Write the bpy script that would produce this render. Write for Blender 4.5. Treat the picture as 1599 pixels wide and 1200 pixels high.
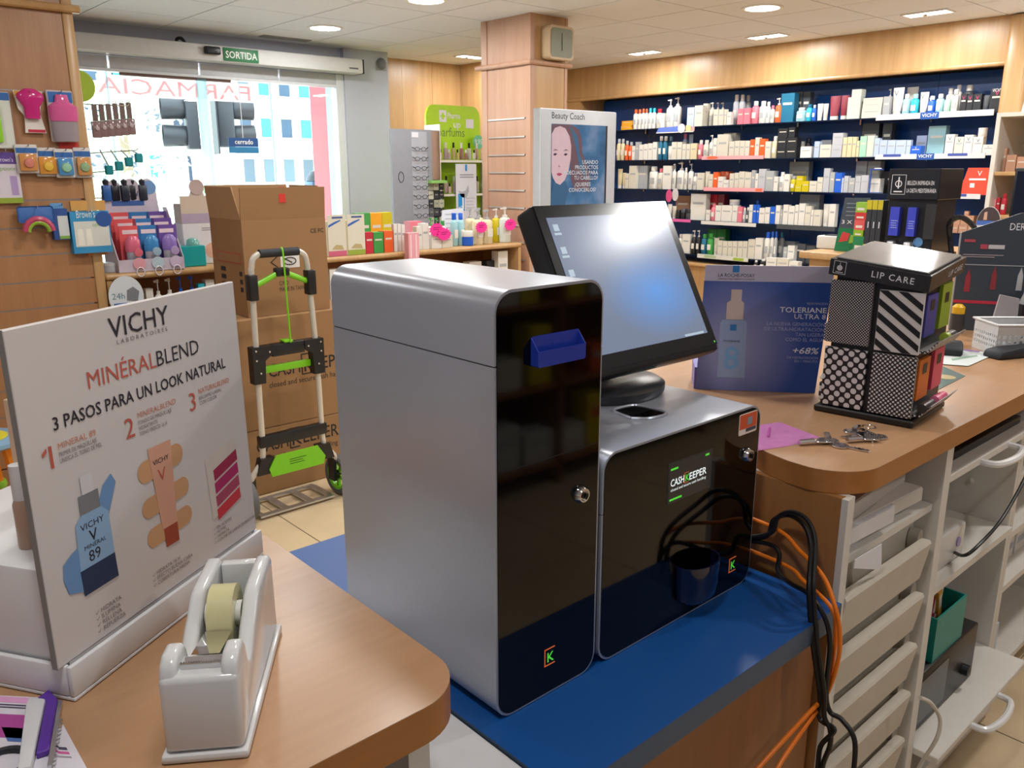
import bpy, bmesh, math, random
from mathutils import Vector, Matrix
random.seed(7)
for o in list(bpy.data.objects): bpy.data.objects.remove(o)
SC = bpy.context.scene
COL = SC.collection
PI = math.pi

# ------------------------------------------------------------------ camera
F = 1296.5; PITCH = math.radians(14.4); ROLL = math.radians(-0.1); YAW = math.radians(131.9)
EYE = Vector((0, 0, 1.45))
def _axes():
    fw = Vector((0, math.cos(PITCH), -math.sin(PITCH))); up = Vector((0, math.sin(PITCH), math.cos(PITCH))); rt = Vector((1, 0, 0))
    r = rt*math.cos(ROLL)+up*math.sin(ROLL); u = up*math.cos(ROLL)-rt*math.sin(ROLL)
    W = Matrix(((math.sin(YAW), -math.cos(YAW), 0), (math.cos(YAW), math.sin(YAW), 0), (0, 0, 1)))
    return W@r, W@u, W@fw
RT, UP, FW = _axes()
cam_data = bpy.data.cameras.new('camera'); cam = bpy.data.objects.new('camera', cam_data); COL.objects.link(cam)
cam_data.sensor_width = 36; cam_data.lens = 36*F/1599; cam_data.clip_start = 0.02; cam_data.clip_end = 300
M = Matrix((RT, UP, -FW)).transposed().to_4x4(); M.translation = EYE; cam.matrix_world = M
SC.camera = cam
# real-world point of a feature measured in the 1599x1200 photograph, on a known plane of the room
def U(x, y, X=None, Y=None, Z=None):
    d = FW*F+RT*(x-799.5)+UP*(600-y)
    t = (X-EYE.x)/d.x if X is not None else ((Y-EYE.y)/d.y if Y is not None else (Z-EYE.z)/d.z)
    return EYE+d*t

# ------------------------------------------------------------------ world, exposure
SC.view_settings.view_transform = 'Standard'; SC.view_settings.look = 'None'
SC.view_settings.exposure = 0.05; SC.view_settings.gamma = 1; SC.view_settings.use_curve_mapping = False
world = bpy.data.worlds.new('world'); SC.world = world; world.use_nodes = True
bg = world.node_tree.nodes['Background']; bg.inputs[0].default_value = (0.86, 0.94, 1.0, 1); bg.inputs[1].default_value = 7.5
LAMP_W = 14.0      # watts of each ceiling downlight
LAMP_COL = (1.0, 0.98, 0.95)

# ------------------------------------------------------------------ materials
def lin(c):
    if isinstance(c, str):
        c = c.lstrip('#'); c = [int(c[i:i+2], 16)/255 for i in (0, 2, 4)]
    return tuple((v/12.92 if v <= 0.04045 else ((v+0.055)/1.055)**2.4) for v in c[:3])
MATS = {}
def mat(name, col, rough=0.5, metal=0.0, emit=0.0, noise=0.06, nscale=30, bump=0.0, coat=0.0, alpha=1.0, spec=0.5):
    if name in MATS: return MATS[name]
    m = bpy.data.materials.new(name); m.use_nodes = True; nt = m.node_tree; b = nt.nodes['Principled BSDF']
    c = lin(col)
    b.inputs['Roughness'].default_value = rough; b.inputs['Metallic'].default_value = metal
    b.inputs['Coat Weight'].default_value = coat; b.inputs['Alpha'].default_value = alpha
    b.inputs['Specular IOR Level'].default_value = spec
    tc = nt.nodes.new('ShaderNodeTexCoord'); nz = nt.nodes.new('ShaderNodeTexNoise'); nz.inputs['Scale'].default_value = nscale
    nt.links.new(tc.outputs['Object'], nz.inputs['Vector'])
    mx = nt.nodes.new('ShaderNodeMix'); mx.data_type = 'RGBA'
    mx.inputs[6].default_value = tuple(v*(1-noise) for v in c)+(1,); mx.inputs[7].default_value = tuple(min(1, v*(1+noise)) for v in c)+(1,)
    nt.links.new(nz.outputs['Fac'], mx.inputs[0]); nt.links.new(mx.outputs[2], b.inputs['Base Color'])
    if emit:
        b.inputs['Emission Color'].default_value = c+(1,); b.inputs['Emission Strength'].default_value = emit
    if bump:
        bp = nt.nodes.new('ShaderNodeBump'); bp.inputs['Strength'].default_value = bump; bp.inputs['Distance'].default_value = 0.002
        nt.links.new(nz.outputs['Fac'], bp.inputs['Height']); nt.links.new(bp.outputs[0], b.inputs['Normal'])
    MATS[name] = m; return m
def wood(name, c1, c2, axis=2, rough=0.35, scale=14, stretch=0.06):
    m = bpy.data.materials.new(name); m.use_nodes = True; nt = m.node_tree; b = nt.nodes['Principled BSDF']
    tc = nt.nodes.new('ShaderNodeTexCoord'); mp = nt.nodes.new('ShaderNodeMapping'); s = [1, 1, 1]; s[axis] = stretch
    mp.inputs['Scale'].default_value = s; nt.links.new(tc.outputs['Object'], mp.inputs[0])
    n1 = nt.nodes.new('ShaderNodeTexNoise'); n1.inputs['Scale'].default_value = scale; n1.inputs['Detail'].default_value = 5; n1.inputs['Roughness'].default_value = 0.6
    n2 = nt.nodes.new('ShaderNodeTexNoise'); n2.inputs['Scale'].default_value = scale*9; n2.inputs['Detail'].default_value = 2
    nt.links.new(mp.outputs[0], n1.inputs['Vector']); nt.links.new(mp.outputs[0], n2.inputs['Vector'])
    r = nt.nodes.new('ShaderNodeValToRGB'); r.color_ramp.elements[0].position = 0.3; r.color_ramp.elements[1].position = 0.7
    r.color_ramp.elements[0].color = lin(c1)+(1,); r.color_ramp.elements[1].color = lin(c2)+(1,)
    nt.links.new(n1.outputs['Fac'], r.inputs[0])
    mx = nt.nodes.new('ShaderNodeMix'); mx.data_type = 'RGBA'; mx.blend_type = 'MULTIPLY'; mx.inputs[0].default_value = 0.18
    nt.links.new(r.outputs[0], mx.inputs[6]); nt.links.new(n2.outputs['Fac'], mx.inputs[7]); nt.links.new(mx.outputs[2], b.inputs['Base Color'])
    b.inputs['Roughness'].default_value = rough
    MATS[name] = m; return m
def glass(name, tint=(0.9, 0.97, 0.97), gloss=0.08, rough=0.02):
    if name in MATS: return MATS[name]
    m = bpy.data.materials.new(name); m.use_nodes = True; nt = m.node_tree; nt.nodes.remove(nt.nodes['Principled BSDF'])
    out = [n for n in nt.nodes if n.type == 'OUTPUT_MATERIAL'][0]
    t = nt.nodes.new('ShaderNodeBsdfTransparent'); t.inputs[0].default_value = tint+(1,)
    g = nt.nodes.new('ShaderNodeBsdfGlossy'); g.inputs['Roughness'].default_value = rough
    fr = nt.nodes.new('ShaderNodeFresnel'); fr.inputs[0].default_value = 1.0+gloss*6
    mx = nt.nodes.new('ShaderNodeMixShader'); nt.links.new(fr.outputs[0], mx.inputs[0]); nt.links.new(t.outputs[0], mx.inputs[1]); nt.links.new(g.outputs[0], mx.inputs[2])
    nt.links.new(mx.outputs[0], out.inputs[0]); MATS[name] = m; return m
def film(name, col, t=0.45):
    m = bpy.data.materials.new(name); m.use_nodes = True; nt = m.node_tree; nt.nodes.remove(nt.nodes['Principled BSDF'])
    out = [n for n in nt.nodes if n.type == 'OUTPUT_MATERIAL'][0]; a = nt.nodes.new('ShaderNodeBsdfTranslucent'); a.inputs[0].default_value = lin(col)+(1,); b = nt.nodes.new('ShaderNodeBsdfTransparent'); b.inputs[0].default_value = lin(col)+(1,)
    nz = nt.nodes.new('ShaderNodeTexNoise'); nz.inputs['Scale'].default_value = 4; mr = nt.nodes.new('ShaderNodeMapRange'); mr.inputs[3].default_value = t-0.03; mr.inputs[4].default_value = t+0.03; nt.links.new(nz.outputs['Fac'], mr.inputs[0])
    mx = nt.nodes.new('ShaderNodeMixShader'); nt.links.new(mr.outputs[0], mx.inputs[0]); nt.links.new(a.outputs[0], mx.inputs[1]); nt.links.new(b.outputs[0], mx.inputs[2]); nt.links.new(mx.outputs[0], out.inputs[0]); MATS[name] = m; return m
def plas(col, rough=0.35): return mat('plastic_'+str(col)+str(rough), col, rough, noise=0.03)
def paper(col): return mat('card_'+str(col), col, 0.6, noise=0.04)

W_WALL = wood('beech_panel', '#bb9160', '#cca675', 2, 0.32)
W_PINK = wood('beech_pillar', '#bd9074', '#cba287', 2, 0.4)
W_TOP = wood('beech_worktop', '#b98d66', '#c69c77', 0, 0.3, 10, 0.12)
W_SLAT = wood('beech_slatwall', '#a5744c', '#b6875e', 2, 0.38)
W_SIDE = wood('beech_side', '#a97442', '#b88552', 2, 0.4)
W_DARK = wood('brown_panel', '#8f5a30', '#a2693c', 2, 0.45)
M_WHITE = mat('white_laminate', '#dcd8d0', 0.45, noise=0.02)
M_WALL = mat('grey_paint', '#b6bac8', 0.7, noise=0.02)
M_ALU = mat('brushed_aluminium', '#c4c6ca', 0.32, 0.85)
M_SILV = mat('machine_silver', '#adb2be', 0.3, 0.45, noise=0.015)
M_BLK = mat('black_gloss', '#040405', 0.05, noise=0.0, spec=0.35)
M_BLKP = mat('black_plastic', '#15161a', 0.38)
M_RUB = mat('dark_rubber', '#20242c', 0.6)
M_GREEN = mat('lime_plastic', '#79c81c', 0.35)
M_CARD = mat('brown_cardboard', '#96714a', 0.75, noise=0.05, nscale=9)
M_CARDIN = mat('cardboard_inside', '#ad8862', 0.8)
M_INK = mat('black_ink', '#1c1a1e', 0.6)
M_CHROME = mat('chrome', '#d8d8da', 0.12, 1.0)
M_GLASS = glass('clear_glass')
M_BLUEB = mat('blue_laminate', '#0f4f96', 0.42, noise=0.05, nscale=400)

# ------------------------------------------------------------------ mesh helpers
class MB:
    def __init__(s): s.v = []; s.f = []
    def add(s, vs, fs, T=None):
        n = len(s.v)
        s.v += [tuple(T@Vector(v)) for v in vs] if T else [tuple(v) for v in vs]
        s.f += [tuple(i+n for i in f) for f in fs]; return s
    def box(s, x0, x1, y0, y1, z0, z1, T=None):
        vs = [(x, y, z) for z in (z0, z1) for y in (y0, y1) for x in (x0, x1)]
        return s.add(vs, [(0, 2, 3, 1), (4, 5, 7, 6), (0, 1, 5, 4), (2, 6, 7, 3), (0, 4, 6, 2), (1, 3, 7, 5)], T)
    def rbox(s, x0, x1, y0, y1, z0, z1, r=0.004, seg=2, T=None):
        bm = bmesh.new(); bmesh.ops.create_cube(bm, size=1)
        for v in bm.verts: v.co = ((x0+x1)/2+v.co.x*(x1-x0), (y0+y1)/2+v.co.y*(y1-y0), (z0+z1)/2+v.co.z*(z1-z0))
        bmesh.ops.bevel(bm, geom=list(bm.edges), offset=r, segments=seg, profile=0.5, affect='EDGES')
        bm.verts.index_update(); s.add([v.co for v in bm.verts], [[v.index for v in f.verts] for f in bm.faces], T); bm.free(); return s
    def lathe(s, prof, n=16, c=(0, 0, 0), T=None, sx=1, sy=1):
        vs = []; fs = []; k = len(prof)
        for i in range(n):
            a = 2*PI*i/n
            for r, z in prof: vs.append((c[0]+r*math.cos(a)*sx, c[1]+r*math.sin(a)*sy, c[2]+z))
        for i in range(n):
            j = (i+1) % n
            for q in range(k-1): fs.append((i*k+q, j*k+q, j*k+q+1, i*k+q+1))
        if prof[0] != prof[-1]:
            if prof[0][0] > 1e-6: fs.append([i*k for i in range(n)][::-1])
            if prof[-1][0] > 1e-6: fs.append([i*k+k-1 for i in range(n)])
        return s.add(vs, fs, T)
    def prism(s, poly, d0, d1, axis='y', T=None):
        # poly in the plane across axis: y -> (x,z), z -> (x,y), x -> (y,z)
        def mk(p, d): return {'y': (p[0], d, p[1]), 'z': (p[0], p[1], d), 'x': (d, p[0], p[1])}[axis]
        n = len(poly); vs = [mk(p, d0) for p in poly]+[mk(p, d1) for p in poly]
        fs = [list(range(n)), list(range(2*n-1, n-1, -1))]+[(i, n+i, n+(i+1) % n, (i+1) % n) for i in range(n)]
        return s.add(vs, fs, T)
    def tube(s, pts, r, n=8, T=None, closed=False):
        P = [Vector(p) for p in pts]; vs = []; fs = []; m = len(P); up = None
        for i, p in enumerate(P):
            t = (P[min(i+1, m-1)]-P[max(i-1, 0)]); t = t.normalized() if t.length > 1e-9 else Vector((0, 0, 1))
            if up is None: up = Vector((0, 0, 1)) if abs(t.z) < 0.9 else Vector((1, 0, 0))
            a = t.cross(up); a = a.normalized() if a.length > 1e-6 else Vector((1, 0, 0)); b = a.cross(t).normalized(); up = b
            rr = r[i] if isinstance(r, (list, tuple)) else r
            for k in range(n): vs.append(p+(a*math.cos(2*PI*k/n)+b*math.sin(2*PI*k/n))*rr)
        for i in range(m-1):
            for k in range(n): fs.append((i*n+k, i*n+(k+1) % n, (i+1)*n+(k+1) % n, (i+1)*n+k))
        fs.append(list(range(n))[::-1]); fs.append([(m-1)*n+k for k in range(n)])
        return s.add(vs, fs, T)
    def mesh(s, name, m, smooth=True):
        me = bpy.data.meshes.new(name); me.from_pydata(s.v, [], s.f)
        bm = bmesh.new(); bm.from_mesh(me); bmesh.ops.recalc_face_normals(bm, faces=bm.faces); bm.to_mesh(me); bm.free()
        if m: me.materials.append(m)
        if smooth:
            me.shade_smooth(); me.set_sharp_from_angle(angle=math.radians(35))
        return me
    def build(s, name, m, parent=None, label=None, loc=None, smooth=True):
        return put(name, s.mesh(name, m, smooth), parent, label, loc)
def put(name, me, parent=None, label=None, loc=None):
    o = bpy.data.objects.new(name, me); COL.objects.link(o)
    if parent: o.parent = parent
    if loc: o.location = loc
    if label: o['label'] = label
    return o
def thing(name, label, cat, loc=(0, 0, 0), rotz=0.0, group=None):
    o = bpy.data.objects.new(name, None); COL.objects.link(o); o.empty_display_size = 0.02
    o.location = loc; o.rotation_euler = (0, 0, rotz); o['label'] = label; o['category'] = cat
    if group: o['group'] = group
    return o
def tag(o, label, cat, group=None):
    o['label'] = label; o['category'] = cat
    if group: o['group'] = group
    return o
def struct(o, label=None):
    o['kind'] = 'structure'
    if label: o['label'] = label
    return o
def rrect(x0, x1, z0, z1, r, seg=6, corners=(1, 1, 1, 1)):
    pts = []
    for (cx, cz, a0, on) in ((x1-r, z0+r, -90, corners[0]), (x1-r, z1-r, 0, corners[1]), (x0+r, z1-r, 90, corners[2]), (x0+r, z0+r, 180, corners[3])):
        if on:
            for k in range(seg+1):
                a = math.radians(a0+90*k/seg); pts.append((cx+r*math.cos(a), cz+r*math.sin(a)))
        else:
            a = math.radians(a0+45); pts.append((cx+r*(1 if math.cos(a) > 0 else -1), cz+r*(1 if math.sin(a) > 0 else -1)))
    return pts
def smoothpath(pts, k=6):
    P = [Vector(p) for p in pts]; out = []
    for i in range(len(P)-1):
        p0 = P[max(i-1, 0)]; p1 = P[i]; p2 = P[i+1]; p3 = P[min(i+2, len(P)-1)]
        for j in range(k):
            t = j/k; out.append(0.5*((2*p1)+(p2-p0)*t+(2*p0-5*p1+4*p2-p3)*t*t+(3*p1-p0-3*p2+p3)*t*t*t))
    out.append(P[-1]); return out
_tcache = {}
def text(parent, s, size, loc, m, align='LEFT', rot=(PI/2, 0, 0), width=None, sx=1.0, spacing=1.0, shear=0.0, bold=0.0, name='lettering', line=1.0):
    key = (s, align, spacing, shear, bold, m.name, line)
    if key not in _tcache:
        cu = bpy.data.curves.new('lettering', 'FONT'); cu.body = s; cu.size = 1; cu.align_x = align; cu.space_character = spacing
        cu.shear = shear; cu.offset = 0.0 if any(c in s for c in 'MW') else min(bold, 0.01); cu.resolution_u = 2; cu.space_line = line
        ob = bpy.data.objects.new('lettering_tmp', cu); COL.objects.link(ob)
        dg = bpy.context.evaluated_depsgraph_get(); me = bpy.data.meshes.new_from_object(ob.evaluated_get(dg)); me.name = 'lettering'
        me.materials.clear(); me.materials.append(m)
        bpy.data.objects.remove(ob); bpy.data.curves.remove(cu); _tcache[key] = me
    me = _tcache[key]; o = put(name, me, parent)
    k = size
    if width:
        xs = [v.co.x for v in me.vertices]; sx = width/((max(xs)-min(xs))*size)
    o.scale = (k*sx, k, k); o.location = loc; o.rotation_euler = rot; return o
def bars(parent, x0, z0, w, n, m, h=0.002, gap=0.0045, y=0.0, name='print_line', ragged=True):
    mb = MB()
    for i in range(n):
        ww = w*(1-0.3*((i*37) % 10)/10) if ragged else w
        mb.box(x0, x0+ww, y-0.0002, y+0.0002, z0-i*gap-h, z0-i*gap)
    return mb.build(name, m, parent, smooth=False)
def ordn(n): return f"{n}{'th' if 10 <= n % 100 <= 20 else {1: 'st', 2: 'nd', 3: 'rd'}.get(n % 10, 'th')}"

# ================================================================== THE SETTING
CEIL = 2.45
M_GROUT = mat('floor_grout', '#8d7d66', 0.8)
M_TILE = mat('floor_tile', '#cdb795', 0.28, noise=0.14, nscale=5)
floor = struct(MB().box(-1.7, 7.1, -1.7, 7.0, -0.06, -0.003).build('floor', M_GROUT, smooth=False), 'beige tiled shop floor')
tx, ty = 0.755, 0.633
tile_me = MB().rbox(0.002, tx-0.002, 0.002, ty-0.002, -0.003, 0.0, 0.0012, 1).mesh('floor_tile', M_TILE, False)
for i in range(-4, 7):
    for j in range(-7, 6):
        x = 1.485+i*tx; y = 3.17+j*ty
        if x+tx > 7.05 or y+ty > 7.0: continue
        put('tile', tile_me, floor, loc=(x, y, 0))
M_CGRID = mat('ceiling_grid', '#5c5a58', 0.7); M_CT = mat('ceiling_tile', '#e2e4e8', 0.85, noise=0.03, nscale=60, bump=0.2)
ceiling = struct(MB().box(-1.7, 7.1, -1.7, 7.1, CEIL+0.006, CEIL+0.08).build('ceiling', M_CGRID, smooth=False), 'suspended ceiling of off-white square panels')
ct_me = MB().box(0.004, 0.576, 0.004, 0.616, 0, 0.006).mesh('ceiling_tile', M_CT, False)
for i in range(-8, 7):
    for j in range(-8, 6):
        put('panel', ct_me, ceiling, loc=(2.976+i*0.58, 3.465+j*0.62, CEIL))

# ---- entrance wall
mb = MB(); mb.box(3.9, 4.34, 6.45, 6.78, 0, CEIL); mb.box(0.2, 3.9, 6.5, 6.78, 2.24, CEIL); mb.box(-1.7, 1.25, 6.5, 6.78, 0, 2.24)
wall_back = struct(mb.build('wall_back', M_WALL, smooth=False), 'grey painted wall around the glass entrance')
M_FRAME = mat('white_frame', '#d9dde2', 0.4)
win = struct(bpy.data.objects.new('window_1', None), 'glazed sliding entrance front'); COL.objects.link(win)
fr = MB()
for x0, x1 in ((1.25, 1.3), (3.83, 3.9)): fr.box(x0, x1, 6.47, 6.56, 0, 2.238)
fr.box(1.3, 3.83, 6.47, 6.56, 2.132, 2.152); fr.box(1.3, 3.83, 6.47, 6.56, 0, 0.05)
fr.build('frame', M_FRAME, win, smooth=False)
M_TRANS = mat('transom_panel', '#b9bcc1', 0.4)
for x0, x1 in ((1.3, 2.02), (2.035, 2.665), (2.68, 3.31), (3.325, 3.83)):
    MB().box(x0, x1, 6.475, 6.5, 2.154, 2.236).build('transom_panel', M_TRANS, win, smooth=False)
M_DGL = glass('door_glass', (0.93, 0.985, 0.985), 0.06)
for x0, x1 in ((1.31, 2.0), (2.03, 2.65), (2.73, 3.24), (3.25, 3.82)):
    MB().box(x0, x1, 6.508, 6.516, 0.06, 2.13).build('pane', M_DGL, win, smooth=False)
M_MULL = film('pale_blue_mullion', '#d3eef4', 0.35)
MB().rbox(2.655, 2.725, 6.49, 6.535, 0.05, 2.131, 0.006).build('mullion', M_MULL, win)
for x in (2.015, 3.245): MB().box(x-0.004, x+0.004, 6.5, 6.52, 0.05, 2.13).build('pane_joint', M_MULL, win, smooth=False)
# sign band on the glass, read from the street
M_BAND = film('white_sign_film', '#f6f2f2', 0.5); M_RED = film('overexposed_red_film', '#d89292', 0.5)  # lettering red is paled in its colour to look overexposed by daylight
band = tag(MB().box(1.95, 3.12, 6.525, 6.527, 1.975, 2.115).build('shop_sign_band', M_BAND, smooth=False), 'white band with red FARMACIA lettering paled for overexposure, mirrored, across the entrance glass', 'sign')
o = text(band, 'FARMACIA', 0.155, (3.1, 6.521, 1.99), M_RED, width=1.13, bold=0.012); o.scale.x *= -1
MB().box(2.1, 2.92, 6.4945, 6.4985, 2.112, 2.135).build('brush_strip', mat('brown_brush', '#7d6560', 0.8), win, smooth=False)
# header of the sliding door
hd = thing('door_operator', 'long white sliding door operator box above the entrance', 'door operator', (0, 0, 2.238))
MB().rbox(1.0, 3.995, 6.3, 6.449, 0.0, 0.112, 0.012).build('housing', mat('operator_white', '#d4d5d6', 0.35), hd)
MB().rbox(3.9955, 4.005, 6.3, 6.449, 0.0, 0.112, 0.004).build('end_cap', M_BLKP, hd)
MB().box(3.86, 3.945, 6.2985, 6.2995, 0.03, 0.042).build('maker_plate', mat('grey_plate', '#6d6f72', 0.5), hd, smooth=False)
sn = thing('motion_sensor', 'small black motion sensor on the door operator left of the exit sign', 'sensor', (2.70, 6.298, 2.278))
MB().rbox(-0.06, 0.06, -0.04, 0, 0.0, 0.055, 0.012).build('housing', M_BLKP, sn); MB().rbox(-0.045, 0.045, -0.046, -0.038, 0.008, 0.022, 0.004).build('lens', mat('sensor_lens', '#3a3f48', 0.1), sn)
cab = tag(MB().tube(smoothpath([(2.5, 6.42, 2.352), (2.5, 6.41, 2.38), (2.53, 6.4, 2.385), (2.56, 6.41, 2.352)]), 0.012).build('cable_loop', M_BLKP), 'black cable loop sticking up behind the door operator', 'cable')
sg = thing('exit_sign', 'green SORTIDA exit sign on the door operator', 'sign', (2.79, 6.2985, 2.246))
MB().rbox(0, 0.275, -0.006, 0, 0.0, 0.092, 0.002).build('plate', mat('exit_green', '#2f7d52', 0.4), sg)
text(sg, 'SORTIDA', 0.07, (0.014, -0.0068, 0.021), mat('sign_white', '#f4f6f2', 0.5), width=0.247, bold=0.012)
cs = thing('closed_sign', 'small blue cerrado sign hanging inside the entrance glass', 'sign', (2.85, 6.47, 1.59))
MB().box(0, 0.245, 0, 0.004, 0.048, 0.115).build('upper_plate', mat('sign_navy', '#1f4f8f', 0.5), cs, smooth=False)
MB().box(0, 0.245, 0, 0.004, 0, 0.047).build('lower_plate', mat('sign_blue', '#2e7db0', 0.5), cs, smooth=False)
text(cs, 'cerrado', 0.052, (0.05, -0.001, 0.068), mat('sign_white', '#f4f6f2', 0.5), width=0.15, bold=0.01)
MB().box(0.12, 0.124, 0, 0.004, 0.115, 0.55).build('cord', M_FRAME, cs, smooth=False)
dm = thing('ceiling_sensor', 'grey half-dome detector at the corner of the entrance wall', 'sensor', (4.27, 6.449, 2.35))
MB().lathe([(0.0, -0.03), (0.03, -0.028), (0.045, -0.015), (0.05, 0)], 18, T=Matrix.Rotation(-PI/2, 4, 'X')).build('dome', mat('sensor_grey', '#70737a', 0.5), dm)
MB().rbox(-0.055, 0.055, -0.004, 0.0, -0.055, 0.02, 0.001).build('backplate', mat('sensor_plate', '#8e9198', 0.5), dm)

# ---- street outside
street = struct(MB().box(-14, 90, 7.0, 90, -0.15, -0.1).build('street', mat('pale_paving', '#cfcac2', 0.8), smooth=False), 'sunlit street outside')
rc = thing('street_column', 'red painted column outside right of the entrance', 'column', (4.42, 7.55, -0.1)); MB().box(-0.165, 0.13, -0.15, 0.15, 0, 3.2).build('shaft', mat('red_paint', '#c65c66', 0.6), rc, smooth=False); MB().box(-0.19, 0.155, -0.18, 0.18, 0, 0.25).build('plinth', mat('grey_stone', '#888480', 0.8), rc, smooth=False)
pw = thing('porch_wall', 'cream porch wall outside right of the red column', 'wall', (4.75, 7.6, -0.1)); MB().box(-0.16, 0.9, -0.1, 0.15, 0, 3.2).build('wall_body', mat('cream_plaster', '#e9e2d2', 0.8), pw, smooth=False)
MB().rbox(-0.03, 0.045, -0.15, -0.1, 2.17, 2.42, 0.015).build('wall_lamp', mat('beige_lamp', '#d3bd8e', 0.5), pw)
M_SOFF = mat('soffit', '#d8d6d2', 0.8)
struct(MB().box(-3, 6.5, 6.8, 9.0, 2.62, 2.75).build('trim_1', M_SOFF, smooth=False), 'canopy over the entrance')
def building(x0, x1, y, h, name, label, storeys, bays, seed):
    b = thing(name, label, 'building', (x0, y, -0.1)); rnd = random.Random(seed); W = x1-x0
    MB().box(0, W, 0, 6, 0, h).build('wall', mat('facade_white', '#e8e4dc', 0.8), b, smooth=False)
    MB().box(-0.3, W+0.3, -0.4, 6, h, h+0.4).build('roof', mat('roof_grey', '#b5b0a8', 0.8), b, smooth=False)
    fh = h/storeys; bw = W/bays; cols = ['#24445c', '#4a5a66', '#2a8a90', '#1c3048', '#566a72']
    for s in range(storeys):
        for k in range(bays):
            c = cols[rnd.randrange(5)]
            w = MB().box(bw*k+bw*0.2, bw*k+bw*0.72, -0.06, -0.01, fh*s+fh*0.25, fh*s+fh*0.82).build('window', mat('facade_glass_'+c, c, 0.3), b, smooth=False)
        if s: 
            q = MB().box(0.1, W-0.1, -1.0, -0.01, fh*s+0.05, fh*s+0.18).build('balcony', mat('balcony_slab', '#dcd8d2', 0.8), b, smooth=False)
            MB().box(0.1, W-0.1, -1.02, -0.98, fh*s+0.18, fh*s+1.05).build('railing', mat('railing_pale', '#c7ccd0', 0.6), q, smooth=False)
    for k in range(9):
        x = bw*rnd.randrange(bays-1); s = rnd.randrange(1, storeys)
        MB().box(x+0.2, x+bw*0.8, -1.1, -1.03, fh*s+0.3, fh*s+fh*0.95).build('awning', mat('teal_awning', '#28b5bb', 0.7), b, smooth=False)
building(28.0, 78.0, 62, 24, 'apartment_block', 'pale apartment block with teal awnings seen through the right entrance pane', 8, 30, 3)
building(2.0, 26.5, 66, 20, 'white_building', 'white building seen faintly through the left entrance pane', 6, 12, 5)
def leaf_ball(n, rad, seed, sx=1, sy=1, sz=1, leaf=0.12):
    rnd = random.Random(seed); mb = MB()
    for i in range(n):
        v = Vector((rnd.gauss(0, 1), rnd.gauss(0, 1), rnd.gauss(0, 1))).normalized()*rad*(0.55+0.5*rnd.random()); v = Vector((v.x*sx, v.y*sy, v.z*sz))
        a = Vector((rnd.uniform(-1, 1), rnd.uniform(-1, 1), rnd.uniform(-1, 1))).normalized()*leaf; b = a.cross(Vector((rnd.uniform(-1, 1), rnd.uniform(-1, 1), rnd.uniform(-1, 1))).normalized())*0.6
        mb.add([v-a, v+b, v+a, v-b], [(0, 1, 2, 3)])
    return mb
tr = thing('street_tree', 'pale green street tree seen through the left entrance pane', 'tree', (5.6, 17.5, -0.1))
MB().tube([(0, 0, 0), (0.05, 0, 1.2), (0, 0.05, 2.6)], [0.13, 0.1, 0.07]).build('trunk', mat('bark', '#8f7d68', 0.9), tr)
leaf_ball(900, 1.25, 4, sz=1.0).build('crown', mat('tree_leaf', '#c2d0b8', 0.7), tr, loc=(0, 0, 1.9), smooth=False)['kind'] = 'stuff'
tr2 = thing('street_shrub', 'low green shrub by the road beyond the entrance', 'shrub', (6.3, 15.0, -0.1))
MB().tube([(0, 0, 0), (0.03, 0, 0.5)], [0.05, 0.03]).build('stem', mat('bark', '#8f7d68', 0.9), tr2)
leaf_ball(420, 0.6, 9).build('foliage', mat('tree_leaf', '#c2d0b8', 0.7), tr2, loc=(0, 0, 0.75), smooth=False)['kind'] = 'stuff'
M_TLB = mat('signal_black', '#23262c', 0.5)
def signal(x, y, z, rz, lbl, n=3):
    t = thing('traffic_light', lbl, 'traffic light', (x, y, -0.1))
    MB().tube([(0, 0, 0), (0, 0, z-0.1)], 0.05).build('pole', mat('pole_grey', '#b8c4c8', 0.5), t)
    R = Matrix.Rotation(rz, 4, 'Z')
    MB().rbox(-0.17, 0.17, 0.06, 0.3, z-0.1, z-0.1+n*0.36, 0.03, T=R).build('housing', M_TLB, t)
    for k in range(n):
        T = R@Matrix.Translation((0, 0.06, z+0.08+k*0.36))@Matrix.Rotation(PI/2, 4, 'X')
        MB().lathe([(0.13, 0), (0.14, 0.02), (0.15, 0.3), (0.142, 0.3), (0.125, 0.02), (0.13, 0)], 14, T=T).build('visor', M_TLB, t)
        MB().lathe([(0.0, 0.02), (0.12, 0.012), (0.12, 0)], 14, T=T).build('lens', mat('signal_lens', '#3c3f44', 0.2), t)
    MB().box(-0.26, 0.26, 0.31, 0.33, z-0.2, z+n*0.36, T=R).build('backboard', M_TLB, t, smooth=False)
signal(4.62, 12.0, 1.95, math.radians(-105), 'black traffic light with hooded lamps, left of the entrance mullion', 2)
signal(5.62, 12.4, 2.0, math.radians(75), 'black traffic light seen end-on, right of the entrance mullion', 2)
pb = thing('street_bin', 'blue and white rounded post box low beside the red column outside', 'post box', (U(497, 280, Y=8.35).x, 8.35, -0.1))
MB().rbox(-0.13, 0.13, -0.1, 0.1, 0, 1.45, 0.03).build('body', mat('post_blue', '#3e6a96', 0.5), pb); MB().lathe([(0.13, 0), (0.13, 0.03), (0.08, 0.1), (0, 0.12)], 14, c=(0, 0, 1.45)).build('cap', mat('post_dark', '#44505e', 0.5), pb); MB().rbox(-0.11, 0.11, -0.106, -0.098, 1.2, 1.32, 0.003).build('notice', mat('notice', '#cfe0ea', 0.6), pb)

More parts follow.
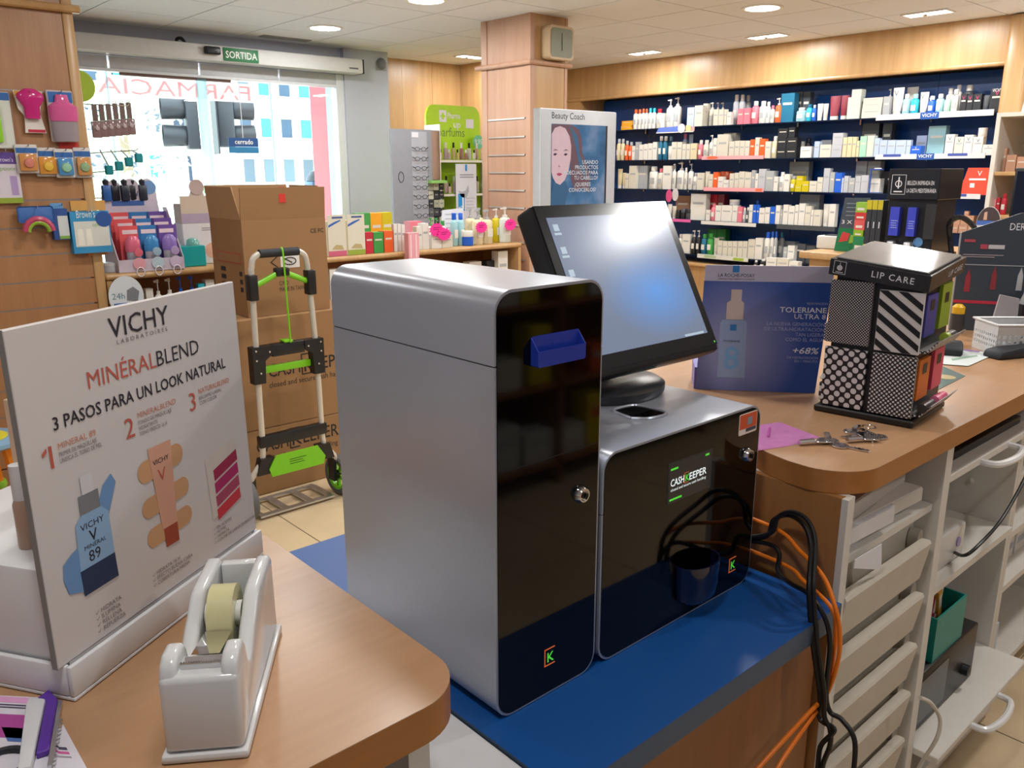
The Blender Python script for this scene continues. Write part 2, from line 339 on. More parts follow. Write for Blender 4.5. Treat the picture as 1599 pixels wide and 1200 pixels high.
# ---- niche behind the pillar (wood panelled) and far corner
mb = MB(); mb.box(4.34, 5.4, 6.78, 6.9, 0, CEIL); wn = struct(bpy.data.objects.new('wall_niche', None), 'beech panelled niche wall'); COL.objects.link(wn)
for k in range(3): MB().box(4.342+k*0.345, 4.342+k*0.345+0.343, 6.74, 6.78, 0, CEIL).build('panel', W_WALL, wn, smooth=False)
for k in range(2): MB().box(5.37, 5.41, 6.3+k*0.222, 6.3+k*0.222+0.22, 0, CEIL).build('panel', W_WALL, wn, smooth=False)
MB().box(4.34, 5.42, 6.782, 6.9, 0, CEIL).build('backing', W_DARK, wn, smooth=False)
struct(MB().box(5.415, 7.0, 6.3, 6.9, 0, CEIL).build('wall_corner', W_WALL, smooth=False), 'beech wall corner behind the pillar')

# ---- pillar with slats
pil = thing('pillar', 'square beech pillar with metal-lipped slats and a round rail', 'pillar', (0, 0, 0))
MB().box(4.0, 4.325, 4.27, 4.715, 0, CEIL).build('core', W_DARK, pil, smooth=False)
M_LIP = mat('slat_lip', '#cfc6be', 0.3, 0.5)
zz = [1.797-0.1195*k for k in range(16)]
MB().box(3.99, 4.0, 4.3, 4.7, zz[0]+0.004, CEIL).build('top_board', W_PINK, pil, smooth=False); MB().box(4.03, 4.31, 4.26, 4.27, zz[0]+0.004, CEIL).build('top_board', W_WALL, pil, smooth=False)
for k in range(15):
    z1 = zz[k]-0.006; z0 = zz[k+1]+0.004
    MB().box(3.99, 4.0, 4.3, 4.7, z0, z1).build('slat', W_PINK, pil, smooth=False)
    MB().box(4.03, 4.31, 4.26, 4.27, z0, z1).build('slat', W_WALL, pil, smooth=False)
    MB().box(3.984, 3.9995, 4.31, 4.69, z1+0.0003, z1+0.0095).build('slat_lip', M_LIP, pil, smooth=False)
MB().box(3.985, 4.005, 4.7, 4.76, 0, CEIL).build('edge_trim', W_PINK, pil, smooth=False)
mb = MB(); mb.box(3.986, 4.03, 4.256, 4.3, 0, CEIL); mb.box(4.31, 4.335, 4.256, 4.715, 0, CEIL); mb.build('corner_trim', W_PINK, pil, smooth=False)
MB().tube([(3.975, 4.8, 2.148), (3.975, 4.245, 2.148), (4.36, 4.245, 2.148)], 0.016, 10).build('rail', W_PINK, pil)
ck = thing('wall_clock', 'square beige wall clock with rounded corners high on the pillar', 'clock', (4.20, 4.255, 2.275))
MB().prism(rrect(-0.115, 0.115, -0.105, 0.105, 0.03), -0.075, 0.0, 'y').build('case', mat('clock_beige', '#c4ad8c', 0.45), ck)
MB().prism(rrect(-0.1, 0.1, -0.09, 0.09, 0.025), -0.078, -0.0752, 'y').build('face', mat('clock_face', '#7f8674', 0.45), ck)
mb = MB(); mb.box(-0.002, 0.002, -0.08, -0.0785, -0.005, 0.06); mb.box(-0.0025, 0.0025, -0.081, -0.0802, -0.05, 0.005); mb.build('hands', M_INK, ck, smooth=False)

# ---- left slatwall
lw = struct(bpy.data.objects.new('wall_left', None), 'beech slatwall partition on the left'); COL.objects.link(lw)
MB().box(0.1, 1.2, 4.295, 4.36, 0, CEIL).build('backing', W_DARK, lw, smooth=False)
g0 = U(0, 445, Y=4.28).z
lz = [g0+0.1215*k for k in range(-7, 4)]+[U(60, 232, Y=4.28).z, U(60, 143, Y=4.28).z]
for a, b in zip(lz[:-1], lz[1:]):
    MB().box(0.1, 1.165, 4.28, 4.294, a+0.003, b-0.003).build('slat', W_SLAT, lw, smooth=False)
    MB().box(0.1, 1.15, 4.2805, 4.294, b-0.0028, b+0.0028).build('groove_strip', mat('groove_grey', '#8d8a8c', 0.35, 0.6), lw, smooth=False)
MB().box(0.1, 1.165, 4.28, 4.294, lz[-1]+0.003, CEIL).build('top_board', W_SLAT, lw, smooth=False); MB().box(0.1, 1.165, 4.28, 4.294, 0, lz[0]-0.003).build('base_board', W_SLAT, lw, smooth=False)
MB().rbox(1.166, 1.212, 4.272, 4.37, 0, CEIL, 0.008).build('end_trim', W_WALL, lw)
MB().tube([(0.1, 4.258, 2.148), (1.235, 4.258, 2.148)], 0.017, 10).build('rail', W_WALL, lw)

# ---- blue shelving wall
wr = struct(bpy.data.objects.new('wall_right', None), 'navy panelled product wall with beech fascia'); COL.objects.link(wr)
M_NAVY = mat('navy_panel', '#1a56a6', 0.3, noise=0.05, nscale=3)
for k in range(7): MB().box(6.78, 6.8, 2.2+k*0.56+0.0015, 2.2+(k+1)*0.56-0.0015, 0.62, 2.145).build('panel', M_NAVY, wr, smooth=False)
MB().box(6.801, 6.95, 1.0, 6.3, 0, CEIL).build('backing', M_INK, wr, smooth=False)
MB().box(6.43, 6.8, 2.2, 6.3, 2.16, CEIL-0.002).build('fascia', W_WALL, wr, smooth=False)
MB().tube([(6.428, 2.2, 2.146), (6.428, 6.3, 2.146)], 0.017, 10).build('moulding', W_WALL, wr)
MB().box(6.43, 6.8, 6.12, 6.3, 0, 2.16).build('end_pilaster', W_WALL, wr, smooth=False)
MB().rbox(6.385, 6.8, 2.05, 2.2, 0, CEIL-0.002, 0.03, 3).build('end_pilaster', W_WALL, wr)
MB().box(6.4, 6.8, 2.2, 6.12, 0, 0.6).build('base_cabinet', W_WALL, wr, smooth=False)
MB().rbox(6.36, 6.8, 2.2, 6.12, 0.601, 0.625, 0.006).build('base_ledge', W_WALL, wr)
struct(MB().box(6.62, 6.8, -1.7, 2.05, 0, CEIL).build('wall_far_right', W_WALL, smooth=False), 'beech wall right of the navy shelves')
SHZ = [1.835, 1.55, 1.28, 1.01, 0.70]; SHN = ['top', 'second', 'third', 'fourth', 'lowest']
M_SHELF = glass('smoked_shelf_glass', (0.45, 0.55, 0.68), 0.09)
for z, n in zip(SHZ, SHN):
    s = thing('glass_shelf', f'{n} smoked glass shelf on the navy wall', 'shelf', (0, 0, z), group='glass shelves on the navy wall')
    MB().box(6.43, 6.779, 2.205, 6.115, -0.009, -0.0005).build('pane', M_SHELF, s, smooth=False)
    MB().box(6.4285, 6.4298, 2.205, 6.115, -0.009, -0.0005).build('front_edge', mat('glass_edge', '#0e2038', 0.15), s, smooth=False)
    mb = MB()
    for k in range(8): mb.box(6.75, 6.779, 2.22+k*0.55, 2.232+k*0.55, -0.03, -0.0095)
    mb.build('bracket', M_CHROME, s, smooth=False)
# back of the shop (behind the counter), seen only as a reflection in the black machine fronts
struct(MB().box(-1.7, 7.1, -1.7, -1.6, 0, CEIL).build('wall_front', M_WALL, smooth=False), 'wall behind the counter')
struct(MB().box(-1.8, -1.7, -1.7, 7.0, 0, CEIL).build('wall_side', M_WALL, smooth=False), 'side wall')
bs = thing('medicine_shelf', 'open wooden medicine shelf reflected in the black machine fronts', 'shelf', (0, 0, 0))
mb = MB(); mb.box(1.5, 5.0, -1.59, -1.57, 0.0, 1.6); mb.build('back', W_DARK, bs, smooth=False)
for z in (0.1, 0.48, 0.86, 1.24): MB().box(1.5, 5.0, -1.57, -1.2, z, z+0.02).build('board', W_DARK, bs, smooth=False)
for x in (1.5, 2.66, 3.82, 4.98): MB().box(x, x+0.02, -1.57, -1.2, 0, 1.6).build('upright', W_DARK, bs, smooth=False)
rn = random.Random(11); x = 1.6; i = 0
bc = ['#d8c41e', '#d5d2c8', '#b8bcc0', '#d8602a', '#cfc9bd', '#e0cc30', '#aab2b8', '#d0d4d0']; bcn = ['yellow', 'white', 'grey', 'orange', 'cream', 'bright yellow', 'silver', 'pale']
zn = {0.12: 'bottom', 0.5: 'second lowest', 0.88: 'second highest'}
for z in (0.12, 0.5, 0.88):
    x = 2.3; i = 0
    while x < 4.3:
        w = rn.uniform(0.09, 0.2); h = rn.uniform(0.12, 0.28); c = rn.randrange(8)
        if not (x < 2.69 < x+w+0.02 or x < 3.85 < x+w+0.04):
            i += 1
            t = thing('medicine_carton', f'{bcn[c]} carton reflected from the {zn[z]} medicine shelf board, {ordn(i)} along', 'carton', (x, -1.24, z), PI, 'cartons on the reflected medicine shelf')
            MB().rbox(-w, 0, 0, 0.12, 0, h, 0.002, 1).build('body', paper(bc[c]), t); MB().box(-w*0.85, -w*0.15, -0.0006, -0.0002, h*0.55, h*0.75).build('print_band', paper(bc[(c+3) % 8]), t, smooth=False)
        x += w+rn.uniform(0.01, 0.06)

# ---- ceiling lamps
M_LAMP = mat('lamp_glow', '#fffaf0', 0.5, emit=16, noise=0)
def area(parent, size, watts, z, shape='DISK', sy=None, rot=(0, 0, 0)):
    l = bpy.data.lights.new('lamp_light', 'AREA'); l.shape = shape; l.size = size; l.energy = watts; l.color = LAMP_COL
    if sy: l.size_y = sy
    o = bpy.data.objects.new('lamp_light', l); COL.objects.link(o); o.parent = parent; o.location = (0, 0, z); o.rotation_euler = rot; return o
def downlight(x, y, lbl, k=1.0):
    t = thing('ceiling_downlight', lbl, 'ceiling lamp', (x, y, CEIL), group='round ceiling downlights')
    MB().lathe([(0.105, -0.001), (0.13, -0.001), (0.127, -0.006), (0.108, -0.008), (0.105, -0.006), (0.105, -0.001)], 28).build('trim_ring', mat('lamp_trim', '#e6e4df', 0.4), t)
    MB().lathe([(0.0, -0.0085), (0.09, -0.0075), (0.104, -0.005), (0.104, -0.001)], 28).build('diffuser', M_LAMP, t)
    area(t, 0.2, LAMP_W*k, -0.013)
downlight(3.29, 5.67, 'lit round downlight nearest the entrance door')
downlight(3.24, 4.38, 'round downlight cut by the top edge of the picture above the boxes')
downlight(4.98, 3.17, 'lit round downlight right of the pillar near the navy shelves')
for x, y, n in ((2.87, 0.13, 'reflected in the touch monitor'), (1.5, 3.17, 'above the hand truck'), (1.4, 1.9, 'above the blue board'), (3.2, 1.93, 'above the shop floor'), (4.98, 1.93, 'above the island counter'), (4.98, 0.6, 'right of the island counter'), (0.0, 3.2, 'above the child stool'), (3.2, 3.17, 'before the poster totem'), (0.1, 0.35, 'above the white poster display'), (1.5, -0.9, 'behind the counter')):  # monitor lamp comes from its glare, the rest are unseen additions for light
    downlight(x, y, f'round ceiling downlight outside the picture {n}', 0.55 if (y < 0.5 and x < 2) or n in ('above the hand truck', 'above the child stool') else 1.0)
def spot(x, y, lbl, rz=0.0):
    t = thing('recessed_ceiling_spot', lbl, 'ceiling lamp', (x, y, CEIL), rz, group='rectangular recessed ceiling spots')
    mb = MB(); mb.box(-0.075, 0.075, -0.15, -0.135, -0.008, 0); mb.box(-0.075, 0.075, 0.135, 0.15, -0.008, 0); mb.box(-0.075, -0.06, -0.135, 0.135, -0.008, 0); mb.box(0.06, 0.075, -0.135, 0.135, -0.008, 0)
    mb.build('frame', mat('lamp_trim', '#e6e4df', 0.4), t, smooth=False)
    MB().box(-0.059, 0.059, -0.134, 0.134, -0.004, 0).build('diffuser', M_LAMP, t, smooth=False)
    MB().lathe([(0.012, -0.012), (0.014, -0.004), (0.0, -0.0035)], 10, c=(0.03, 0.03, 0)).build('bulb_holder', M_CHROME, t)
    area(t, 0.12, LAMP_W*0.85, -0.014, 'RECTANGLE', 0.27)
spot(6.03, 4.98, 'rectangular ceiling spot just right of the pillar'); spot(6.02, 3.77, 'rectangular ceiling spot at the middle of the navy shelving'); spot(5.96, 2.55, 'rectangular ceiling spot at the right end of the navy shelving')
spot(5.06, 6.18, 'rectangular ceiling spot left of the pillar over the niche', PI/2); spot(5.9, 1.2, 'rectangular ceiling spot outside the picture right of the navy shelving')
vt = thing('ceiling_vent', 'small slotted air vent in the ceiling above the exit sign', 'vent', (3.3, 6.3, CEIL))
for k in range(4): MB().box(-0.2, 0.2, -0.05+k*0.026, -0.036+k*0.026, -0.006, 0).build('slat', mat('vent_grey', '#8f9094', 0.6), vt, smooth=False)

# ================================================================== COUNTERS
ZC, ZB = 0.965, 0.75
def bevel_mb(mb, r, seg=2, ang=30):
    bm = bmesh.new(); vs = [bm.verts.new(v) for v in mb.v]
    for f in mb.f:
        try: bm.faces.new([vs[i] for i in f])
        except ValueError: pass
    bmesh.ops.recalc_face_normals(bm, faces=bm.faces)
    es = [e for e in bm.edges if len(e.link_faces) == 2 and e.calc_face_angle(0) > math.radians(ang)]
    bmesh.ops.bevel(bm, geom=es, offset=r, segments=seg, profile=0.5, affect='EDGES', clamp_overlap=True)
    bm.verts.index_update(); out = MB(); out.add([v.co.copy() for v in bm.verts], [[v.index for v in f.verts] for f in bm.faces]); bm.free(); return out
def arc(cx, cy, r, a0, a1, n=10): return [(cx+r*math.cos(math.radians(a0+(a1-a0)*k/n)), cy+r*math.sin(math.radians(a0+(a1-a0)*k/n))) for k in range(n+1)]
M_EDGE = wood('beech_edge', '#a86a30', '#b97b40', 0, 0.35, 10, 0.12)
def worktop(name, lbl, outline, z0, z1):
    t = thing(name, lbl, 'worktop', (0, 0, 0))
    MB().prism(outline, z0, z1-0.0012, 'z').build('edge_band', M_EDGE, t); MB().prism(outline, z1-0.0012, z1, 'z').build('top_surface', W_TOP, t); return t
left_out = [(-1.3, 0.557)]+arc(0.39, 0.617, 0.06, -90, 0)+[(0.452, 1.28), (-1.3, 1.28)]
worktop('counter_worktop', 'beech worktop with rounded corner under the tape dispenser and white display', left_out, 0.925, ZC)
cb = thing('counter_cabinet', 'white counter cabinet under the left worktop', 'cabinet', (0, 0, 0))
MB().box(0.385, 0.41, 0.58, 1.26, 0, 0.924).build('side_panel', M_WHITE, cb, smooth=False); MB().box(-1.28, 0.384, 1.24, 1.26, 0, 0.924).build('back_panel', mat('grey_laminate', '#9a9c98', 0.6), cb, smooth=False)
MB().box(-1.28, 0.384, 0.6, 1.239, 0.30, 0.32).build('shelf', M_WHITE, cb, smooth=False); MB().box(-1.28, 0.384, 0.62, 1.239, 0.70, 0.72).build('shelf', mat('grey_laminate', '#9a9c98', 0.6), cb, smooth=False)
lowc = thing('low_cabinet', 'low white cabinet top between the left worktop and the blue shelf board', 'cabinet', (0, 0, 0))
MB().box(0.412, 0.584, 0.58, 1.25, 0.03, 0.72).build('body', M_WHITE, lowc, smooth=False); MB().rbox(0.412, 0.586, 0.565, 1.26, 0.721, 0.746, 0.002, 1).build('top', mat('white_board', '#d9d9dc', 0.4), lowc)
bd = thing('shelf_board', 'blue laminate board carrying the cash machine', 'shelf board', (0, 0, 0))
MB().box(0.588, 1.243, 0.563, 1.36, 0.712, 0.7485).build('edge_band', mat('grey_blue_edge', '#46586e', 0.5), bd, smooth=False); MB().box(0.588, 1.243, 0.563, 1.36, 0.7486, ZB).build('top_surface', M_BLUEB, bd, smooth=False)
bp = thing('front_panel', 'brown wood panel under the blue board', 'panel', (0, 0, 0)); MB().box(0.588, 1.243, 0.6, 0.618, 0, 0.711).build('board', W_DARK, bp, smooth=False); MB().box(0.588, 1.243, 1.3, 1.32, 0, 0.711).build('rear_board', W_DARK, bp, smooth=False); MB().box(0.6, 1.23, 0.6185, 1.2995, 0.0, 0.02).build('bottom_board', W_DARK, bp, smooth=False)
ro = [(1.285, 1.4)]+[(1.30, 0.80)]+[(1.27, 0.735), (1.258, 0.69)]+[(1.256, 0.655)]+arc(1.345, 0.66, 0.09, 185, 270, 10)+[(4.1, 0.57), (4.1, 1.4)]
worktop('counter_worktop', 'long beech worktop with rounded end carrying the lip care display', ro, 0.925, ZC)
# drawer unit and open unit under the right worktop
YF = 0.59
dc = thing('drawer_cabinet', 'white drawer unit under the rounded end of the right worktop', 'cabinet', (0, 0, 0))
MB().box(1.2605, 1.276, YF, 1.35, 0, 0.924).build('end_panel', W_SIDE, dc, smooth=False)
MB().box(1.2605, 1.276, YF-0.012, YF-0.0005, 0, 0.924).build('end_panel_edge', M_WHITE, dc, smooth=False)
MB().box(1.2765, 1.288, YF-0.01, 1.35, 0, 0.924).build('side_panel', M_WHITE, dc, smooth=False); MB().box(1.672, 1.692, YF-0.01, 1.35, 0, 0.924).build('side_panel', M_WHITE, dc, smooth=False)
MB().box(1.289, 1.671, 1.33, 1.35, 0, 0.924).build('back_panel', M_WHITE, dc, smooth=False)
MB().box(1.289, 1.671, YF+0.005, 1.329, 0.785, 0.80).build('open_shelf', M_WHITE, dc, smooth=False)
M_DRAW = mat('drawer_white', '#cfc8ba', 0.5)
MB().box(1.289, 1.671, YF+0.036, YF+0.045, 0.05, 0.765).build('face_backing', M_DRAW, dc, smooth=False)
for z in (0.735, 0.618, 0.503, 0.39, 0.278, 0.166):
    # front with a scooped lip: profile in (y, z)
    prof = [(YF+0.034, z-0.088), (YF, z-0.088), (YF-0.014, z-0.006), (YF-0.011, z), (YF+0.006, z-0.001), (YF+0.014, z-0.02), (YF+0.034, z-0.032)]
    d = MB().prism(prof, 1.29, 1.64, 'x').build('drawer', M_DRAW, dc)
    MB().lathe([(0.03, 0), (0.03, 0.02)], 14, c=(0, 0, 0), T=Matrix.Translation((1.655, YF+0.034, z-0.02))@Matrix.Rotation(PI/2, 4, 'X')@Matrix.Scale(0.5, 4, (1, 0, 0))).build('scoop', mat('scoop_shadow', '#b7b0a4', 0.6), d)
oc = thing('open_cabinet', 'white open cabinet with pull-out trays right of the drawer unit', 'cabinet', (0, 0, 0))
MB().box(1.6925, 1.71, YF-0.008, 1.35, 0, 0.924).build('side_panel', M_WHITE, oc, smooth=False); MB().box(2.27, 2.29, YF+0.03, 1.35, 0, 0.924).build('side_panel', M_WHITE, oc, smooth=False)
MB().box(1.711, 2.269, 1.33, 1.35, 0, 0.924).build('back_panel', M_WHITE, oc, smooth=False)
def pull(x0, x1, z, d, y0, name='pull_out_tray'):
    p = MB().rbox(x0, x1, y0, y0+d, z-0.018, z, 0.002, 1).build(name, M_WHITE, oc)
    xm = (x0+x1)/2; MB().tube(smoothpath([(xm-0.085, y0+0.002, z-0.012), (xm-0.075, y0-0.03, z-0.012), (xm, y0-0.042, z-0.012), (xm+0.075, y0-0.03, z-0.012), (xm+0.085, y0+0.002, z-0.012)]), 0.008).build('handle', mat('white_handle', '#e6e6e6', 0.25), p); return p
pull(1.712, 2.268, 0.845, 0.5, YF+0.0); pull(1.712, 2.268, 0.215, 0.55, YF-0.06)
MB().box(1.711, 2.269, YF+0.02, 1.329, 0.545, 0.563).build('shelf', M_WHITE, oc, smooth=False)
mb = MB(); mb.box(1.69, 2.29, YF+0.01, 1.35, 0.02, 0.07); mb.build('bottom_board', M_WHITE, oc, smooth=False)
MB().lathe([(0.006, 0), (0.008, 0.004), (0, 0.007)], 10, T=Matrix.Translation((2.269, 0.72, 0.66))@Matrix.Rotation(-PI/2, 4, 'Y')).build('screw_cap', M_WHITE, oc)
oc2 = thing('shelf_cabinet', 'white shelf cabinet at the far right under the worktop', 'cabinet', (0, 0, 0))
for x in (2.292, 3.0): MB().box(x, x+0.018, YF+0.03, 1.35, 0, 0.924).build('side_panel', M_WHITE, oc2, smooth=False)
for z in (0.06, 0.34, 0.5, 0.66, 0.80): MB().box(2.311, 2.999, YF+0.04, 1.329, z, z+0.018).build('shelf', M_WHITE, oc2, smooth=False)
MB().box(2.292, 3.018, 1.33, 1.35, 0, 0.924).build('back_panel', M_WHITE, oc2, smooth=False)
k = thing('keyboard', 'black keyboard on the upper pull-out tray', 'keyboard', (1.74, 0.62, 0.8455)); MB().rbox(0, 0.5, 0, 0.3, 0, 0.02, 0.004).build('body', M_BLKP, k); 
mb = MB()
for i in range(18):
    for j in range(5): mb.box(0.02+i*0.0257, 0.041+i*0.0257, 0.02+j*0.025, 0.04+j*0.025, 0.0205, 0.026)
kk = mb.build('keys', M_RUB, k, smooth=False); kk['kind'] = 'stuff'
rt = thing('router', 'small white router box on the middle shelf of the open cabinet', 'router', (1.80, 0.635, 0.5635)); MB().rbox(0, 0.21, 0, 0.2, 0, 0.085, 0.006).build('body', mat('router_white', '#d5d3ce', 0.4), rt); MB().lathe([(0.012, 0), (0.012, 0.002), (0, 0.002)], 12, T=Matrix.Translation((0.17, -0.0005, 0.045))@Matrix.Rotation(PI/2, 4, 'X')).build('logo_dot', mat('lilac_led', '#a79bd8', 0.4), rt)
gr = thing('green_notice', 'white notice with lime green border standing behind the router', 'notice', (1.86, 0.88, 0.5635)); fm = MB(); fm.box(0, 0.34, 0, 0.01, 0.0, 0.015); fm.box(0, 0.34, 0, 0.01, 0.225, 0.24); fm.box(0, 0.015, 0, 0.01, 0.0155, 0.2245); fm.box(0.325, 0.34, 0, 0.01, 0.0155, 0.2245); fm.build('rim', mat('olive_green', '#93a02b', 0.5), gr, smooth=False); MB().box(0.016, 0.324, 0.003, 0.007, 0.016, 0.224).build('sheet', M_WHITE, gr, smooth=False)
sw = thing('socket', 'white double socket above the router', 'socket', (1.93, 0.864, 0.72)); MB().rbox(0, 0.1, 0, 0.014, 0, 0.05, 0.004).build('plate', M_WHITE, sw)
for i in range(2): MB().box(0.015+i*0.04, 0.04+i*0.04, -0.0008, 0.0, 0.012, 0.038).build('outlet', M_BLKP, sw, smooth=False)
dv = thing('stereo', 'black stereo unit on the lower pull-out tray', 'stereo', (1.73, 0.60, 0.216)); MB().rbox(0, 0.36, 0, 0.3, 0, 0.15, 0.005).build('body', M_BLKP, dv); MB().box(0.02, 0.18, -0.0012, -0.0002, 0.02, 0.13).build('front_door', mat('dark_panel', '#2c3136', 0.2), dv, smooth=False)
MB().lathe([(0.014, 0), (0.014, 0.015), (0, 0.017)], 12, T=Matrix.Translation((0.29, 0, 0.05))@Matrix.Rotation(PI/2, 4, 'X')).build('knob', M_BLKP, dv)
tb = thing('storage_tub', 'teal plastic tub of small packs on the black stereo', 'tub', (1.82, 0.605, 0.3662)); tm = MB(); tm.box(0, 0.17, 0, 0.004, 0, 0.11); tm.box(0, 0.17, 0.166, 0.17, 0, 0.11); tm.box(0, 0.004, 0.0041, 0.1659, 0, 0.11); tm.box(0.166, 0.17, 0.0041, 0.1659, 0, 0.11); tm.box(0.0041, 0.1659, 0.0041, 0.1659, 0, 0.004); tm.build('wall', mat('teal_plastic', '#0f8a80', 0.4), tb, smooth=False)
for i, (c, n, dx, tl) in enumerate((('#c2284a', 'crimson', 0.03, 0.3), ('#e2ded6', 'white', 0.065, 0.2), ('#dda43a', 'yellow', 0.1, -0.25))):
    q = thing('small_pack', f'{n} slim pack standing in the teal tub', 'pack', (1.82+dx, 0.635, 0.3705), 0.1, 'packs in the teal tub'); T = Matrix.Rotation(tl, 4, 'Y')
    MB().box(0, 0.025, 0, 0.07, 0.008, 0.14, T=T).build('body', paper(c), q, smooth=False); MB().box(0.004, 0.021, -0.0006, -0.0001, 0.09, 0.125, T=T).build('print_band', paper('#f0eee8'), q, smooth=False)
dvd = thing('folder', 'dark folder leaning on the middle shelf below the router', 'folder', (1.715, 0.615, 0.5635)); MB().box(0, 0.075, 0, 0.2, 0, 0.012).build('cover', M_RUB, dvd, smooth=False); MB().box(0.004, 0.071, 0.002, 0.195, 0.0122, 0.018).build('pages', M_WHITE, dvd, smooth=False)
# papers on the open shelf
for i, (z, h, r, c, l) in enumerate(((0.8003, 0.022, 0.05, '#e2e4ea', 'bottom white envelope stack on the open shelf of the drawer unit'), (0.8226, 0.03, -0.04, '#cfc9c0', 'thick wad of papers in clear plastic on the open shelf, middle of the pile'), (0.8529, 0.034, 0.08, '#c6c0b8', 'topmost printed packet of papers under the rounded worktop'))):
    p = thing('paper_stack', l, 'papers', (1.31, 0.605, z), r); MB().rbox(0, 0.30, 0, 0.22, 0, h, 0.003, 1).build('pages', paper(c), p)
    if i == 2: bars(p, 0.05, 0, 0.1, 3, M_INK).rotation_euler = (0, 0, 0)
    if i == 1: MB().prism([(0.0, -0.012), (0.16, -0.012), (0.17, -0.001), (0.0, -0.001)], 0.0, 0.03, 'z').build('plastic_flap', mat('plastic_film', '#d9dade', 0.15), p)
pf = thing('paper_sheet', 'white sheet drooping over the front of the open shelf', 'paper', (1.31, YF-0.012, 0.80)); MB().prism([(0, 0.002), (0.1, 0.0), (0.11, -0.05), (0.105, -0.052), (0.0, -0.014)], 0.0, 0.0015, 'y').build('sheet', paper('#e8e8ee'), pf)
sb = thing('soap_carton', 'blue and white carton at the far right bottom shelf', 'carton', (2.36, 0.66, 0.0785)); MB().rbox(0, 0.12, 0, 0.1, 0, 0.11, 0.002, 1).build('body', paper('#c9d4e2'), sb); MB().box(0.012, 0.06, -0.0006, -0.0001, 0.02, 0.09).build('print_band', paper('#4a6fa5'), sb, smooth=False)
for i in range(3):
    sb = thing('white_carton', f'white carton {["nearest the divider", "in the middle", "at the right"][i]} on a lower far right shelf', 'carton', (2.33+i*0.13, 0.68, 0.3585)); MB().rbox(0, 0.11, 0, 0.1, 0, 0.12, 0.002, 1).build('body', paper('#d9d6d2'), sb); MB().box(0.01, 0.1, -0.0006, -0.0001, 0.03, 0.05).build('print_band', paper('#a8b0c0'), sb, smooth=False)

# ================================================================== CASH MACHINE
MYF, MYB = 0.7146, 1.08
LIME = mat('led_green', '#4fd23a', 0.4, emit=0.6); ORG = mat('logo_orange', '#e2703a', 0.4, emit=0.25)
def klogo(parent, x, z, s, y):
    fm = MB(); fm.box(x, x+0.0016, y-0.0006, y-0.0001, z, z+s); fm.box(x, x+s*0.75, y-0.0006, y-0.0001, z, z+0.0016); fm.box(x, x+s*0.75, y-0.0006, y-0.0001, z+s-0.0016, z+s)
    q = fm.build('logo_frame', ORG, parent, smooth=False); text(parent, 'K', s*0.78, (x+s*0.16, y-0.0005, z+s*0.2), LIME, bold=0.05, name='logo_letter')
def lock(parent, x, z, y):
    T = Matrix.Translation((x, y, z))@Matrix.Rotation(PI/2, 4, 'X')
    l = MB().lathe([(0.0125, 0), (0.0125, 0.003), (0.0095, 0.009), (0.0075, 0.009), (0.0075, 0.006), (0, 0.006)], 18, T=T).build('lock', M_CHROME, parent)
    MB().lathe([(0.0045, 0.006), (0.0045, 0.0088), (0.003, 0.0088), (0.003, 0.0062)], 12, T=T).build('key_ring', M_BLKP, l)
t = thing('banknote_recycler', 'tall silver banknote module with glossy black front on the blue board', 'cash machine', (0, 0, 0))
x0, x1, z0, z1, R = 0.613, 0.800, ZB+0.001, 1.317, 0.028
top = [p for p in rrect(x0, x1, 1.2288, z1, R, 8, (0, 1, 1, 0))]
def split(x0, x1, z0, z1, R, zs, lo=True): # outline piece under / over the seam
    if lo: return rrect(x0, x1, z0, zs, R, 8, (1, 0, 0, 1))
    return rrect(x0, x1, zs, z1, R, 8, (0, 1, 1, 0))
MB().prism(split(x0, x1, z0, z1, R, 1.2288, False), MYF, MYB, 'y').build('top_cover', M_SILV, t)
MB().prism(split(x0, x1, z0, z1, R, 1.2270), MYF, MYB, 'y').build('body', M_SILV, t)
MB().box(x0+0.001, x1-0.001, MYF+0.001, MYB-0.001, 1.2271, 1.2287).build('seam', M_BLKP, t, smooth=False)
MB().prism(rrect(x0+0.0035, x1-0.0035, z0+0.0035, z1-0.0035, R-0.003, 8), MYF-0.0012, MYF-0.0002, 'y').build('front_glass', M_BLK, t)
MB().box(x0+0.006, x1-0.006, MYF-0.0016, MYF-0.00122, 1.0955, 1.0962).build('front_joint', M_INK, t, smooth=False)
lock(t, 0.762, 1.031, MYF-0.0012); klogo(t, 0.698, 0.796, 0.026, MYF-0.0012)
M_NB = mat('blue_plastic', '#22399c', 0.2, noise=0.02, emit=0.03)
sl = MB(); ya = MYF-0.0013; yb = ya-0.013
sl.box(0.672, 0.752, yb, yb+0.0015, 1.222, 1.240); sl.box(0.672, 0.752, yb, ya, 1.2205, 1.222); sl.prism([(yb, 1.222), (ya, 1.222), (ya, 1.256), (yb, 1.24)], 0.6705, 0.672, 'x'); sl.prism([(yb, 1.222), (ya, 1.222), (ya, 1.256), (yb, 1.24)], 0.752, 0.7535, 'x'); sl.box(0.672, 0.752, ya-0.001, ya, 1.222, 1.257)
sl.build('note_tray', M_NB, t, 'translucent blue note tray', smooth=False)
t = thing('coin_recycler', 'low silver coin module with glossy black front and small screen on the blue board', 'cash machine', (0, 0, 0))
x0, x1, z1 = 0.808, 1.2005, 1.0745
MB().prism(split(x0, x1, z0, z1, R, 0.9865, False), MYF, MYB, 'y').build('top_cover', M_SILV, t); MB().prism(split(x0, x1, z0, z1, R, 0.985), MYF, MYB, 'y').build('body', M_SILV, t)
MB().box(x0+0.001, x1-0.001, MYF+0.001, MYB-0.001, 0.9851, 0.9864).build('seam', M_BLKP, t, smooth=False)
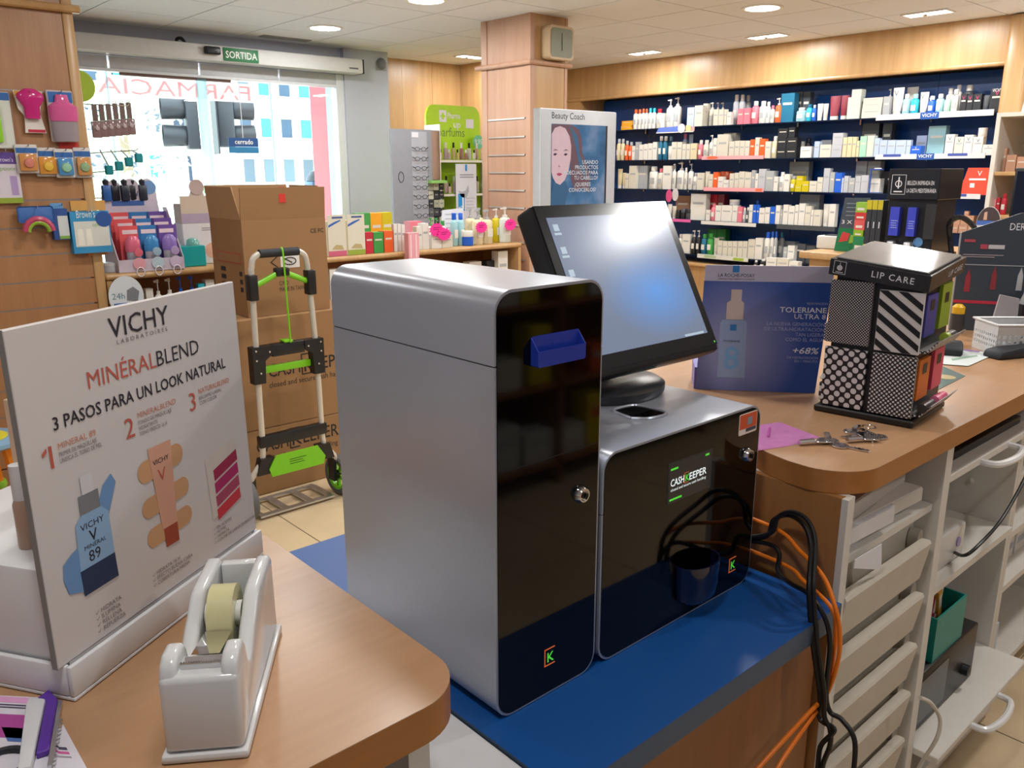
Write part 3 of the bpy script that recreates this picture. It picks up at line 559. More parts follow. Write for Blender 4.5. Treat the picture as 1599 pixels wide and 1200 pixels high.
MB().prism(rrect(x0+0.0035, x1-0.0035, z0+0.0035, z1-0.0035, R-0.003, 8), MYF-0.0012, MYF-0.0002, 'y').build('front_glass', M_BLK, t)
yy = MYF-0.0013
sc = MB().box(0.955, 1.062, yy-0.0008, yy, 0.962, 1.025).build('screen', mat('lcd_dark', '#1d1f24', 0.15, emit=0.25), t, smooth=False)
MB().box(0.953, 1.064, yy-0.0004, yy+0.0001, 0.9605, 1.0265).build('screen_bezel', mat('bezel', '#3a3c40', 0.3), t, smooth=False)
WS = mat('lcd_white', '#e8f4f4', 0.5, emit=0.7)
text(sc, 'CASH', 0.0165, (0.9585, yy-0.0012, 0.9885), WS, width=0.033, bold=0.03); text(sc, 'K', 0.0165, (0.9945, yy-0.0012, 0.9885), LIME, bold=0.03); text(sc, 'EEPER', 0.0165, (1.0045, yy-0.0012, 0.9885), WS, width=0.044, bold=0.03)
text(sc, 'closed and secure cash handling', 0.0065, (0.9595, yy-0.0012, 0.9805), WS, width=0.089)
fm = MB(); fm.box(0.9925, 0.9932, yy-0.0013, yy-0.0009, 0.986, 1.003); fm.box(0.9925, 1.003, yy-0.0013, yy-0.0009, 0.986, 0.9867); fm.box(0.9925, 1.003, yy-0.0013, yy-0.0009, 1.0023, 1.003); fm.build('logo_frame', ORG, sc, smooth=False)
for (a, b, c) in ((0.958, 1.0145, 0.018), (1.045, 1.018, 0.01), (0.958, 0.9655, 0.03)): MB().box(a, a+c, yy-0.0012, yy-0.0009, b, b+0.003).build('status_mark', LIME, sc, smooth=False)
lock(t, 1.164, 0.992, MYF-0.0012); klogo(t, 1.134, 0.786, 0.026, MYF-0.0012)
st = MB().prism(rrect(1.135, 1.187, 1.03, 1.066, 0.003, 3), yy-0.0006, yy, 'y').build('sticker', paper('#e9dcd2'), t); MB().box(1.1365, 1.1855, yy-0.001, yy-0.0007, 1.04, 1.0645).build('sticker_print', paper('#d4572f'), st, smooth=False); MB().box(1.158, 1.172, yy-0.0013, yy-0.0011, 1.045, 1.058).build('sticker_mark', paper('#8a90a0'), st, smooth=False); MB().box(1.155, 1.184, yy-0.0013, yy-0.0011, 1.034, 1.0395).build('sticker_text', paper('#4a4a5a'), st, smooth=False)
# coin outlet cup
cp = []
prof = [(0.04, 0.0), (0.05, 0.008), (0.055, 0.03), (0.057, 0.075), (0.053, 0.075), (0.05, 0.03), (0.04, 0.012)]
cu = MB(); n = 18; kk = len(prof); vs = []; fs = []
for i in range(n+1):
    a = PI+PI*i/n
    for r, z in prof: vs.append((1.035+r*0.85*math.cos(a), yy+r*0.6*math.sin(a), 0.779+z*0.9))
for i in range(n):
    for q in range(kk-1): fs.append((i*kk+q, (i+1)*kk+q, (i+1)*kk+q+1, i*kk+q+1))
fs.append([i*kk for i in range(n+1)]); fs.append([i*kk+kk-1 for i in range(n+1)]); cu.add(vs, fs)
cu.build('coin_cup', mat('navy_cup', '#0e1230', 0.12, coat=0.5), t, 'dark navy coin cup')
# coin inlet on the top
hx = [(0.968, 0.80), (0.985, 0.782), (1.02, 0.776), (1.036, 0.79), (1.034, 0.835), (1.022, 0.848), (0.98, 0.848)]
MB().prism([(x+0.02*0, y) for x, y in hx], z1+0.0002, z1+0.0012, 'z').build('coin_inlet', M_BLK, t)
rim = smoothpath([(x, y, z1+0.0012) for x, y in hx+[hx[0]]], 4); MB().tube(rim, 0.0025, 6).build('inlet_rim', M_SILV, t)

# ---- touch monitor
mon = thing('touch_monitor', 'black tilted touch screen monitor on a round foot on the coin module', 'monitor', (1.065, 0.935, z1+0.0003))
MB().lathe([(0.0, 0.0), (0.105, 0.0), (0.11, 0.006), (0.11, 0.016), (0.1, 0.022), (0.0, 0.026)], 32, sy=0.82).build('foot', mat('dark_foot', '#2b2c30', 0.3), mon)
MB().rbox(-0.035, 0.035, 0.02, 0.06, 0.024, 0.21, 0.01).build('neck', M_BLKP, mon)
TL_ = math.radians(-27.8)
hd_ = bpy.data.objects.new('head', None)
TM = Matrix.Translation((0.04, -0.079, 0.056))@Matrix.Rotation(TL_, 4, 'X')
hb = MB().rbox(-0.17, 0.178, 0.0, 0.045, 0.0, 0.302, 0.008, 2, T=TM).build('casing', M_BLKP, mon)
MB().rbox(-0.13, 0.13, 0.045, 0.062, 0.04, 0.24, 0.015, 2, T=TM).build('rear_shell', M_BLKP, mon)
MB().box(-0.166, 0.174, -0.0012, -0.0002, 0.012, 0.298, T=TM).build('bezel', mat('bezel_black', '#1a2028', 0.18), mon, smooth=False)
def lcd():
    m = bpy.data.materials.new('lcd_desktop_haze'); m.use_nodes = True; nt = m.node_tree; b = nt.nodes['Principled BSDF']
    tc = nt.nodes.new('ShaderNodeTexCoord'); mp = nt.nodes.new('ShaderNodeMapping'); mp.inputs['Location'].default_value = (-0.11, 0, -0.09); mp.inputs['Scale'].default_value = (7, 0.01, 14)
    mp.vector_type = 'TEXTURE'; mp.inputs['Scale'].default_value = (0.14, 10, 0.075); mp.inputs['Location'].default_value = (0.10, 0.0, 0.17)
    nt.links.new(tc.outputs['Object'], mp.inputs[0]); g = nt.nodes.new('ShaderNodeTexGradient'); g.gradient_type = 'SPHERICAL'; nt.links.new(mp.outputs[0], g.inputs[0])
    r = nt.nodes.new('ShaderNodeValToRGB'); r.color_ramp.elements[0].color = lin('#76829a')+(1,); r.color_ramp.elements[1].color = lin('#5f9be4')+(1,); nt.links.new(g.outputs[0], r.inputs[0])  # grey in the glow imitates reflection haze lying on the glass
    b.inputs['Base Color'].default_value = (0.02, 0.025, 0.03, 1); b.inputs['Roughness'].default_value = 0.2; nt.links.new(r.outputs[0], b.inputs['Emission Color']); b.inputs['Emission Strength'].default_value = 0.9
    return m
scr = MB().box(-0.148, 0.156, -0.0022, -0.0013, 0.036, 0.276, T=TM).build('screen', lcd(), mon, 'lit desktop screen with painted blue-grey reflection haze', smooth=False)
for i, (ix, iz) in enumerate(((-0.14, 0.252), (-0.14, 0.212), (-0.14, 0.172))):
    MB().box(ix, ix+0.012, -0.0027, -0.0023, iz, iz+0.012, T=TM).build('desktop_icon', mat('icon_pale', '#a8bccc', 0.4, emit=0.5), scr, smooth=False); MB().box(ix-0.002, ix+0.014, -0.0027, -0.0023, iz-0.007, iz-0.003, T=TM).build('icon_caption', mat('icon_pale', '#a8bccc', 0.4, emit=0.5), scr, smooth=False)
MB().box(0.09, 0.145, -0.0027, -0.0023, 0.037, 0.041, T=TM).build('screen_note', mat('icon_pale', '#a8bccc', 0.4, emit=0.5), scr, smooth=False)
MB().box(0.166, 0.169, -0.002, -0.0013, 0.016, 0.019, T=TM).build('power_led', LIME, mon, smooth=False)
MB().tube(smoothpath([(0.11, 0.03, 0.085), (0.1, 0.02, 0.06), (0.06, 0.03, 0.045), (0.03, 0.05, 0.06), (0.02, 0.06, 0.09)]), 0.0028, 6).build('cable', M_BLKP, mon)

# ---- cables hanging by the machine
def cable(name, lbl, pts, r, m): return tag(MB().tube(smoothpath(pts, 8), r, 8).build(name, m), lbl, 'cable')
M_CB = mat('cable_black', '#121214', 0.4); M_CO = mat('cable_orange', '#ee7c16', 0.4)
def on(x, y, Y): p = U(x, y, Y=Y); return (p.x, p.y, p.z)
def onx(x, y, X): p = U(x, y, X=X); return (p.x, p.y, p.z)
for i, (dx, l) in enumerate(((0, 'black power cable looping highest out of the cable bundle'), (7, 'black power cable just inside the outer loop of the cable bundle'))):
    q = 0.006*i
    cable('power_cable', l, [(1.222, 0.95, 0.80+q), (1.222, 0.80, 0.80+q)]+[onx(x-dx, y+dx*0.7, X+q) for x, y, X in ((1198, 835, 1.222), (1215, 808, 1.222), (1238, 800, 1.222), (1262, 815, 1.216), (1273, 850, 1.2), (1270, 920, 1.15), (1276, 1000, 1.148), (1287, 1080, 1.16), (1287, 1118, 1.16))]+[onx(1296+dx, 1140, 1.16), onx(1296-dx*2, 1165, 1.16), onx(1284-dx, 1199, 1.155), onx(1275-dx, 1260, 1.15)], 0.0042, M_CB)
cable('power_cable', 'black cable curling right at the bottom of the cable bundle', [(1.222, 0.9, 0.765), onx(1200, 850, 1.225), onx(1215, 893, 1.21), onx(1235, 912, 1.19), onx(1262, 928, 1.165), onx(1288, 965, 1.165), onx(1296, 1010, 1.168), onx(1290, 1080, 1.172), onx(1296, 1112, 1.175), onx(1315, 1125, 1.18), onx(1335, 1160, 1.18), onx(1330, 1230, 1.17)], 0.0042, M_CB)
cable('network_cable', 'orange network cable on the outside of the bundle', [(1.234, 0.9, 0.85), onx(1203, 822, 1.232), onx(1250, 862, 1.22), onx(1285, 900, 1.195), onx(1303, 945, 1.175), onx(1311, 985, 1.18), onx(1309, 1030, 1.185), onx(1292, 1082, 1.185), onx(1262, 1115, 1.14), onx(1225, 1155, 1.08), onx(1185, 1199, 1.03), onx(1140, 1250, 0.98)], 0.0036, M_CO)
cable('network_cable', 'orange network cable on the inside of the bundle', [(1.234, 0.9, 0.79), onx(1215, 878, 1.228), onx(1255, 908, 1.205), onx(1298, 950, 1.185), onx(1305, 985, 1.19), onx(1301, 1030, 1.192), onx(1290, 1088, 1.195), onx(1268, 1120, 1.15), onx(1240, 1160, 1.1), onx(1215, 1199, 1.06), onx(1190, 1250, 1.02)], 0.0036, M_CO)
cable('grey_cable', 'pale grey cable drooping from the lower pull-out tray', [on(1437, 1090, 0.52), on(1455, 1100, 0.51), on(1468, 1125, 0.5), on(1462, 1155, 0.5), on(1440, 1190, 0.52), on(1428, 1215, 0.53)], 0.004, mat('cable_grey', '#cfcac0', 0.5))
cable('wall_cable', 'thin black cable running down across the open cabinet', [on(1620, 700, 0.585), on(1599, 750, 0.58), on(1565, 810, 0.58), on(1530, 850, 0.58), on(1505, 868, 0.60), (2.0, 0.66, 0.57)], 0.004, M_CB)

# ================================================================== LEFT COUNTER OBJECTS
M_PAN = mat('display_white', '#d6d1d0', 0.45, noise=0.01); M_TRAY = mat('tray_white', '#e2e3e6', 0.4, noise=0.01)
RED1 = mat('print_copper', '#c4604f', 0.5); RED2 = mat('print_coral', '#d08a72', 0.5); TXT = mat('print_dark', '#2a2530', 0.5); TXG = mat('print_grey', '#7d7678', 0.5)
A = U(118, 1098, Z=ZC); B_ = U(412, 868, Z=ZC); ang = math.atan2(B_.y-A.y, B_.x-A.x)
vd = thing('cosmetics_display', 'white cardboard VICHY display with product poster on the left worktop', 'display', (A.x, A.y, ZC+0.0005), ang)
MB().rbox(0, 0.322, 0, 0.24, 0, 0.004, 0.001, 1).build('tray_floor', M_TRAY, vd)
MB().rbox(0, 0.322, 0, 0.006, 0.0042, 0.036, 0.002, 2).build('tray_front_rim', M_TRAY, vd); MB().rbox(0, 0.006, 0.0065, 0.24, 0.0042, 0.036, 0.002, 2).build('tray_side_rim', M_TRAY, vd); MB().rbox(0.316, 0.322, 0.0065, 0.24, 0.0042, 0.036, 0.002, 2).build('tray_side_rim', M_TRAY, vd)
MB().rbox(0.008, 0.314, 0.022, 0.236, 0.0042, 0.128, 0.003, 2).build('plinth', M_TRAY, vd)
pn = MB().rbox(0.0, 0.328, 0.0, 0.006, 0.0, 0.320, 0.001, 1).build('poster_panel', M_PAN, vd, loc=(-0.006, 0.008, 0.0365)); pn.rotation_euler = (math.radians(-0.6), 0, 0)
MB().box(0.014, 0.318, 0.0005, 0.0055, -0.032, -0.0002).build('panel_foot', M_PAN, pn, smooth=False)
MB().box(-0.0006, -0.0001, 0.0, 0.006, 0, 0.320).build('panel_edge', mat('card_edge_grey', '#8c8a88', 0.7), pn, smooth=False)
yp = -0.0006; ox = 0.015; oz = -0.0405
def vt(s, size, u, v, m, w=None, **k): return text(pn, s, size, (u+ox, yp, v+oz), m, width=w, **k)
vt('VICHY', 0.0285, 0.103, 0.331, TXT, 0.088, bold=0.004); vt('LABORATOIRES', 0.0065, 0.111, 0.3235, TXG, 0.075, spacing=1.5)
vt('MINÉRAL', 0.024, 0.066, 0.289, RED1, 0.096, bold=0.004); vt('BLEND', 0.024, 0.163, 0.289, TXT, 0.07, bold=-0.004)
vt('3 PASOS PARA UN LOOK NATURAL', 0.0175, 0.02, 0.262, TXT, 0.26, bold=0.02)
vt('1', 0.03, 0.006, 0.229, RED1, bold=0.02); MB().prism([(0.0035+ox, 0.2445+oz), (0.0092+ox, 0.2492+oz), (0.0092+ox, 0.2452+oz), (0.0045+ox, 0.2415+oz)], yp-0.0003, yp, 'y').build('numeral_flag', RED1, pn, smooth=False); vt('2', 0.03, 0.106, 0.2265, RED1, bold=0.0); vt('3', 0.03, 0.207, 0.227, RED1, bold=0.0)
vt('MINERAL 89', 0.0085, 0.022, 0.2435, RED2, 0.046, bold=0.02); vt('PRIMER DE MAQUILLAJE\nUNIFICA EL TONO DE PIEL', 0.0062, 0.022, 0.2365, TXG, 0.052)
vt('MINERALBLEND', 0.0085, 0.126, 0.243, RED2, 0.06, bold=0.02); vt('FONDO DE MAQUILLAJE\nHIDRATANTE\nTONO FRESCO 16 H', 0.006, 0.126, 0.236, TXG, 0.052)
vt('NATURALBLEND', 0.0085, 0.226, 0.243, RED2, 0.058, bold=0.02); vt('BÁLSAMO LABIAL\nCON COLOR', 0.006, 0.226, 0.236, TXG, 0.042)
CK = '\u2713 '
vt(CK+'HIDRATA\n'+CK+'ILUMINA\n'+CK+'RELLENA\n'+CK+'REFUERZA', 0.0066, 0.036, 0.068, TXG); vt(CK+'HIDRATA 16 H\n'+CK+'EFECTO BUENA CARA\n'+CK+'COBERTURA MEDIA', 0.006, 0.118, 0.068, TXG); vt(CK+'SIN ACEITES\n'+CK+'NUTRE\n'+CK+'HIDRATA\n'+CK+'COLOR DE LARGA DURACIÓN', 0.0056, 0.226, 0.074, TXG)
def flat(poly, m, d, name, parent=pn): return MB().prism([(u+ox, v+oz) for u, v in poly], yp-d-0.0002, yp-d, 'y').build(name, m, parent, smooth=False)
BL = mat('print_blue', '#6d97c8', 0.5); BL2 = mat('print_sky', '#8fb4d8', 0.5); NV = mat('print_navy', '#1f3558', 0.5); SK = mat('print_skin', '#cf9f74', 0.5); CO = mat('print_copper_cap', '#b4553c', 0.35, 0.3)
flat([(0.006, 0.12), (0.01, 0.105), (0.03, 0.098), (0.05, 0.12), (0.085, 0.19), (0.08, 0.2), (0.068, 0.192), (0.045, 0.15), (0.02, 0.142), (0.008, 0.135)], BL, 0, 'blue_smear')
flat([(0.027, 0.094), (0.072, 0.094), (0.071, 0.12), (0.026, 0.12)], NV, 0.0003, 'printed_bottle_base'); flat([(0.026, 0.12), (0.071, 0.12), (0.07, 0.165), (0.062, 0.173), (0.036, 0.173), (0.028, 0.165)], BL2, 0.0003, 'printed_bottle'); flat([(0.036, 0.173), (0.061, 0.173), (0.061, 0.192), (0.036, 0.192)], mat('print_silver', '#8f949c', 0.3, 0.4), 0.0003, 'printed_collar'); flat([(0.041, 0.192), (0.056, 0.192), (0.056, 0.21), (0.041, 0.21)], mat('print_cap', '#d8d8dc', 0.5), 0.0003, 'printed_pump')
text(pn, 'VICHY', 0.009, (0.033+ox, yp-0.0007, 0.158+oz), TXT, width=0.03); text(pn, 'V', 0.016, (0.0425+ox, yp-0.0007, 0.144+oz), TXT, bold=0.02); text(pn, 'MINÉRAL', 0.006, (0.034+ox, yp-0.0007, 0.138+oz), TXT, width=0.028); text(pn, '89', 0.016, (0.038+ox, yp-0.0007, 0.1245+oz), TXT)
def blob(cx, cz, l, h): flat([(cx+(l-h/2)*(1 if math.cos(t) >= 0 else -1)+h/2*math.cos(t), cz+h/2*math.sin(t)+0.25*((l-h/2)*(1 if math.cos(t) >= 0 else -1))*0.3) for t in [2*PI*(k+0.5)/20 for k in range(20)]], SK, 0, 'foundation_smear')
blob(0.152, 0.186, 0.036, 0.024); blob(0.154, 0.146, 0.038, 0.022); blob(0.155, 0.112, 0.037, 0.022)
flat([(0.134, 0.207), (0.17, 0.207), (0.166, 0.113), (0.142, 0.113)], mat('print_tube', '#d9a58c', 0.45), 0.0004, 'printed_tube'); flat([(0.144, 0.113), (0.166, 0.113), (0.166, 0.091), (0.145, 0.091)], CO, 0.0004, 'printed_tube_cap'); text(pn, 'VICHY', 0.008, (0.139+ox, yp-0.0009, 0.187+oz), TXT, width=0.025); text(pn, 'V', 0.02, (0.1445+ox, yp-0.0009, 0.167+oz), RED1)
flat([(0.224, 0.164), (0.284, 0.176), (0.288, 0.1), (0.228, 0.088)], mat('print_greige', '#d6cfc8', 0.5), 0, 'swatch_card')
for i, c in enumerate(('#a2284e', '#b12a68', '#b04a68', '#d03a44')): flat([(0.237, 0.147-i*0.0165), (0.284, 0.1585-i*0.0165), (0.285, 0.145-i*0.0165), (0.238, 0.1335-i*0.0165)], mat('lip_'+c, c, 0.4), 0.0004, 'lip_swatch')
R2 = Matrix.Rotation(ang, 3, 'Z')
def vpos(x, y, z): v = R2@Vector((x, y, 0)); return (A.x+v.x, A.y+v.y, ZC+0.0005+z)
c = thing('foundation_carton', 'tall beige carton with copper squares standing behind the VICHY poster', 'carton', vpos(0.079, 0.062, 0.1283), ang)
MB().rbox(0, 0.036, 0, 0.036, 0, 0.135, 0.001, 1).build('body', paper('#d6b798'), c)
for i, cc in enumerate(('#a8523a', '#b0552e', '#5a2a20')): MB().box(-0.0006, -0.0001, 0.008, 0.02, 0.11-i*0.042, 0.118-i*0.042).build('colour_square', paper(cc), c, smooth=False)
c = thing('foundation_bottle', 'small bottle with white cap and beige body behind the VICHY poster', 'bottle', vpos(0.047, 0.078, 0.1283), ang); c.scale = (0.6, 0.6, 1.0)
MB().lathe([(0.0, 0), (0.014, 0), (0.015, 0.004), (0.015, 0.045), (0.012, 0.05), (0, 0.05)], 16).build('body', plas('#b89a86'), c); MB().lathe([(0.0125, 0.05), (0.0125, 0.085), (0.0, 0.086)], 16).build('cap', plas('#dcdde0'), c)
c = thing('foundation_carton', 'second beige carton further back on the VICHY display plinth', 'carton', vpos(0.13, 0.14, 0.1283), ang); MB().rbox(0, 0.036, 0, 0.036, 0, 0.12, 0.001, 1).build('body', paper('#d9bda0'), c); MB().box(0.006, 0.03, -0.0006, -0.0001, 0.08, 0.09).build('print_band', paper('#a8523a'), c, smooth=False)
# red packs left of the display
for i, (x, y, cc, l) in enumerate(((0.03, 0.99, '#d8343a', 'red sachet pack lying left of the VICHY display'), (0.02, 1.10, '#e04c8c', 'bright pink pack behind the red sachet at the left edge'))):
    s = thing('sachet_pack', l, 'pack', (x, y, ZC+0.0005), 0.4); bevel_mb(MB().box(-0.07, 0.07, -0.045, 0.045, 0, 0.05 if i == 0 else 0.09), 0.012, 3).build('pouch', mat('sachet_'+cc, cc, 0.3), s); MB().box(-0.05, 0.05, -0.0462, -0.0456, 0.016, 0.034).build('print_band', paper('#f2a0b8'), s, smooth=False)
# tape dispenser
f1 = U(258, 1195, Z=ZC); f2 = U(385, 1182, Z=ZC)
td = thing('tape_dispenser', 'glossy white desktop tape dispenser on the left worktop', 'tape dispenser', ((f1.x+f2.x)/2, (f1.y+f2.y)/2, ZC+0.0005), math.radians(-34.5))
M_TD = mat('dispenser_white', '#d8d9da', 0.14, coat=0.4, noise=0.01)
bevel_mb(MB().box(-0.036, 0.036, -0.003, 0.205, 0, 0.008), 0.003, 2).build('base_plate', M_TD, td)
side = [(0.0, 0.0085), (0.2, 0.0085), (0.197, 0.091), (0.19, 0.097), (0.125, 0.097), (0.112, 0.093), (0.098, 0.083), (0.086, 0.077), (0.066, 0.062), (0.058, 0.058), (0.05, 0.062), (0.042, 0.086), (0.034, 0.094), (0.016, 0.094), (0.006, 0.088), (0.001, 0.076)]
for s in (-1, 1):
    a, b = sorted((s*0.032, s*0.0175)); bevel_mb(MB().prism(side, a, b, 'x'), 0.0045, 3).build('side_wall', M_TD, td)
bevel_mb(MB().box(-0.0325, 0.0325, -0.0006, 0.037, 0.0082, 0.08), 0.006, 3).build('front_block', M_TD, td); bevel_mb(MB().box(-0.0178, 0.0178, 0.186, 0.1985, 0.0085, 0.09), 0.002, 2).build('rear_wall', M_TD, td); MB().box(-0.0178, 0.0178, 0.0345, 0.1855, 0.0085, 0.02).build('well_floor', mat('dispenser_grey', '#8f9698', 0.4), td, smooth=False)
mb = MB(); mb.box(-0.0165, 0.0165, 0.012, 0.0135, 0.0802, 0.0855)
for i in range(16): mb.prism([(-0.0165+i*0.00206, 0.0855), (-0.0165+(i+1)*0.00206, 0.0855), (-0.0165+(i+0.5)*0.00206, 0.0872)], 0.012, 0.0135, 'y')
mb.box(-0.0165, 0.0165, 0.0136, 0.03, 0.0802, 0.0812); mb.build('cutter_blade', M_CHROME, td, smooth=False)
Rx = Matrix.Translation((0, 0.112, 0.075))@Matrix.Rotation(PI/2, 4, 'Y')
tp = MB().lathe([(0.013, -0.0115), (0.028, -0.0115), (0.028, 0.0115), (0.013, 0.0115), (0.013, -0.0115)], 32, T=Rx).build('tape_roll', mat('tape_yellow', '#d0ca9c', 0.25), td)
MB().lathe([(0.0, -0.0165), (0.012, -0.0165), (0.012, 0.0165), (0.0, 0.0165)], 20, T=Rx).build('hub', plas('#d4d4d0'), td)
MB().add([(-0.012, 0.082, 0.074), (0.012, 0.082, 0.074), (0.012, 0.031, 0.0822), (-0.012, 0.031, 0.0822)], [(0, 1, 2, 3)]).build('tape_strip', glass('tape_film', (0.92, 0.9, 0.78), 0.08), td, smooth=False)
# leaflets and folding cutter
l1, l2, l3, l4 = (U(x, y, Z=ZC) for x, y in ((76, 1092), (136, 1202), (-40, 1260), (-60, 1085)))
lf = thing('leaflet', 'white and pink printed leaflet at the lower left corner of the worktop', 'leaflet', (0, 0, ZC+0.0003))
MB().prism([(p.x, p.y) for p in (l1, l2, l3, l4)], 0, 0.0008, 'z').build('sheet', paper('#dcd9e4'), lf, smooth=False)
def onleaf(u, v, du, dv, c, nm): # parallelogram patch on the leaflet
    o0 = l1+(l4-l1)*u+(l2-l1)*v; e1 = (l4-l1)*du; e2 = (l2-l1)*dv
    MB().prism([((o0+a*e1+b*e2).x, (o0+a*e1+b*e2).y) for a, b in ((0, 0), (1, 0), (1, 1), (0, 1))], 0.0009, 0.0011, 'z').build(nm, paper(c), lf, smooth=False)
onleaf(0.08, 0.02, 0.85, 0.09, '#e0a4d2', 'pink_band'); onleaf(0.35, 0.3, 0.5, 0.35, '#b04a9c', 'magenta_picture'); onleaf(0.45, 0.5, 0.25, 0.2, '#4a6fb0', 'blue_picture'); onleaf(0.1, 0.74, 0.3, 0.035, '#4b4560', 'printed_heading'); onleaf(0.1, 0.8, 0.4, 0.03, '#d05a9c', 'printed_line'); onleaf(0.1, 0.86, 0.35, 0.02, '#9a94a4', 'printed_line'); onleaf(0.15, 0.35, 0.1, 0.05, '#a8c05a', 'green_mark'); onleaf(0.3, 0.14, 0.5, 0.02, '#4b4560', 'printed_line'); onleaf(0.25, 0.18, 0.5, 0.02, '#4b4560', 'printed_line')
k1 = U(62, 1098, Z=ZC); k2 = U(38, 1215, Z=ZC); ka = math.atan2(k2.y-k1.y, k2.x-k1.x); L = (k2-k1).length
kn = thing('box_cutter', 'purple and white serrated cutter lying on the leaflet', 'cutter', (k1.x, k1.y, ZC+0.0016), ka)
bevel_mb(MB().prism([(0, -0.008), (0.012, -0.009), (L, -0.004), (L, 0.006), (0.01, 0.007)], 0, 0.008, 'z'), 0.002, 2).build('white_handle', plas('#dadbe0', 0.2), kn)
bevel_mb(MB().prism([(-0.008, 0.0075), (0.004, -0.002), (0.012, 0.0072), (0.09, 0.0072), (0.088, 0.017), (0.012, 0.017)], 0, 0.006, 'z'), 0.001, 1).build('purple_guard', mat('purple_plastic', '#5a2fa0', 0.3), kn)
mb = MB(); mb.box(0.012, L, 0.0172, 0.0205, 0.001, 0.004)
for i in range(14): mb.prism([(0.04+i*0.006, 0.0205), (0.046+i*0.006, 0.0205), (0.043+i*0.006, 0.0235)], 0.001, 0.003, 'z')
mb.build('serrated_edge', M_CHROME, kn, smooth=False)
rg = thing('key_ring', 'dark ring lying at the bottom left corner on the leaflet', 'ring', tuple(U(2, 1195, Z=ZC+0.004)))
MB().tube([(0.02*math.cos(a), 0.02*math.sin(a), 0) for a in [2*PI*i/24 for i in range(25)]], 0.003, 8).build('hoop', M_RUB, rg)
# child stool on the floor, far left
so = thing('child_stool', 'plastic child stool with blue seat and orange legs at the left edge', 'stool', (0.50, 3.62, 0), 0.3)
MB().lathe([(0.0, 0.43), (0.14, 0.43), (0.155, 0.44), (0.155, 0.455), (0.14, 0.46), (0.0, 0.46)], 24).build('seat', plas('#7ea6c4'), so); MB().lathe([(0.06, 0.4605), (0.1, 0.4605), (0.1, 0.463), (0.06, 0.463)], 24).build('seat_print', plas('#d8cf3a'), so)
for i in range(4):
    a = PI/4+i*PI/2; c_, s_ = math.cos(a), math.sin(a); lg = MB().tube([(0.09*c_, 0.09*s_, 0.43), (0.16*c_, 0.16*s_, 0.0)], [0.022, 0.026]).build('leg', mat('orange_plastic', '#ef8a1c', 0.35), so)
    MB().lathe([(0.03, 0), (0.034, 0.012), (0.03, 0.03)], 12, c=(0.122*c_, 0.122*s_, 0.215)).build('joint', plas('#8cc43c'), lg)
bl = thing('toy_ball', 'pink plastic dish on the floor beside the child stool', 'dish', (0.62, 3.35, 0.0)); MB().lathe([(0, 0), (0.09, 0), (0.11, 0.03), (0.1, 0.06), (0.05, 0.07), (0, 0.07)], 20).build('shell', plas('#d81f6e'), bl); MB().lathe([(0.05, 0.07), (0.055, 0.078), (0, 0.08)], 20).build('lid', plas('#b8145a'), bl)

# ================================================================== RIGHT COUNTER OBJECTS
t1 = U(1086, 608, Z=ZC); t2 = U(1274, 615, Z=ZC); ta = math.atan2(t2.y-t1.y, t2.x-t1.x)
tl = thing('skincare_display', 'blue LA ROCHE-POSAY card display box on the right worktop', 'display', (t1.x, t1.y, ZC+0.0005), ta)
def grad(name, cin, cout, ctr, rad):
    m = bpy.data.materials.new(name); m.use_nodes = True; nt = m.node_tree; b = nt.nodes['Principled BSDF']; tc = nt.nodes.new('ShaderNodeTexCoord'); mp = nt.nodes.new('ShaderNodeMapping'); mp.vector_type = 'TEXTURE'; mp.inputs['Location'].default_value = ctr; mp.inputs['Scale'].default_value = rad
    nt.links.new(tc.outputs['Object'], mp.inputs[0]); g = nt.nodes.new('ShaderNodeTexGradient'); g.gradient_type = 'SPHERICAL'; nt.links.new(mp.outputs[0], g.inputs[0]); r = nt.nodes.new('ShaderNodeValToRGB'); r.color_ramp.elements[0].color = lin(cout)+(1,); r.color_ramp.elements[1].color = lin(cin)+(1,); nt.links.new(g.outputs[0], r.inputs[0]); nt.links.new(r.outputs[0], b.inputs['Base Color']); b.inputs['Roughness'].default_value = 0.35; return m
TB = grad('display_blue', '#9a9cc4', '#2f50a0', (0.075, 0, 0.10), (0.15, 10, 0.19)); TLA = mat('display_lavender', '#b8b4cc', 0.4)
MB().prism([(0, 0), (0.262, 0), (0.278, 0.248), (0.006, 0.248)], 0.0, 0.004, 'y').build('front_card', TB, tl, smooth=False); MB().prism([(0.006, 0.2482), (0.278, 0.2482), (0.28, 0.283), (0.008, 0.283)], 0.0, 0.004, 'y').build('header_card', TLA, tl, smooth=False)
MB().box(-0.004, 0.25, 0.0045, 0.10, 0, 0.05).build('tray_box', mat('display_violet', '#7a78c8', 0.4), tl, smooth=False); MB().prism([(0.0045, 0.0501), (0.1, 0.0501), (0.0045, 0.2)], 0.02, 0.024, 'x').build('strut', TLA, tl, smooth=False)
def tt(s, size, u, v, m, w=None, **k): return text(tl, s, size, (u, -0.0004, v), m, width=w, **k)
TW = mat('print_white', '#e8e8f0', 0.5); TG = mat('print_lilac', '#a8aed0', 0.5)
tt('LA ROCHE-POSAY', 0.011, 0.035, 0.2575, TXT, 0.078); tt('LABORATOIRE DERMATOLOGIQUE', 0.0045, 0.035, 0.2515, TXT, 0.078)
MB().box(0.066, 0.08, -0.0008, -0.0002, 0.268, 0.2825).build('logo_block', mat('logo_blue', '#2a7cc0', 0.5), tl, smooth=False)
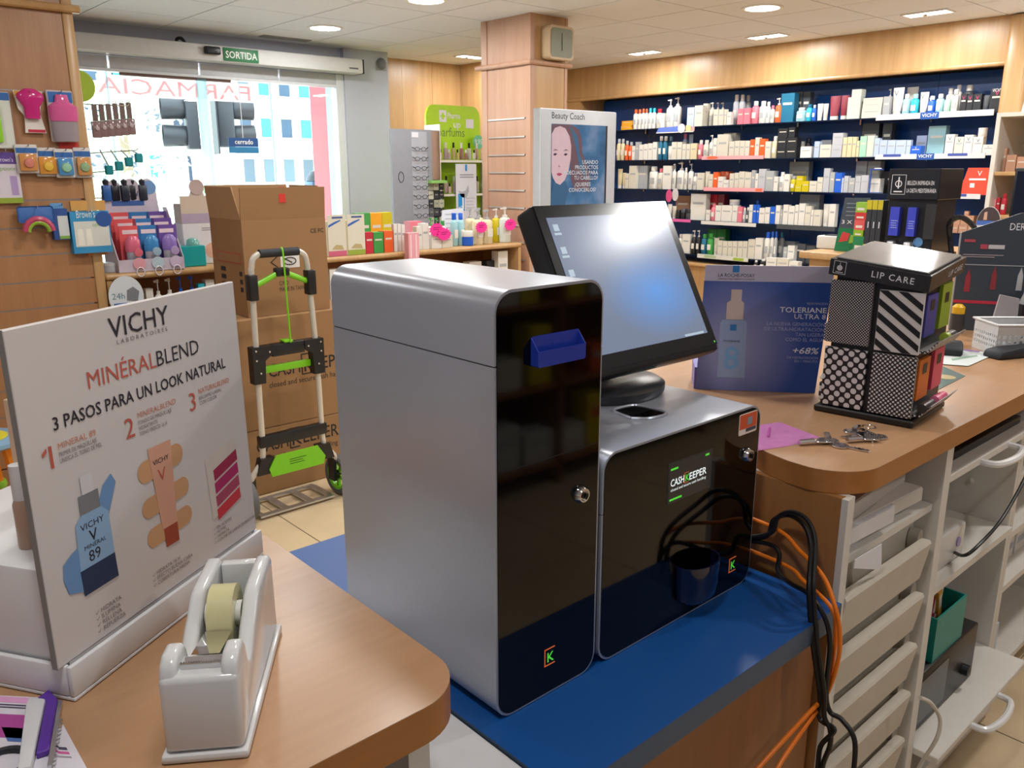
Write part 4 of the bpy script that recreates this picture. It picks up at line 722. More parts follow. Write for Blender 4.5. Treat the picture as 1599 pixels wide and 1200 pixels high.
tt('RENOVACIÓN', 0.007, 0.228, 0.2, TG, 0.043); tt('TOLERIANE', 0.0165, 0.172, 0.182, TW, 0.099, bold=0.03); tt('ULTRA 8', 0.0155, 0.203, 0.168, TW, 0.066); tt('LA NUEVA GENERACIÓN\nDE ULTRA-HIDRATACIÓN\nTAN LIGERA\nCOMO EL AGUA', 0.0115, 0.27, 0.152, TG, align='RIGHT', sx=0.95); tt('+68%', 0.02, 0.204, 0.09, TW, 0.056, bold=0.03, shear=0.2); tt('DE HIDRATACIÓN\nEN 1 MINUTO', 0.008, 0.262, 0.078, TG, align='RIGHT')
def tf(poly, m, nm, d=0.0): MB().prism(poly, -0.0006-d, -0.0002-d, 'y').build(nm, m, tl, smooth=False)
tf([(0.046, 0.03), (0.107, 0.03), (0.104, 0.155), (0.1, 0.162), (0.05, 0.162), (0.046, 0.155)], mat('print_bottle', '#8fa4cc', 0.4), 'printed_bottle'); tf([(0.058, 0.163), (0.095, 0.163), (0.095, 0.2), (0.089, 0.206), (0.089, 0.23), (0.066, 0.23), (0.066, 0.206), (0.058, 0.2)], mat('print_cream_cap', '#c8b8b4', 0.4), 'printed_cap'); tf([(0.068, 0.138), (0.082, 0.138), (0.082, 0.152), (0.068, 0.152)], mat('logo_blue', '#2a7cc0', 0.5), 'printed_label', 0.0006)
text(tl, '8', 0.075, (0.056, -0.0014, 0.05), mat('print_pale_blue', '#6fa4d8', 0.5), bold=0.0); text(tl, 'TOLERIANE', 0.006, (0.055, -0.0018, 0.112), TXT, width=0.036)
# lip care tower
h1 = Vector((1.582, 0.807, ZC)); h2 = Vector((1.600, 0.629, ZC)); la = math.atan2(h2.y-h1.y, h2.x-h1.x)
lp = thing('lip_care_display', 'black and white patterned LIP CARE carousel on the right worktop', 'display', (h1.x, h1.y, ZC+0.0005), la)
LW = (h2-h1).length; LD = 0.2
M_LB = mat('lip_black', '#141416', 0.4, noise=0.02); M_LW = mat('lip_white', '#d6d2d0', 0.45)
def dots(name, bgc, fgc, pitch, rad):
    m = bpy.data.materials.new(name); m.use_nodes = True; nt = m.node_tree; b = nt.nodes['Principled BSDF']; b.inputs['Roughness'].default_value = 0.45
    tc = nt.nodes.new('ShaderNodeTexCoord'); sp = nt.nodes.new('ShaderNodeSeparateXYZ'); nt.links.new(tc.outputs['Object'], sp.inputs[0])
    def mth(op, a, v=None):
        n = nt.nodes.new('ShaderNodeMath'); n.operation = op
        nt.links.new(a, n.inputs[0]) if not isinstance(a, float) else None
        if v is not None:
            if isinstance(v, float): n.inputs[1].default_value = v
            else: nt.links.new(v, n.inputs[1])
        return n.outputs[0]
    xy = mth('ADD', sp.outputs[0], sp.outputs[1]); u = mth('ADD', xy, sp.outputs[2]); w = mth('SUBTRACT', xy, sp.outputs[2])
    ds = []
    for q in (u, w):
        f = mth('FRACT', mth('ADD', mth('MULTIPLY', q, 1.0/pitch), 100.0)); ds.append(mth('POWER', mth('SUBTRACT', f, 0.5), 2.0))
    dd = mth('SQRT', mth('ADD', ds[0], ds[1])); st = mth('LESS_THAN', dd, rad)
    mx = nt.nodes.new('ShaderNodeMix'); mx.data_type = 'RGBA'; mx.inputs[6].default_value = lin(bgc)+(1,); mx.inputs[7].default_value = lin(fgc)+(1,); nt.links.new(st, mx.inputs[0]); nt.links.new(mx.outputs[2], b.inputs['Base Color']); return m
D_S = dots('small_dots', '#16151a', '#cfcacc', 0.0058, 0.3); D_M = dots('medium_dots', '#16151a', '#d8d4d4', 0.0092, 0.33); D_L = dots('large_dots', '#1a171c', '#d4cfd4', 0.0215, 0.39)
MB().rbox(-0.012, LW+0.005, -0.004, LD+0.005, 0, 0.014, 0.003, 1).build('base', M_LB, lp)
cz = lambda x, y: 0.282-0.11*x+0.1*y
cv = [(x, y) for x, y in ((0.008, 0.008), (LW-0.008, 0.008), (LW-0.008, LD-0.008), (0.008, LD-0.008))]
MB().add([(x, y, 0.0145) for x, y in cv]+[(x, y, cz(x, y)) for x, y in cv], [(0, 3, 2, 1), (4, 5, 6, 7)]+[(i, (i+1) % 4, 4+(i+1) % 4, 4+i) for i in range(4)]).build('core', M_LB, lp, smooth=False)
hdr = MB().rbox(-0.006, LW+0.006, -0.006, LD+0.006, 0.0, 0.032, 0.001, 1).build('header', mat('header_black', '#2a2a2e', 0.3), lp, loc=(0, 0, 0.2845)); hdr.rotation_euler = (math.radians(5.5), math.radians(6.2), 0)
MB().rbox(0.002, LW-0.002, 0.002, LD-0.002, 0.0322, 0.036, 0.0015, 1).build('top_panel', mat('header_grey', '#8a8a8c', 0.12), hdr)
text(hdr, 'LIP CARE', 0.0175, (LW*0.43, -0.0066, 0.0105), TW, width=LW*0.44, bold=0.02, spacing=1.2); text(hdr, 'LIP CARE', 0.016, (LW+0.0066, LD*0.5, 0.0105), TW, width=LD*0.42, rot=(PI/2, 0, PI/2), spacing=1.2)
fm = MB(); q = 0.0; fm.box(0.003, 0.0275, -0.0068, -0.0062, 0.0045, 0.0052); fm.box(0.003, 0.0275, -0.0068, -0.0062, 0.0290, 0.0297); fm.box(0.003, 0.0037, -0.0068, -0.0062, 0.0053, 0.0289); fm.box(0.0268, 0.0275, -0.0068, -0.0062, 0.0053, 0.0289); fm.build('emblem_frame', TW, hdr, smooth=False)
fm = MB(); fm.lathe([(0.0055, 0), (0.0055, 0.0006), (0.004, 0.0006), (0.004, 0)], 16, T=Matrix.Translation((0.0152, -0.0062, 0.0165))@Matrix.Rotation(PI/2, 4, 'X')); fm.box(0.0148, 0.0156, -0.0068, -0.0062, 0.0110, 0.0270); fm.box(0.0105, 0.02, -0.0068, -0.0062, 0.0163, 0.0169); fm.box(0.008, 0.0225, -0.0068, -0.0062, 0.0073, 0.0085); fm.build('emblem', TW, hdr, smooth=False)
hx = LW*0.5
def pane(nm, x0, x1, z0, z1, m, lip=0.012):
    prof = [(0.0075, z0), (0.0, z0), (0.0, z1), (0.0075, z1)]
    return MB().prism(prof, x0, x1, 'x').build(nm, m, lp, smooth=False)
pane('pocket_panel', 0.0, hx-0.006, 0.148, 0.274, D_S); pane('pocket_panel', 0.0, hx-0.006, 0.018, 0.138, D_L)
pane('pocket_panel', hx+0.006, LW-0.002, 0.018, 0.138, D_M); sp_ = pane('pocket_panel', hx+0.006, LW-0.002, 0.144, 0.262, M_LW)
M_LB2 = M_LB
def clipz(poly, z0, z1):
    for lim, sg in ((z0, 1), (z1, -1)):
        out = []
        for (ax, az), (bx, bz) in zip(poly, poly[1:]+poly[:1]):
            ia, ib = sg*(az-lim) >= 0, sg*(bz-lim) >= 0
            if ia: out.append((ax, az))
            if ia != ib: t = (lim-az)/(bz-az); out.append((ax+(bx-ax)*t, lim))
        poly = out
        if len(poly) < 3: return []
    return poly
for i in range(9):  # diagonal stripes
    x0_, x1_ = hx+0.0065, LW-0.0025; zt = 0.298-i*0.026; dz = 0.058; w_ = 0.0125
    poly = clipz([(x0_, zt), (x1_, zt-dz), (x1_, zt-dz-w_), (x0_, zt-w_)], 0.1445, 0.2615)
    if poly: MB().prism(poly, -0.0007, -0.0001, 'y').build('stripe', M_LB, sp_, smooth=False)
for i, (x, z) in enumerate(((0.0, 0.018), (0.0, 0.144))): MB().rbox(-0.014, 0.006, 0.02, 0.09, z, z+0.04, 0.003, 1).build('side_pocket', (D_L, D_S)[i], lp)
# right hand side: pockets with coloured cards
for (y0, y1, z0, z1, c, nm) in ((0.02, 0.085, 0.175, 0.255, '#3f3f94', 'violet_card'), (0.11, 0.175, 0.18, 0.268, '#94ac28', 'lime_card'), (0.02, 0.085, 0.05, 0.13, '#d8701e', 'orange_card'), (0.11, 0.175, 0.055, 0.137, '#e0506a', 'pink_card')):
    cd = MB().box(LW-0.0078, LW-0.001, y0, y1, z0, z1).build(nm, mat('card_'+c, c, 0.45), lp, smooth=False); MB().box(LW-0.0009, LW-0.0004, y0+0.02, y0+0.045, z0+0.05, z0+0.07).build('card_emblem', M_LB, cd, smooth=False)
for (z0, d) in ((0.144, D_M), (0.018, D_M)):
    MB().prism([(LW-0.008, z0), (LW+0.012, z0+0.004), (LW+0.03, z0+0.028), (LW+0.028, z0+0.0285), (LW+0.01, z0+0.008), (LW-0.008, z0+0.006)], 0.012, LD-0.012, 'y').build('side_tray', D_M, lp, smooth=False)
for (y, z, c, n, l) in ((0.13, 0.166, '#23262a', '#a8c03a', 'black and lime lip balm tube lying in the upper carousel tray'), (0.04, 0.04, '#3a3a3e', '#2a2a2c', 'grey lip balm stick lying in the lower carousel tray'), (0.12, 0.04, '#e0507c', '#e87aa0', 'pink spotted lip balm in the lower carousel tray')):
    v = Matrix.Rotation(la, 3, 'Z')@Vector((LW+0.014, y, 0)); b = thing('lip_balm', l, 'lip balm', (h1.x+v.x, h1.y+v.y, ZC+z), la)
    T = Matrix.Rotation(PI/2, 4, 'X'); MB().lathe([(0, -0.03), (0.008, -0.03), (0.009, -0.02), (0.009, 0.012), (0.0, 0.012)], 14, T=T).build('tube_body', plas(c), b); MB().lathe([(0.0095, 0.0125), (0.0095, 0.03), (0, 0.031)], 14, T=T).build('cap', plas(n), b)
# pink bag, keys, glass inset and other bits
pb_ = thing('pink_plastic_bag', 'flat pink antistatic plastic bag beside the coin module', 'bag', (0, 0, ZC+0.0005))
bv = [U(x, y, Z=ZC) for x, y in ((1160, 668), (1218, 660), (1281, 684), (1232, 697), (1180, 705))]
mb = MB(); n = len(bv); cc = sum(bv, Vector())/n; vs = [(p.x, p.y, 0.0) for p in bv]+[(p.x*0.9+cc.x*0.1, p.y*0.9+cc.y*0.1, 0.003) for p in bv]+[(cc.x, cc.y, 0.005)]
fs = [(i, (i+1) % n, n+(i+1) % n, n+i) for i in range(n)]+[(n+i, n+(i+1) % n, 2*n) for i in range(n)]+[tuple(range(n))]; mb.add(vs, fs); mb.build('film', mat('pink_film', '#d489c4', 0.15, noise=0.15, nscale=40), pb_, smooth=False)
mb = MB(); mb.box(0, 0.06, 0, 0.004, 0.0056, 0.0062, T=Matrix.Translation((cc.x-0.03, cc.y, 0))@Matrix.Rotation(0.5, 4, 'Z')); mb.build('seal_strip', mat('pink_seal', '#c860b4', 0.2), pb_, smooth=False)
def key(x, y, rz, lbl, kind):
    p = U(x, y, Z=ZC); k = thing('key', lbl, 'key', (p.x, p.y, ZC+0.0005), rz, 'keys scattered on the worktop'); k.scale = (1.2, 1.2, 1.2)
    if kind == 'tube':
        T = Matrix.Translation((0, 0, 0.0045))@Matrix.Rotation(PI/2, 4, 'Y'); MB().lathe([(0.0028, -0.003), (0.0045, -0.003), (0.0045, 0.022), (0.0028, 0.022)], 14, T=T).build('barrel', M_CHROME, k)
        bevel_mb(MB().prism([(0.0225, -0.006), (0.045, -0.012), (0.055, 0.0), (0.045, 0.012), (0.0225, 0.006)], 0.003, 0.006, 'z'), 0.0008, 1).build('bow', M_CHROME, k)
    else:
        bevel_mb(MB().prism(arc(0, 0, 0.013, 30, 330, 14), 0, 0.0025, 'z'), 0.0006, 1).build('bow', M_CHROME, k)
        mb = MB(); mb.box(0.0115, 0.042, -0.0035, 0.0035, 0.0003, 0.0022)
        for i in range(4): mb.prism([(0.018+i*0.006, 0.0035), (0.022+i*0.006, 0.0035), (0.02+i*0.006, 0.006)], 0.0003, 0.0022, 'z')
        mb.build('blade', M_CHROME, k, smooth=False)
key(1250, 696, -0.5, 'leftmost tubular key on the worktop', 'tube'); key(1325, 692, -0.5, 'tubular key right of the flat keys in front of the carousel', 'tube'); key(1296, 690, 0.6, 'small flat key between the two tubular keys', 'flat'); key(1312, 698, -1.4, 'flat key lying nearest the worktop front edge', 'flat'); key(1330, 676, 0.2, 'flat key at the back of the key pile', 'flat'); key(1350, 681, 2.7, 'flat key overlapping the back of the key pile on the right', 'flat'); key(1372, 684, 1.1, 'rightmost flat key in front of the carousel', 'flat')
rr = U(1357, 664, Z=ZC+0.0045); kr = thing('key_ring', 'thin wire key ring behind the key pile', 'ring', (rr.x, rr.y, ZC+0.0012)); MB().tube([(0.012*math.cos(a), 0.012*math.sin(a), 0) for a in [2*PI*i/20 for i in range(21)]], 0.0009, 6).build('hoop', M_CHROME, kr)
gi = thing('glass_inset', 'grey glass coin plate set into the right worktop beside the carousel', 'glass plate', (0, 0, ZC+0.0003)); gv = [U(x, y, Z=ZC) for x, y in ((1280, 590), (1302, 556), (1470, 572), (1507, 588), (1460, 612), (1340, 640))]
MB().prism([(p.x, p.y) for p in gv], 0, 0.0012, 'z').build('plate', mat('inset_glass', '#7f9490', 0.08), gi, smooth=False); q = U(1475, 590, Z=ZC); MB().lathe([(0, 0.0013), (0.025, 0.0013), (0.025, 0.0018), (0, 0.0018)], 14, c=(q.x, q.y, 0)).build('coin_picture', mat('inset_gold', '#a08a4a', 0.4), gi)
ps = thing('paper_sheet', 'white and green printed sheet under the computer mouse', 'paper', (0, 0, ZC+0.0004)); pv = [U(x, y, Z=ZC) for x, y in ((1478, 545), (1557, 553), (1512, 573), (1470, 570))]
MB().prism([(p.x, p.y) for p in pv], 0.0013, 0.0019, 'z').build('sheet', paper('#d3dcdc'), ps, smooth=False)
def quad(parent, pts, z0, z1, m, nm): MB().prism([(p.x, p.y) for p in [U(x, y, Z=ZC) for x, y in pts]], z0, z1, 'z').build(nm, m, parent, smooth=False)
quad(ps, ((1485, 562), (1525, 556), (1527, 558), (1487, 565)), 0.0021, 0.0023, paper('#8fb09a'), 'green_line'); quad(ps, ((1498, 546), (1530, 550), (1528, 552), (1496, 548)), 0.0021, 0.0023, paper('#9a78b8'), 'purple_line')
ms = U(1482, 552, Z=ZC); mo = thing('computer_mouse', 'black computer mouse behind the carousel', 'mouse', (ms.x, ms.y, ZC+0.003), 0.4); bevel_mb(MB().prism([(-0.05, 0), (0.05, 0), (0.05, 0.012), (0.03, 0.03), (-0.02, 0.034), (-0.05, 0.016)], -0.03, 0.03, 'y'), 0.01, 3).build('shell', M_RUB, mo); MB().lathe([(0.0, -0.004), (0.008, -0.004), (0.008, 0.004), (0, 0.004)], 12, T=Matrix.Translation((0.03, 0, 0.026))@Matrix.Rotation(PI/2, 4, 'X')).build('wheel', M_BLKP, mo)
# white basket with holes
b1 = U(1553, 556, Z=ZC); ba = -0.75
bk = thing('plastic_basket', 'white perforated plastic basket at the right edge of the worktop', 'basket', (b1.x, b1.y, ZC+0.0005), ba)
M_BK = mat('basket_white', '#d4d5d6', 0.35); BWi, BD, BH = 0.30, 0.12, 0.08
mb = MB(); mb.box(0.006, BWi-0.006, 0.006, BD-0.006, 0, 0.003); mb.build('bottom', M_BK, bk, smooth=False)
fm = MB()
for (zz0, zz1) in ((0, 0.018), (0.0265, 0.032), (0.0405, 0.046), (0.0545, BH)): fm.box(0, BWi, 0, 0.003, zz0, zz1); fm.box(0, BWi, BD-0.003, BD, zz0, zz1); fm.box(0, 0.003, 0.0031, BD-0.0031, zz0, zz1); fm.box(BWi-0.003, BWi, 0.0031, BD-0.0031, zz0, zz1)
for i in range(21):
    x = i*BWi/20-0.003*(i > 0); fm.box(max(0, x-0.002), min(BWi, x+0.004), 0.0002, 0.0028, 0.018, 0.0545); fm.box(max(0, x-0.002), min(BWi, x+0.004), BD-0.0028, BD-0.0002, 0.018, 0.0545)
for i in range(11):
    y = 0.006+i*(BD-0.016)/10; fm.box(0.0002, 0.0028, y, y+0.005, 0.018, 0.0545); fm.box(BWi-0.0028, BWi-0.0002, y, y+0.005, 0.018, 0.0545)
fm.build('walls', M_BK, bk, smooth=False); rm = MB(); rm.rbox(-0.006, BWi+0.006, -0.006, 0.002, BH, BH+0.006, 0.002, 1); rm.rbox(-0.006, BWi+0.006, BD-0.002, BD+0.006, BH, BH+0.006, 0.002, 1); rm.rbox(-0.006, 0.002, 0.0021, BD-0.0021, BH, BH+0.006, 0.002, 1); rm.rbox(BWi-0.002, BWi+0.006, 0.0021, BD-0.0021, BH, BH+0.006, 0.002, 1); rm.build('rim', M_BK, bk)
# dark shampoo sign
d1 = Vector((2.74, 0.995, ZC)); dsg = thing('shampoo_sign', 'dark grey DERCOS card sign behind the carousel on the right worktop', 'sign', (d1.x, d1.y, ZC+0.0005), math.radians(-62))
M_DS = mat('sign_slate', '#3d4550', 0.3)
MB().prism([(0, 0), (0.25, 0), (0.25, 0.375), (0.15, 0.36), (0, 0.30)], 0, 0.006, 'y').build('card', M_DS, dsg, smooth=False); MB().box(-0.004, -0.0002, -0.001, 0.007, -0.0, 0.30).build('left_edge', mat('edge_pale', '#a8aaac', 0.4), dsg, smooth=False)
text(dsg, 'DERCOS', 0.03, (0.125, -0.0006, 0.31), TW, width=0.085); MB().box(0.01, 0.04, -0.0008, -0.0002, 0.272, 0.28).build('red_tag', mat('sign_red', '#b84a5a', 0.4), dsg, smooth=False); MB().box(0.055, 0.075, -0.0008, -0.0002, 0.252, 0.266).build('red_tag', mat('sign_red', '#b84a5a', 0.4), dsg, smooth=False); MB().box(0.077, 0.12, -0.0008, -0.0002, 0.253, 0.265).build('white_tag', paper('#c8c8cc'), dsg, smooth=False)
bars(dsg, 0.01, 0.235, 0.11, 2, paper('#b8a8ac'), 0.002, 0.006, -0.0006); bars(dsg, 0.01, 0.205, 0.19, 1, paper('#a8aab0'), 0.0025, 0.006, -0.0006); MB().box(0.0, 0.13, -0.0008, -0.0002, 0.085, 0.094).build('red_stripe', mat('sign_red2', '#c03048', 0.4), dsg, smooth=False)
for i, (x, z, c) in enumerate(((0.025, 0.12, '#9a2f3a'), (0.095, 0.13, '#8a3038'), (0.165, 0.13, '#b8bac0'))): MB().prism([(x, z), (x+0.016, z), (x+0.015, z+0.045), (x+0.008, z+0.07), (x+0.001, z+0.045)], -0.0008, -0.0002, 'y').build('printed_bottle', paper(c), dsg, smooth=False)
# pen pot with bottles, card holder, scanner
pp = U(1560, 540, Z=ZC); po = thing('desk_organizer', 'black desk organizer behind the white basket', 'organizer', (2.74, 0.80, ZC+0.0005), -0.7)
fm = MB(); fm.box(0, 0.17, 0, 0.004, 0, 0.1); fm.box(0, 0.17, 0.086, 0.09, 0, 0.1); fm.box(0, 0.004, 0.0041, 0.0859, 0, 0.1); fm.box(0.166, 0.17, 0.0041, 0.0859, 0, 0.1); fm.box(0.08, 0.084, 0.0041, 0.0859, 0.004, 0.1); fm.box(0.0041, 0.1659, 0.0041, 0.0859, 0, 0.0039); fm.build('walls', M_BLKP, po, smooth=False)
def inpot(x, y): v = Matrix.Rotation(-0.7, 3, 'Z')@Vector((x, y, 0)); return (2.74+v.x, 0.80+v.y, ZC+0.0048)
b = thing('spray_bottle', 'small clear bottle with pale green tip in the desk organizer', 'bottle', inpot(0.04, 0.045)); MB().lathe([(0, 0), (0.022, 0), (0.022, 0.09), (0.012, 0.12), (0.009, 0.15), (0, 0.15)], 16).build('body', plas('#c8ccce', 0.15), b); MB().lathe([(0.0092, 0.15), (0.006, 0.17), (0, 0.171)], 12).build('tip', plas('#bcd08a'), b)
b = thing('marker_pen', 'blue marker leaning in the desk organizer', 'pen', inpot(0.115, 0.04)); T = Matrix.Rotation(0.28, 4, 'X'); MB().lathe([(0, 0), (0.012, 0), (0.012, 0.1), (0, 0.1)], 12, T=T).build('barrel', plas('#2466c8'), b); MB().lathe([(0.0125, 0.1005), (0.0125, 0.14), (0.008, 0.146), (0, 0.146)], 12, T=T).build('cap', plas('#1c54b0'), b)
b = thing('paper_stand', 'grey leaflet stand in front of the DERCOS sign', 'leaflet stand', (2.6, 0.84, ZC+0.0005), -1.0); MB().prism([(0, 0), (0.075, 0), (0.07, 0.13), (0.02, 0.14)], 0, 0.01, 'y').build('leaflets', paper('#a8a4a8'), b, smooth=False); MB().box(-0.002, 0.077, -0.006, -0.0005, 0, 0.05).build('pocket', M_BLKP, b, smooth=False)
b = thing('barcode_scanner', 'dark barcode scanner lying at the right edge of the worktop', 'scanner', tuple(U(1590, 556, Z=ZC+0.0)), -0.4); b.location.z = ZC+0.0005
bevel_mb(MB().prism([(-0.1, 0), (0.06, 0), (0.09, 0.05), (0.06, 0.07), (0.02, 0.035), (-0.09, 0.022)], -0.03, 0.03, 'y'), 0.008, 2).build('handle', M_RUB, b); bevel_mb(MB().box(0.06, 0.15, -0.04, 0.04, 0.05, 0.11), 0.012, 2).build('head', M_RUB, b)
b = thing('yellow_cap_bottle', 'small yellow capped bottle just behind the carousel', 'bottle', tuple(U(1492, 520, Z=ZC)), 0); b.location.z = ZC+0.0005; MB().lathe([(0, 0), (0.02, 0), (0.02, 0.06), (0, 0.06)], 14).build('body', plas('#3a3a3c'), b); MB().lathe([(0.0, 0.0601), (0.018, 0.0601), (0.018, 0.08), (0.01, 0.088), (0, 0.088)], 14).build('cap', plas('#e0b020'), b)

# ================================================================== CARTONS AND HAND TRUCK
BYF = 3.44
def shipping(name, lbl, x0, x1, y0, y1, z0, z1):
    c = thing(name, lbl, 'box', (x0, y0, z0)); w, d, h = x1-x0, y1-y0, z1-z0
    MB().rbox(0, w, 0, d, 0, h, 0.004, 1).build('body', M_CARD, c); MB().box(w*0.02, w*0.98, d*0.47, d*0.53, h+0.0003, h+0.001).build('tape', mat('packing_tape', '#b08a58', 0.25), c, smooth=False); return c
c = shipping('shipping_box', 'bottom brown CASHKEEPER shipping box on the floor', 1.36, 2.12, BYF, 4.05, 0.001, 0.312)
def cklog(c, z, s, x):
    text(c, 'CASH', s, (x, -0.0006, z), M_INK, width=0.165*s/0.09, bold=0.006); text(c, 'K', s*0.95, (x+0.185*s/0.09, -0.0006, z), M_INK, bold=0.01); text(c, 'EEPER', s, (x+0.245*s/0.09, -0.0006, z), M_INK, width=0.2*s/0.09, bold=0.006)
    fm = MB(); k = s/0.09; a = x+0.176*k; fm.box(a, a+0.006*k, -0.001, -0.0004, z-0.015*k, z+0.09*k); fm.box(a+0.0061*k, a+0.055*k, -0.001, -0.0004, z-0.015*k, z-0.009*k); fm.box(a+0.0061*k, a+0.06*k, -0.001, -0.0004, z+0.084*k, z+0.09*k); fm.build('logo_frame', M_INK, c, smooth=False)
    text(c, 'closed and secure cash handling', s*0.44, (x, -0.0006, z-0.052*k), M_INK, width=0.44*k)
cklog(c, 0.205, 0.085, 0.165); text(c, '®', 0.03, (0.605, -0.0006, 0.25), M_INK)
c = shipping('shipping_box', 'middle brown CASHKEEPER shipping box of the stack', 1.365, 2.11, BYF, 4.05, 0.3135, 0.822)
cklog(c, 0.235, 0.085, 0.245); text(c, '®', 0.03, (0.69, -0.0006, 0.28), M_INK)
x0, x1, y0, y1, z0, z1 = 1.553, 1.958, 3.468, 3.80, 0.8236, 1.247; w, d, h = x1-x0, y1-y0, z1-z0
c = thing('open_shipping_box', 'open brown MADE IN TAIWAN box with raised flaps on top of the stack', 'box', (x0, y0, z0))
fm = MB(); fm.box(0, w, 0, 0.006, 0, h); fm.box(0, w, d-0.006, d, 0, h); fm.box(0, 0.006, 0.0061, d-0.0061, 0, h); fm.box(w-0.006, w, 0.0061, d-0.0061, 0, h); fm.box(0.0061, w-0.0061, 0.0061, d-0.0061, 0, 0.006); fm.build('body', M_CARD, c, smooth=False)
f = MB().box(0, w, 0, 0.005, 0, 0.135).build('flap', M_CARD, c, loc=(0, 0, h+0.0005), smooth=False); f.rotation_euler = (math.radians(4), 0, 0)
f = MB().box(0, w, 0, 0.005, 0, 0.145).build('flap', M_CARD, c, loc=(0, d-0.005, h+0.0005), smooth=False); f.rotation_euler = (math.radians(-12), 0, 0)
f = MB().prism([(0.0, 0), (d-0.01, 0), (d-0.03, 0.14), (0.03, 0.14)], 0, 0.005, 'x').build('flap', M_CARDIN, c, loc=(0.0, 0.005, h+0.0005), smooth=False); f.rotation_euler = (0, math.radians(-8), 0)
f = MB().prism([(0.0, 0), (d-0.01, 0), (d-0.03, 0.14), (0.03, 0.14)], 0, 0.005, 'x').build('flap', M_CARDIN, c, loc=(w-0.005, 0.005, h+0.0005), smooth=False); f.rotation_euler = (0, math.radians(-3), 0)
MB().box(0.18, 0.21, -0.0075, -0.0065, h+0.07, h+0.137).build('red_tape', mat('red_tape', '#d23a34', 0.4), c, smooth=False)
text(c, 'CE FC', 0.026, (0.325, -0.0006, 0.355), M_INK, bold=0.01); text(c, 'C/NO\nMADE IN TAIWAN', 0.028, (0.155, -0.0006, 0.13), M_INK, width=0.15, bold=0.012)
fm = MB(); fm.prism([(0.12, 0.235), (0.155, 0.262), (0.155, 0.256), (0.127, 0.235), (0.155, 0.214), (0.155, 0.208)], -0.0009, -0.0003, 'y'); fm.build('printed_mark', M_INK, c, smooth=False)
lb = MB().box(0.17, 0.262, -0.001, -0.0003, 0.205, 0.26).build('white_label', paper('#dcdad8'), c, smooth=False); fm = MB(); fm.tube([(0.215+0.03*math.cos(a), -0.0016, 0.235+0.016*math.sin(a)) for a in [2*PI*i/16 for i in range(17)]], 0.0025, 5); fm.tube([(0.185, -0.0016, 0.25), (0.225, -0.0016, 0.228)], 0.003, 5); fm.build('label_symbol', M_INK, lb)
rs = MB().box(-0.001, -0.0002, 0.03, 0.28, 0.23, 0.28).build('red_stamp', mat('stamp_red', '#a4513a', 0.6), c, smooth=False); MB().box(-0.0016, -0.0011, 0.04, 0.27, 0.237, 0.273).build('stamp_ground', M_CARD, rs, smooth=False)
for i in range(3): MB().box(-0.001, -0.0002, 0.03, 0.055, 0.11+i*0.035, 0.13+i*0.035).build('side_print', M_INK, c, smooth=False)
for i in range(3): MB().box(-0.001, -0.0002, 0.2, 0.25, 0.12+i*0.035, 0.14+i*0.035).build('side_print', M_INK, c, smooth=False)
